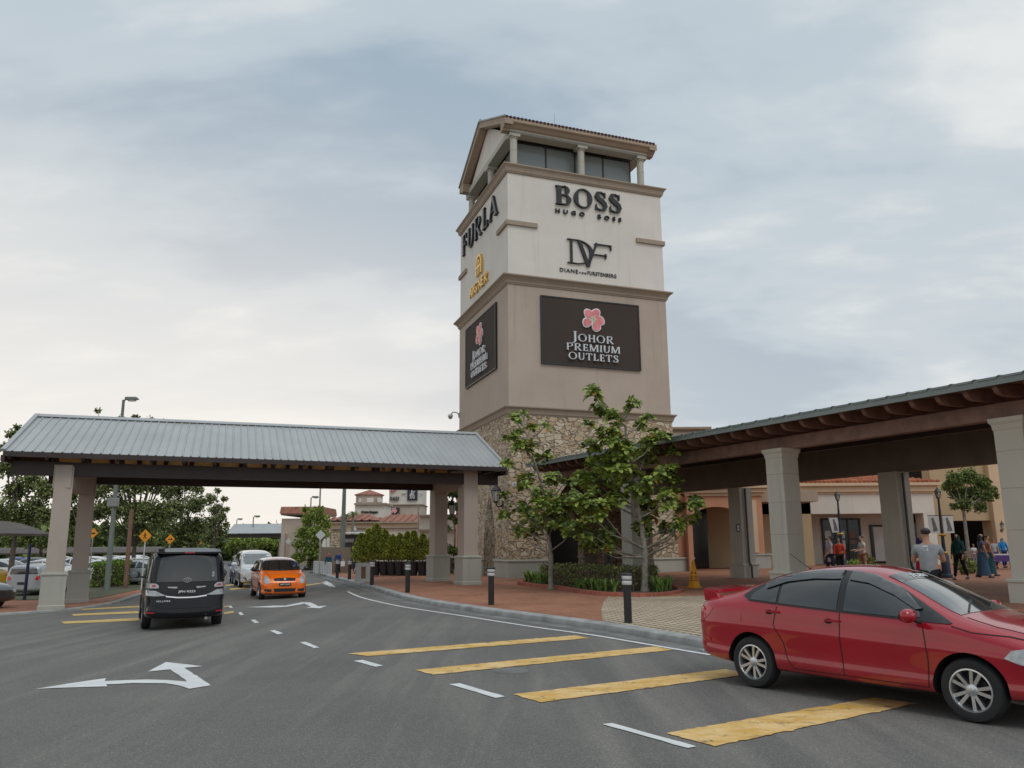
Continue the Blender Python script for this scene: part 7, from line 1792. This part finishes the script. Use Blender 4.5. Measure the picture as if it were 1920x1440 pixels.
# distant second canopy
Y = 108
dcn = thing('covered_walkway', 'distant pale grey roofed canopy across the far end of the drive', 'canopy', (X(475, Y), Y, 0))
mb = MB(); xa, xb = X(424, Y), X(528, Y); z0, z1 = Zp(1000, 475, Y), Zp(981, 475, Y)
mb.hexa([Vector(q) for q in ((xa, Y, z0), (xb, Y, z0), (xb, Y+.2, z0), (xa, Y+.2, z0), (xa, Y+3, z1), (xb, Y+3, z1), (xb, Y+3.2, z1), (xa, Y+3.2, z1))]); mb.hexa([Vector(q) for q in ((xa, Y+6, z0), (xb, Y+6, z0), (xb, Y+6.2, z0), (xa, Y+6.2, z0), (xa, Y+3.21, z1), (xb, Y+3.21, z1), (xb, Y+3.4, z1), (xa, Y+3.4, z1))]); mb.build('roof_sheet', M['sheet'], dcn, world=True)
mb = MB(); wbox(mb, xa, xb, Y+.5, Y+5.5, z0-.5, z0-.1); mb.build('beam', M['brown'], dcn, world=True)
for px in (523, 534):
    mb = MB(); wbox(mb, X(px-3, Y), X(px+3, Y), Y+1, Y+1.8, -.5, z0-.1); mb.build('column', M['column_pink'], dcn, world=True)
def block(name, label, px0, px1, py_t, Y, dep, m, zb=-.5, cat='building'):
    b = thing(name, label, cat, ((X(px0, Y)+X(px1, Y))/2, Y, 0)); mb = MB(); wbox(mb, X(px0, Y), X(px1, Y), Y, Y+dep, zb, Zp(py_t, (px0+px1)/2, Y)); mb.build('wall', m, b, world=True); return b
def add(b, name, m, px0, px1, py0, py1, Y, dep, off=0.0):
    mb = MB(); wbox(mb, X(px0, Y), X(px1, Y), Y-off, Y+dep, Zp(py1, (px0+px1)/2, Y), Zp(py0, (px0+px1)/2, Y)); return mb.build(name, m, b, world=True)
def hip(b, px0, px1, py_e, py_r, Y, dep, m=None, over=.5, ridge=.35):
    x0, x1 = X(px0, Y)-over, X(px1, Y)+over; ze, zr = Zp(py_e, (px0+px1)/2, Y), Zp(py_r, (px0+px1)/2, Y+dep/2); y0, y1 = Y-over, Y+dep+over; w = (x1-x0)*ridge/2; cx = (x0+x1)/2; cy = (y0+y1)/2; mb = MB()
    mb.add([(x0, y0, ze), (x1, y0, ze), (x1, y1, ze), (x0, y1, ze), (cx-w, cy, zr), (cx+w, cy, zr)], [(0, 1, 5, 4), (1, 2, 5), (2, 3, 4, 5), (3, 0, 4), (0, 3, 2, 1)])
    n = max(6, int((x1-x0)/.8))
    for k in range(n+1):
        f_ = k/n; a = Vector((x0+(x1-x0)*f_, y0, ze)); 
        xr = min(max(a.x, cx-w), cx+w); t = 1-abs(a.x-xr)/max(1e-3, ((cx-w)-x0)); e_ = Vector((a.x+(xr-a.x)*0, y0+(cy-y0)*t, ze+(zr-ze)*t)); 
        if t > .03: mb.tube([a+up*.05, e_+up*.05], .11, 5, cap=False)
    return mb.build('roof', m or M['tiles_far'], b, world=True)
bA = block('building', 'pinkish block with a flat red tiled roof edge behind the feathery tree', 527, 600, 972, 100, 8, M['taupe'])
mb = MB(); mb.hexa([Vector(q) for q in ((X(525, 100), 99.4, Zp(963, 565, 100)), (X(603, 100), 99.4, Zp(963, 565, 100)), (X(603, 100), 108.4, Zp(963, 565, 100)), (X(525, 100), 108.4, Zp(963, 565, 100)), (X(525.5, 100), 99.8, Zp(950, 565, 100)), (X(602, 100), 99.8, Zp(950, 565, 100)), (X(602, 100), 108, Zp(950, 565, 100)), (X(525.5, 100), 108, Zp(950, 565, 100)))]); mb.build('roof', M['tiles_far'], bA, world=True); add(bA, 'cornice', M['cornice'], 526, 602, 963, 966, 100, 8.2, .3); add(bA, 'pier', M['column_pink'], 527, 534, 1000, 1050, 99.2, 1)
bB = block('building', 'low beige building with terracotta hip roofs behind the hoarding and potted shrubs', 606, 792, 978, 92, 14, M['peach'])
hip(bB, 612, 700, 976, 964, 92, 12, ridge=.3); hip(bB, 700, 792, 979, 965, 93, 12, ridge=.5)
add(bB, 'stone_pier', M['stone'], 620, 636, 992, 1060, 91, 1); add(bB, 'pier_cap', M['cornice'], 618, 638, 989, 992.5, 90.8, 1.4); add(bB, 'cornice', M['cornice'], 606, 792, 978, 981, 91.6, .4)
for a_, b_ in ((604, 612), (613, 619)): add(bB, 'pilaster', M['cream'], a_, b_, 998, 1040, 91.2, .6)
fw = add(bB, 'window', M['cream'], 660, 669, 987, 995, 91.8, .2)
bC = block('building', 'pale low wing with a grey moulding behind the potted shrubs', 668, 800, 990, 80, 8, M['white_wall']); add(bC, 'cornice', M['cornice'], 666, 800, 987, 990, 79.7, 8)
sh = thing('shed', 'grey metal roofed service shed with dark openings behind the hoarding', 'building', (X(660, 70), 70, 0)); mb = MB(); wbox(mb, X(643, 70), X(684, 70), 70, 73, Zp(1030, 660, 70)-3, Zp(1002, 660, 70)); mb.build('wall', M['frame_dark'], sh, world=True)
mb = MB(); mb.hexa([Vector(q) for q in ((X(641, 70), 69.2, Zp(1001, 660, 70)), (X(685, 70), 69.2, Zp(1001, 660, 70)), (X(685, 70), 73.5, Zp(997, 660, 70)), (X(641, 70), 73.5, Zp(997, 660, 70)), (X(641, 70), 69.2, Zp(1000, 660, 70)), (X(685, 70), 69.2, Zp(1000, 660, 70)), (X(685, 70), 73.5, Zp(996, 660, 70)), (X(641, 70), 73.5, Zp(996, 660, 70)))]); mb.build('roof', M['sheet'], sh, world=True)
for a_, b_, c_, d_ in ((646, 664, 1010, 1017), (667, 682, 1010, 1030)): add(sh, 'door', M['grey_steel'], a_, b_, c_, d_, 69.9, .15)
bT = block('tower_building', 'small octagon topped beige turret with red hip roof and script lettering', 664, 721, 944, 118, 6, M['white_wall'])
add(bT, 'cornice', M['cornice'], 662, 723, 943, 946.5, 117.6, 7); 
mb = MB(); c = Vector(((X(666, 121)+X(716, 121))/2, 121, 0)); R_ = (X(718, 118)-X(668, 118))/2*1.05; mb.lathe([(R_, Zp(946, 692, 118)), (R_, Zp(927, 692, 118))], c, 8, M=Matrix.Rotation(PI/8, 3, 'Z')); mb.build('turret', M['taupe'], bT, world=True)
mb = MB(); mb.lathe([(R_*1.12, Zp(927, 692, 118)), (R_*1.1, Zp(925, 692, 118)), (.1, Zp(916, 692, 118))], c, 8, M=Matrix.Rotation(PI/8, 3, 'Z')); mb.build('roof', M['tiles_far'], bT, world=True)
yf = 121-R_*math.cos(PI/8)
for a_, b_ in ((671, 678.5), (686.5, 698.5), (706, 713)): add(bT, 'window', M['cream'], a_, b_, 933.5, 942, yf if a_ == 686.5 else yf+.2, .1 if a_ == 686.5 else 1.6, .12)
fD = lambda Y_: (lambda a, b, d: Vector((a, Y_-d, b)))
put_text(bT, 'script_lettering', 'Salvatore Ferragamo', fD(117.95), X(676, 118), X(708, 118), Zp(964, 690, 118), Zp(957, 690, 118), .15, M['letter'], shear=.35, bold=.03)
bS = block('sign_tower', 'distant pale sign tower with a navy panel, seen under the road canopy', 728, 790, 880, 165, 9, M['white_wall'])
add(bS, 'lower_wall', M['taupe'], 727.6, 790.4, 947, 1000, 164.8, 9.4); add(bS, 'cornice', M['cornice'], 726, 792, 945, 947, 164.4, 10)
npn = add(bS, 'navy_panel', M['navy'], 762.5, 781.5, 911.5, 938, 164.6, .3); YS = 164.45
def hs(pts, w): return rib([(X(762.5, 165)+a*(X(781.5, 165)-X(762.5, 165)), Zp(938, 772, 165)+b*(Zp(911.5, 772, 165)-Zp(938, 772, 165))) for a, b in pts], w)
mb = MB(); sc = X(781.5, 165)-X(762.5, 165)
for pts, w in (([(.34, .40), (.52, .44), (.66, .40)], sc*.17), ([(.60, .42), (.70, .60), (.78, .62)], sc*.09), ([(.36, .38), (.32, .18), (.36, .10)], sc*.06), ([(.46, .38), (.50, .2), (.44, .10)], sc*.06), ([(.62, .38), (.58, .2), (.66, .12)], sc*.06), ([(.68, .40), (.74, .22), (.70, .10)], sc*.06), ([(.46, .46), (.48, .66), (.50, .74)], sc*.14), ([(.50, .76), (.51, .83)], sc*.10), ([(.50, .66), (.36, .80), (.62, .93)], sc*.035), ([(.32, .42), (.26, .28)], sc*.05)):
    for q in hs(pts, w): mb.prism([Vector((v.x, YS, v.y)) for v in q], (0, -.05, 0))
mb.build('rider_emblem', M['cream'], npn, world=True)
mb = MB()
for q in rib([(X(731, 165), Zp(911, 735, 165)), (X(733.5, 165), Zp(924, 735, 165))], .25)+rib([(X(733.5, 165), Zp(924, 735, 165)), (X(745.5, 165), Zp(911, 740, 165))], .28): mb.prism([Vector((v.x, 164.7, v.y)) for v in q], (0, -.2, 0))
mb.build('check_mark', M['red_mark'] if 'red_mark' in M else M['lamp_red'], bS, world=True)
L_, w_ = lay('BALLY', .3, .14, .06, .05); put_letters(bS, 'letter', L_, w_, fD(164.75), X(730.5, 165), X(747.5, 165), Zp(938.5, 740, 165), Zp(931.5, 740, 165), .2, M['letter'])
pn = add(bS, 'brown_panel', M['board'], 730, 748, 952, 972, 164.3, .3); flower(pn, lambda a, b, d: Vector((a, 164.2-d, b)), X(739, 165), Zp(958, 739, 165), .55)
for a_, b_, c_ in ((752, 759, 906), (752, 759, 925), (787, 791, 908), (787, 791, 926)): add(bS, 'string_band', M['cornice'], a_, b_, c_, c_+1.2, 164.7, .2)
bW = thing('building', 'pale building with grey mouldings seen between and left of the right canopy columns', 'building', (X(850, 66), 66, 0))
mb = MB(); wbox(mb, X(786, 66), X(905, 66), 66, 74, -.4, Zp(967, 845, 66)); mb.build('wall', M['white_wall'], bW, world=True)
for py in (967, 994): add(bW, 'cornice', M['cornice'], 784, 905, py-2.2, py+1, 65.6, 8.5)
mb = MB(); mb.hexa([Vector(q) for q in ((X(786, 66), 66.5, Zp(965, 845, 66)), (X(905, 66), 66.5, Zp(965, 845, 66)), (X(905, 66), 73, Zp(959, 845, 66)), (X(786, 66), 73, Zp(959, 845, 66)), (X(786, 66), 66.5, Zp(964, 845, 66)), (X(905, 66), 66.5, Zp(964, 845, 66)), (X(905, 66), 73, Zp(958, 845, 66)), (X(786, 66), 73, Zp(958, 845, 66)))]); mb.build('roof', M['sheet'], bW, world=True)
# carports on the left
def carport(label, pA, pB, depth, zf, zb_, post=True):
    o = thing('carport', label, 'carport', tuple((pA+pB)/2*1.0)); d = (pB-pA); d.z = 0; n_ = Vector((-d.y, d.x, 0)).normalized(); mb = MB(); K = 8; vs = []
    for k in range(K+1):
        f_ = k/K; zz2 = zf+(zb_-zf)*f_+.35*math.sin(PI*f_)
        for e_ in (pA, pB): vs += [Vector((e_.x, e_.y, 0))+n_*depth*f_+up*zz2, Vector((e_.x, e_.y, 0))+n_*depth*f_+up*(zz2-.12)]
    fs = []
    for k in range(K): a = 4*k; fs += [(a, a+2, a+6, a+4), (a+1, a+5, a+7, a+3), (a, a+4, a+5, a+1), (a+2, a+3, a+7, a+6)]
    fs += [(0, 1, 3, 2), (4*K, 4*K+2, 4*K+3, 4*K+1)]
    mb.add(vs, fs); mb.build('roof', M['carport'], o, world=True)
    n = max(2, int(d.length/5))
    for k in range(n+1):
        e_ = pA.lerp(pB, (k+.5)/(n+1)); b_ = Vector((e_.x, e_.y, gz(e_.x)))+n_*depth*.85; mb = MB(); mb.tube([b_, b_+up*(zb_-gz(e_.x)-.35)], .07, 8); mb.tube([b_+up*(zb_-1.2), b_-n_*depth*.35+up*(zf+.25), b_-n_*depth*.6+up*(zf+.32)], [.06, .05, .04], 6); mb.build('post', M['green_post'], o, world=True)
    return o
pa = D(-190, 990, 36); pb = D(96, 984, 43)
cA = carport('dark curved carport roof cut off by the left edge of the picture', Vector((pa.x, pa.y, 0)), Vector((pb.x, pb.y, 0)), 6, 2.55, 3.2)
pa = D(-60, 1036, 76); pb = D(300, 1036, 80)
carport('long low dark carport across the back of the car park', Vector((pa.x, pa.y, 0)), Vector((pb.x, pb.y, 0)), 5, Zp(1036, 150, 78), Zp(1030, 150, 83))

# ---------------------------------------------------------------- shops on the right
YB = 49.0
shp = thing('shop_building', 'long off white shop with deep cornice, terracotta roof and dark shopfronts at right', 'building', (X(1600, YB), YB, PAVE_Z))
x0, x1 = X(1425, YB), X(1757, YB); zc1 = Zp(906, 1600, YB); zc0 = Zp(926, 1600, YB); zf0 = Zp(963, 1600, YB)
mb = MB(); wbox(mb, x0, x1, YB, YB+.6, zf0, zc0); wbox(mb, X(1735, YB), x1, YB+.01, YB+1.0, 0, zf0); mb.build('frieze', M['white_wall'], shp, world=True)
mb = MB()
for k, (o_, za, zb2) in enumerate(((.10, zc0, zc0+.12), (.22, zc0+.12, zc1-.18), (.42, zc1-.18, zc1))): wbox(mb, x0, x1+o_, YB-o_, YB+.6, za, zb2)
mb.build('cornice', M['peach'], shp, world=True)
mb = MB(); wbox(mb, x0-6, x1-.3, YB+3, YB+3.5, 0, zf0+.3); wbox(mb, x0-6, x1-.3, YB+.3, YB+3, zf0-.02, zf0+.1); mb.build('shop_wall', M['white_wall'], shp, world=True)
hx0, hx1 = X(1440, YB), X(1768, YB)
zr_ = Zp(878, 1620, YB+4.5)
mb = MB(); mb.add([(hx0, YB-.35, zc1+.02), (hx1, YB-.35, zc1+.02), (hx1, YB+9, zc1+.02), (hx0, YB+9, zc1+.02), (hx0+1, YB+4.5, zr_), (hx1-6.5, YB+4.5, zr_)], [(0, 1, 5, 4), (1, 2, 5), (2, 3, 4, 5), (3, 0, 4), (0, 3, 2, 1)]); tl = mb.build('roof', M['tiles_red'], shp, world=True)
mb = MB(); k = hx0+.1
while k < hx1-.1:
    t_ = 1 if k < hx1-6.5 else (hx1-k)/6.5; mb.tube([(k, YB-.38, zc1+.05), (k, YB-.35+4.85*t_, zc1+.05+(zr_-zc1)*t_)], .10, 6); k += .27
mb.build('tile_rows', M['tiles_red'], tl, world=True, smooth=True)
YW = YB+2.95
def opening(px0, px1, py0, py1, label=None, split=0):
    a, b = X(px0, YW), X(px1, YW); z0, z1 = PAVE_Z, Zp(py0, (px0+px1)/2, YW); 
    if py1: z0 = Zp(py1, (px0+px1)/2, YW)
    mb = MB(); w = .10; wbox(mb, a, a+w, YW-.08, YW+.02, z0, z1); wbox(mb, b-w, b, YW-.08, YW+.02, z0, z1); wbox(mb, a+w, b-w, YW-.08, YW+.02, z1-w, z1)
    for s_ in range(1, split): c_ = a+(b-a)*s_/split; wbox(mb, c_-.04, c_+.04, YW-.079, YW+.02, z0, z1-w)
    if split: wbox(mb, a+w, b-w, YW-.082, YW+.02, z1-1.35, z1-1.25)
    f_ = mb.build('shopfront', M['black'], shp, world=True); mb = MB(); wbox(mb, a+w, b-w, YW-.03, YW+.015, z0, z1-w); mb.build('glass', M['glass_dark'], f_, world=True); return f_
opening(1494, 1508, 972, None); f_ = opening(1541, 1614, 972, None, split=3); opening(1631, 1662, 984, 1056)
mb = MB(); wbox(mb, X(1637, YW), X(1660, YW), YW-.06, YW-.035, Zp(1052, 1650, YW), Zp(988, 1650, YW)); mb.build('window_display', M['offwhite'], f_, world=True)
for a_, b_, c_, d_, mm in ((1546, 1557, 995, 1040, 'offwhite'), (1577, 1583, 995, 1030, 'offwhite'), (1592, 1602, 997, 1020, 'brown_post')): 
    mb = MB(); wbox(mb, X(a_, YW), X(b_, YW), YW-.055, YW-.032, Zp(d_, 1570, YW), Zp(c_, 1570, YW)); mb.build('poster', M[mm], f_, world=True)
# left part of the shops: peach/salmon bay with a segmental arch
bay = thing('shop_building', 'peach coloured corner bay with flat arch and dark doorway beside the yellow caution sign', 'building', (X(1350, 47), 47, PAVE_Z)); Y2 = 45.5
ax0, ax1 = X(1290, Y2), X(1432, Y2); zt = Zp(930, 1350, Y2); oz = Zp(950, 1350, Y2)
mb = MB(); mb.prism([Vector(q) for q in ([(ax0, Y2, 0), (X(1299, Y2), Y2, 0), (X(1299, Y2), Y2, oz-.5)]+[(X(1299, Y2)+(X(1392, Y2)-X(1299, Y2))*k/10, Y2, oz-.5+.5*math.sin(PI*k/10)**.6) for k in range(1, 10)]+[(X(1392, Y2), Y2, oz-.5), (X(1392, Y2), Y2, 0), (ax1, Y2, 0), (ax1, Y2, zt), (ax0, Y2, zt)])], (0, .8, 0)); mb.build('wall', M['salmon'], bay, world=True)
mb = MB()
for o_, za, zb2 in ((.10, zt, zt+.18), (.25, zt+.18, zt+.42), (.4, zt+.42, zt+.60)): wbox(mb, ax0, ax1+o_, Y2-o_, Y2+.8, za, zb2)
mb.build('cornice', M['peach'], bay, world=True)
mb = MB(); wbox(mb, ax0-1, ax1+4, Y2+3.5, Y2+4, 0, zt+.4); mb.build('inner_wall', M['tan_wall'], bay, world=True)
mb = MB(); wbox(mb, X(1296, Y2+3.4), X(1326, Y2+3.4), Y2+3.3, Y2+3.55, PAVE_Z, Zp(955, 1310, Y2+3.4)); mb.build('doorway', M['glass_dark'], bay, world=True)
mb = MB(); wbox(mb, ax0, ax1+3.5, Y2+.8, Y2+3.5, zt-.3, zt+.3); mb.build('ceiling', M['soffit'], bay, world=True)
mb = MB(); wbox(mb, X(1396, Y2), X(1440, Y2), Y2-.22, Y2-.01, 0, Zp(1041, 1420, Y2)); wbox(mb, X(1394, Y2), X(1442, Y2), Y2-.27, Y2-.005, Zp(1041, 1420, Y2), Zp(1038, 1420, Y2)); mb.build('plinth', M['plinth'], bay, world=True)
mb = MB(); wbox(mb, X(1411, Y2), X(1420, Y2), Y2-.15, Y2-.005, Zp(1036, 1415, Y2), Zp(938, 1415, Y2)); mb.build('pilaster', M['peach'], bay, world=True)
gp = thing('building', 'upper wall with a moulded cornice just right of the stone tower top', 'building', (X(1290, 56), 56, 0)); mb = MB(); wbox(mb, X(1255, 56), X(1330, 56), 56, 62, 0, Zp(806, 1290, 56)); mb.build('wall', M['cream'], gp, world=True)
mb = MB()
for o_, py in ((.2, 806), (.45, 802)): wbox(mb, X(1255, 56), X(1330, 56)+o_, 56-o_, 62, Zp(py+4, 1290, 56), Zp(py, 1290, 56))
mb.build('cornice', M['cornice'], gp, world=True)
# tan building at the right end with stone gable and dark arcade
tn = thing('shop_building', 'tan building with a dark arcade opening behind the small round tree', 'building', (X(1830, 52), 52, PAVE_Z)); Y3 = 52.0
xa, xb = X(1755, Y3), X(2700, Y3); zt = Zp(858, 1830, Y3); zo = Zp(976, 1830, Y3)
mb = MB(); mb.prism([Vector(q) for q in ((xa, Y3, 0), (X(1782, Y3), Y3, 0), (X(1782, Y3), Y3, zo), (X(1861, Y3), Y3, zo), (X(1861, Y3), Y3, 0), (xb, Y3, 0), (xb, Y3, zt), (xa, Y3, zt))], (0, 1.0, 0)); mb.build('wall', M['tan_wall'], tn, world=True)
mb = MB(); wbox(mb, X(1862, Y3), xb, Y3-.35, Y3-.01, 0, zt); mb.build('pier', M['peach'], tn, world=True)
mb = MB(); wbox(mb, xa, xb, Y3+3.5, Y3+3.8, 0, zt); mb.build('back_wall', M['glass_dark'], tn, world=True)
mb = MB(); wbox(mb, X(1861, Y3)-.1, X(1895, Y3), Y3-.6, Y3-.36, 0, Zp(1037, 1870, Y3)); mb.build('plinth', M['plinth'], tn, world=True)
stn = thing('building', 'rough stone upper wall showing above the terracotta roof at right', 'building', (X(1740, 60), 60, 0)); mb = MB(); wbox(mb, X(1690, 60), X(1860, 60), 60, 66, 0, Zp(868, 1740, 60)); mb.build('wall', M['stone'], stn, world=True)
w3 = lantern('wall_lantern', 'wall lantern with a round white globe on the peach pier at the far right', D(1877, 995, 51.4), Vector((-.1, -.35, .0)), .8)
# kiosk and bench near the far people
st_ = thing('bench', 'slatted timber bench behind the pair in long skirts', 'bench', tuple(pY(1830, 39)), .2); mb = MB()
for k in range(4): mb.box((0, -.2+k*.12, .45), (1.5, .09, .03))
mb.build('seat', M['brown_mid'], st_); mb = MB()
for k in range(3): mb.box((0, .26, .6+k*.12), (1.5, .03, .08))
mb.build('backrest', M['brown_mid'], st_)
for sx in (-.65, .65): mb = MB(); mb.box((sx, -.18, .22), (.06, .06, .43)); mb.box((sx, .24, .44), (.06, .06, .88)); mb.build('leg', M['black'], st_)
tb = thing('display_table', 'low table with a purple cloth near the person in bright blue', 'table', tuple(pY(1868, 40.3))); mb = MB(); mb.box((0, 0, .70), (1.5, .7, .05)); mb.build('tabletop', M['offwhite'], tb); mb = MB(); mb.box((0, 0, .52), (1.54, .74, .30)); mb.build('cloth', cloth('purple_cloth', (.09, .05, .18)), tb)
for sx in (-.65, .65): mb = MB(); mb.box((sx, 0, .34), (.05, .5, .66)); mb.build('leg', M['black'], tb)
# inside of the tower: white shop lettering glimpsed behind the tree
ws = thing('shop_sign', 'white shop lettering glimpsed through the tree under the tower arch', 'sign', tuple(T(6.6, TD+.6, 3))); frI = lambda a, b, d: T(a, TD+1.6-d, b)
put_text(ws, 'lettering', 'ely', frI, 7.0, 8.2, 3.75, 4.45, .08, M['white'], bold=.03)
mb = MB(); tbox(mb, 5.2, 9.4, TD+1.65, TD+1.9, 0, 5.6); mb.build('back_panel', M['frame_dark'], ws, world=True)
# litter by the kerb
lt_ = thing('litter', 'small crumpled white paper on the gutter beside the red car', 'litter', tuple(G(1318, 1220, .01))); mb = MB(); rnd.seed(2)
pts_ = [Vector((rnd.uniform(-.07, .07), rnd.uniform(-.05, .05), rnd.uniform(0, .05))) for _ in range(14)]; mb.add(pts_, [(i, (i+3) % 14, (i+7) % 14) for i in range(14)]); mb.build('paper', M['white'], lt_)
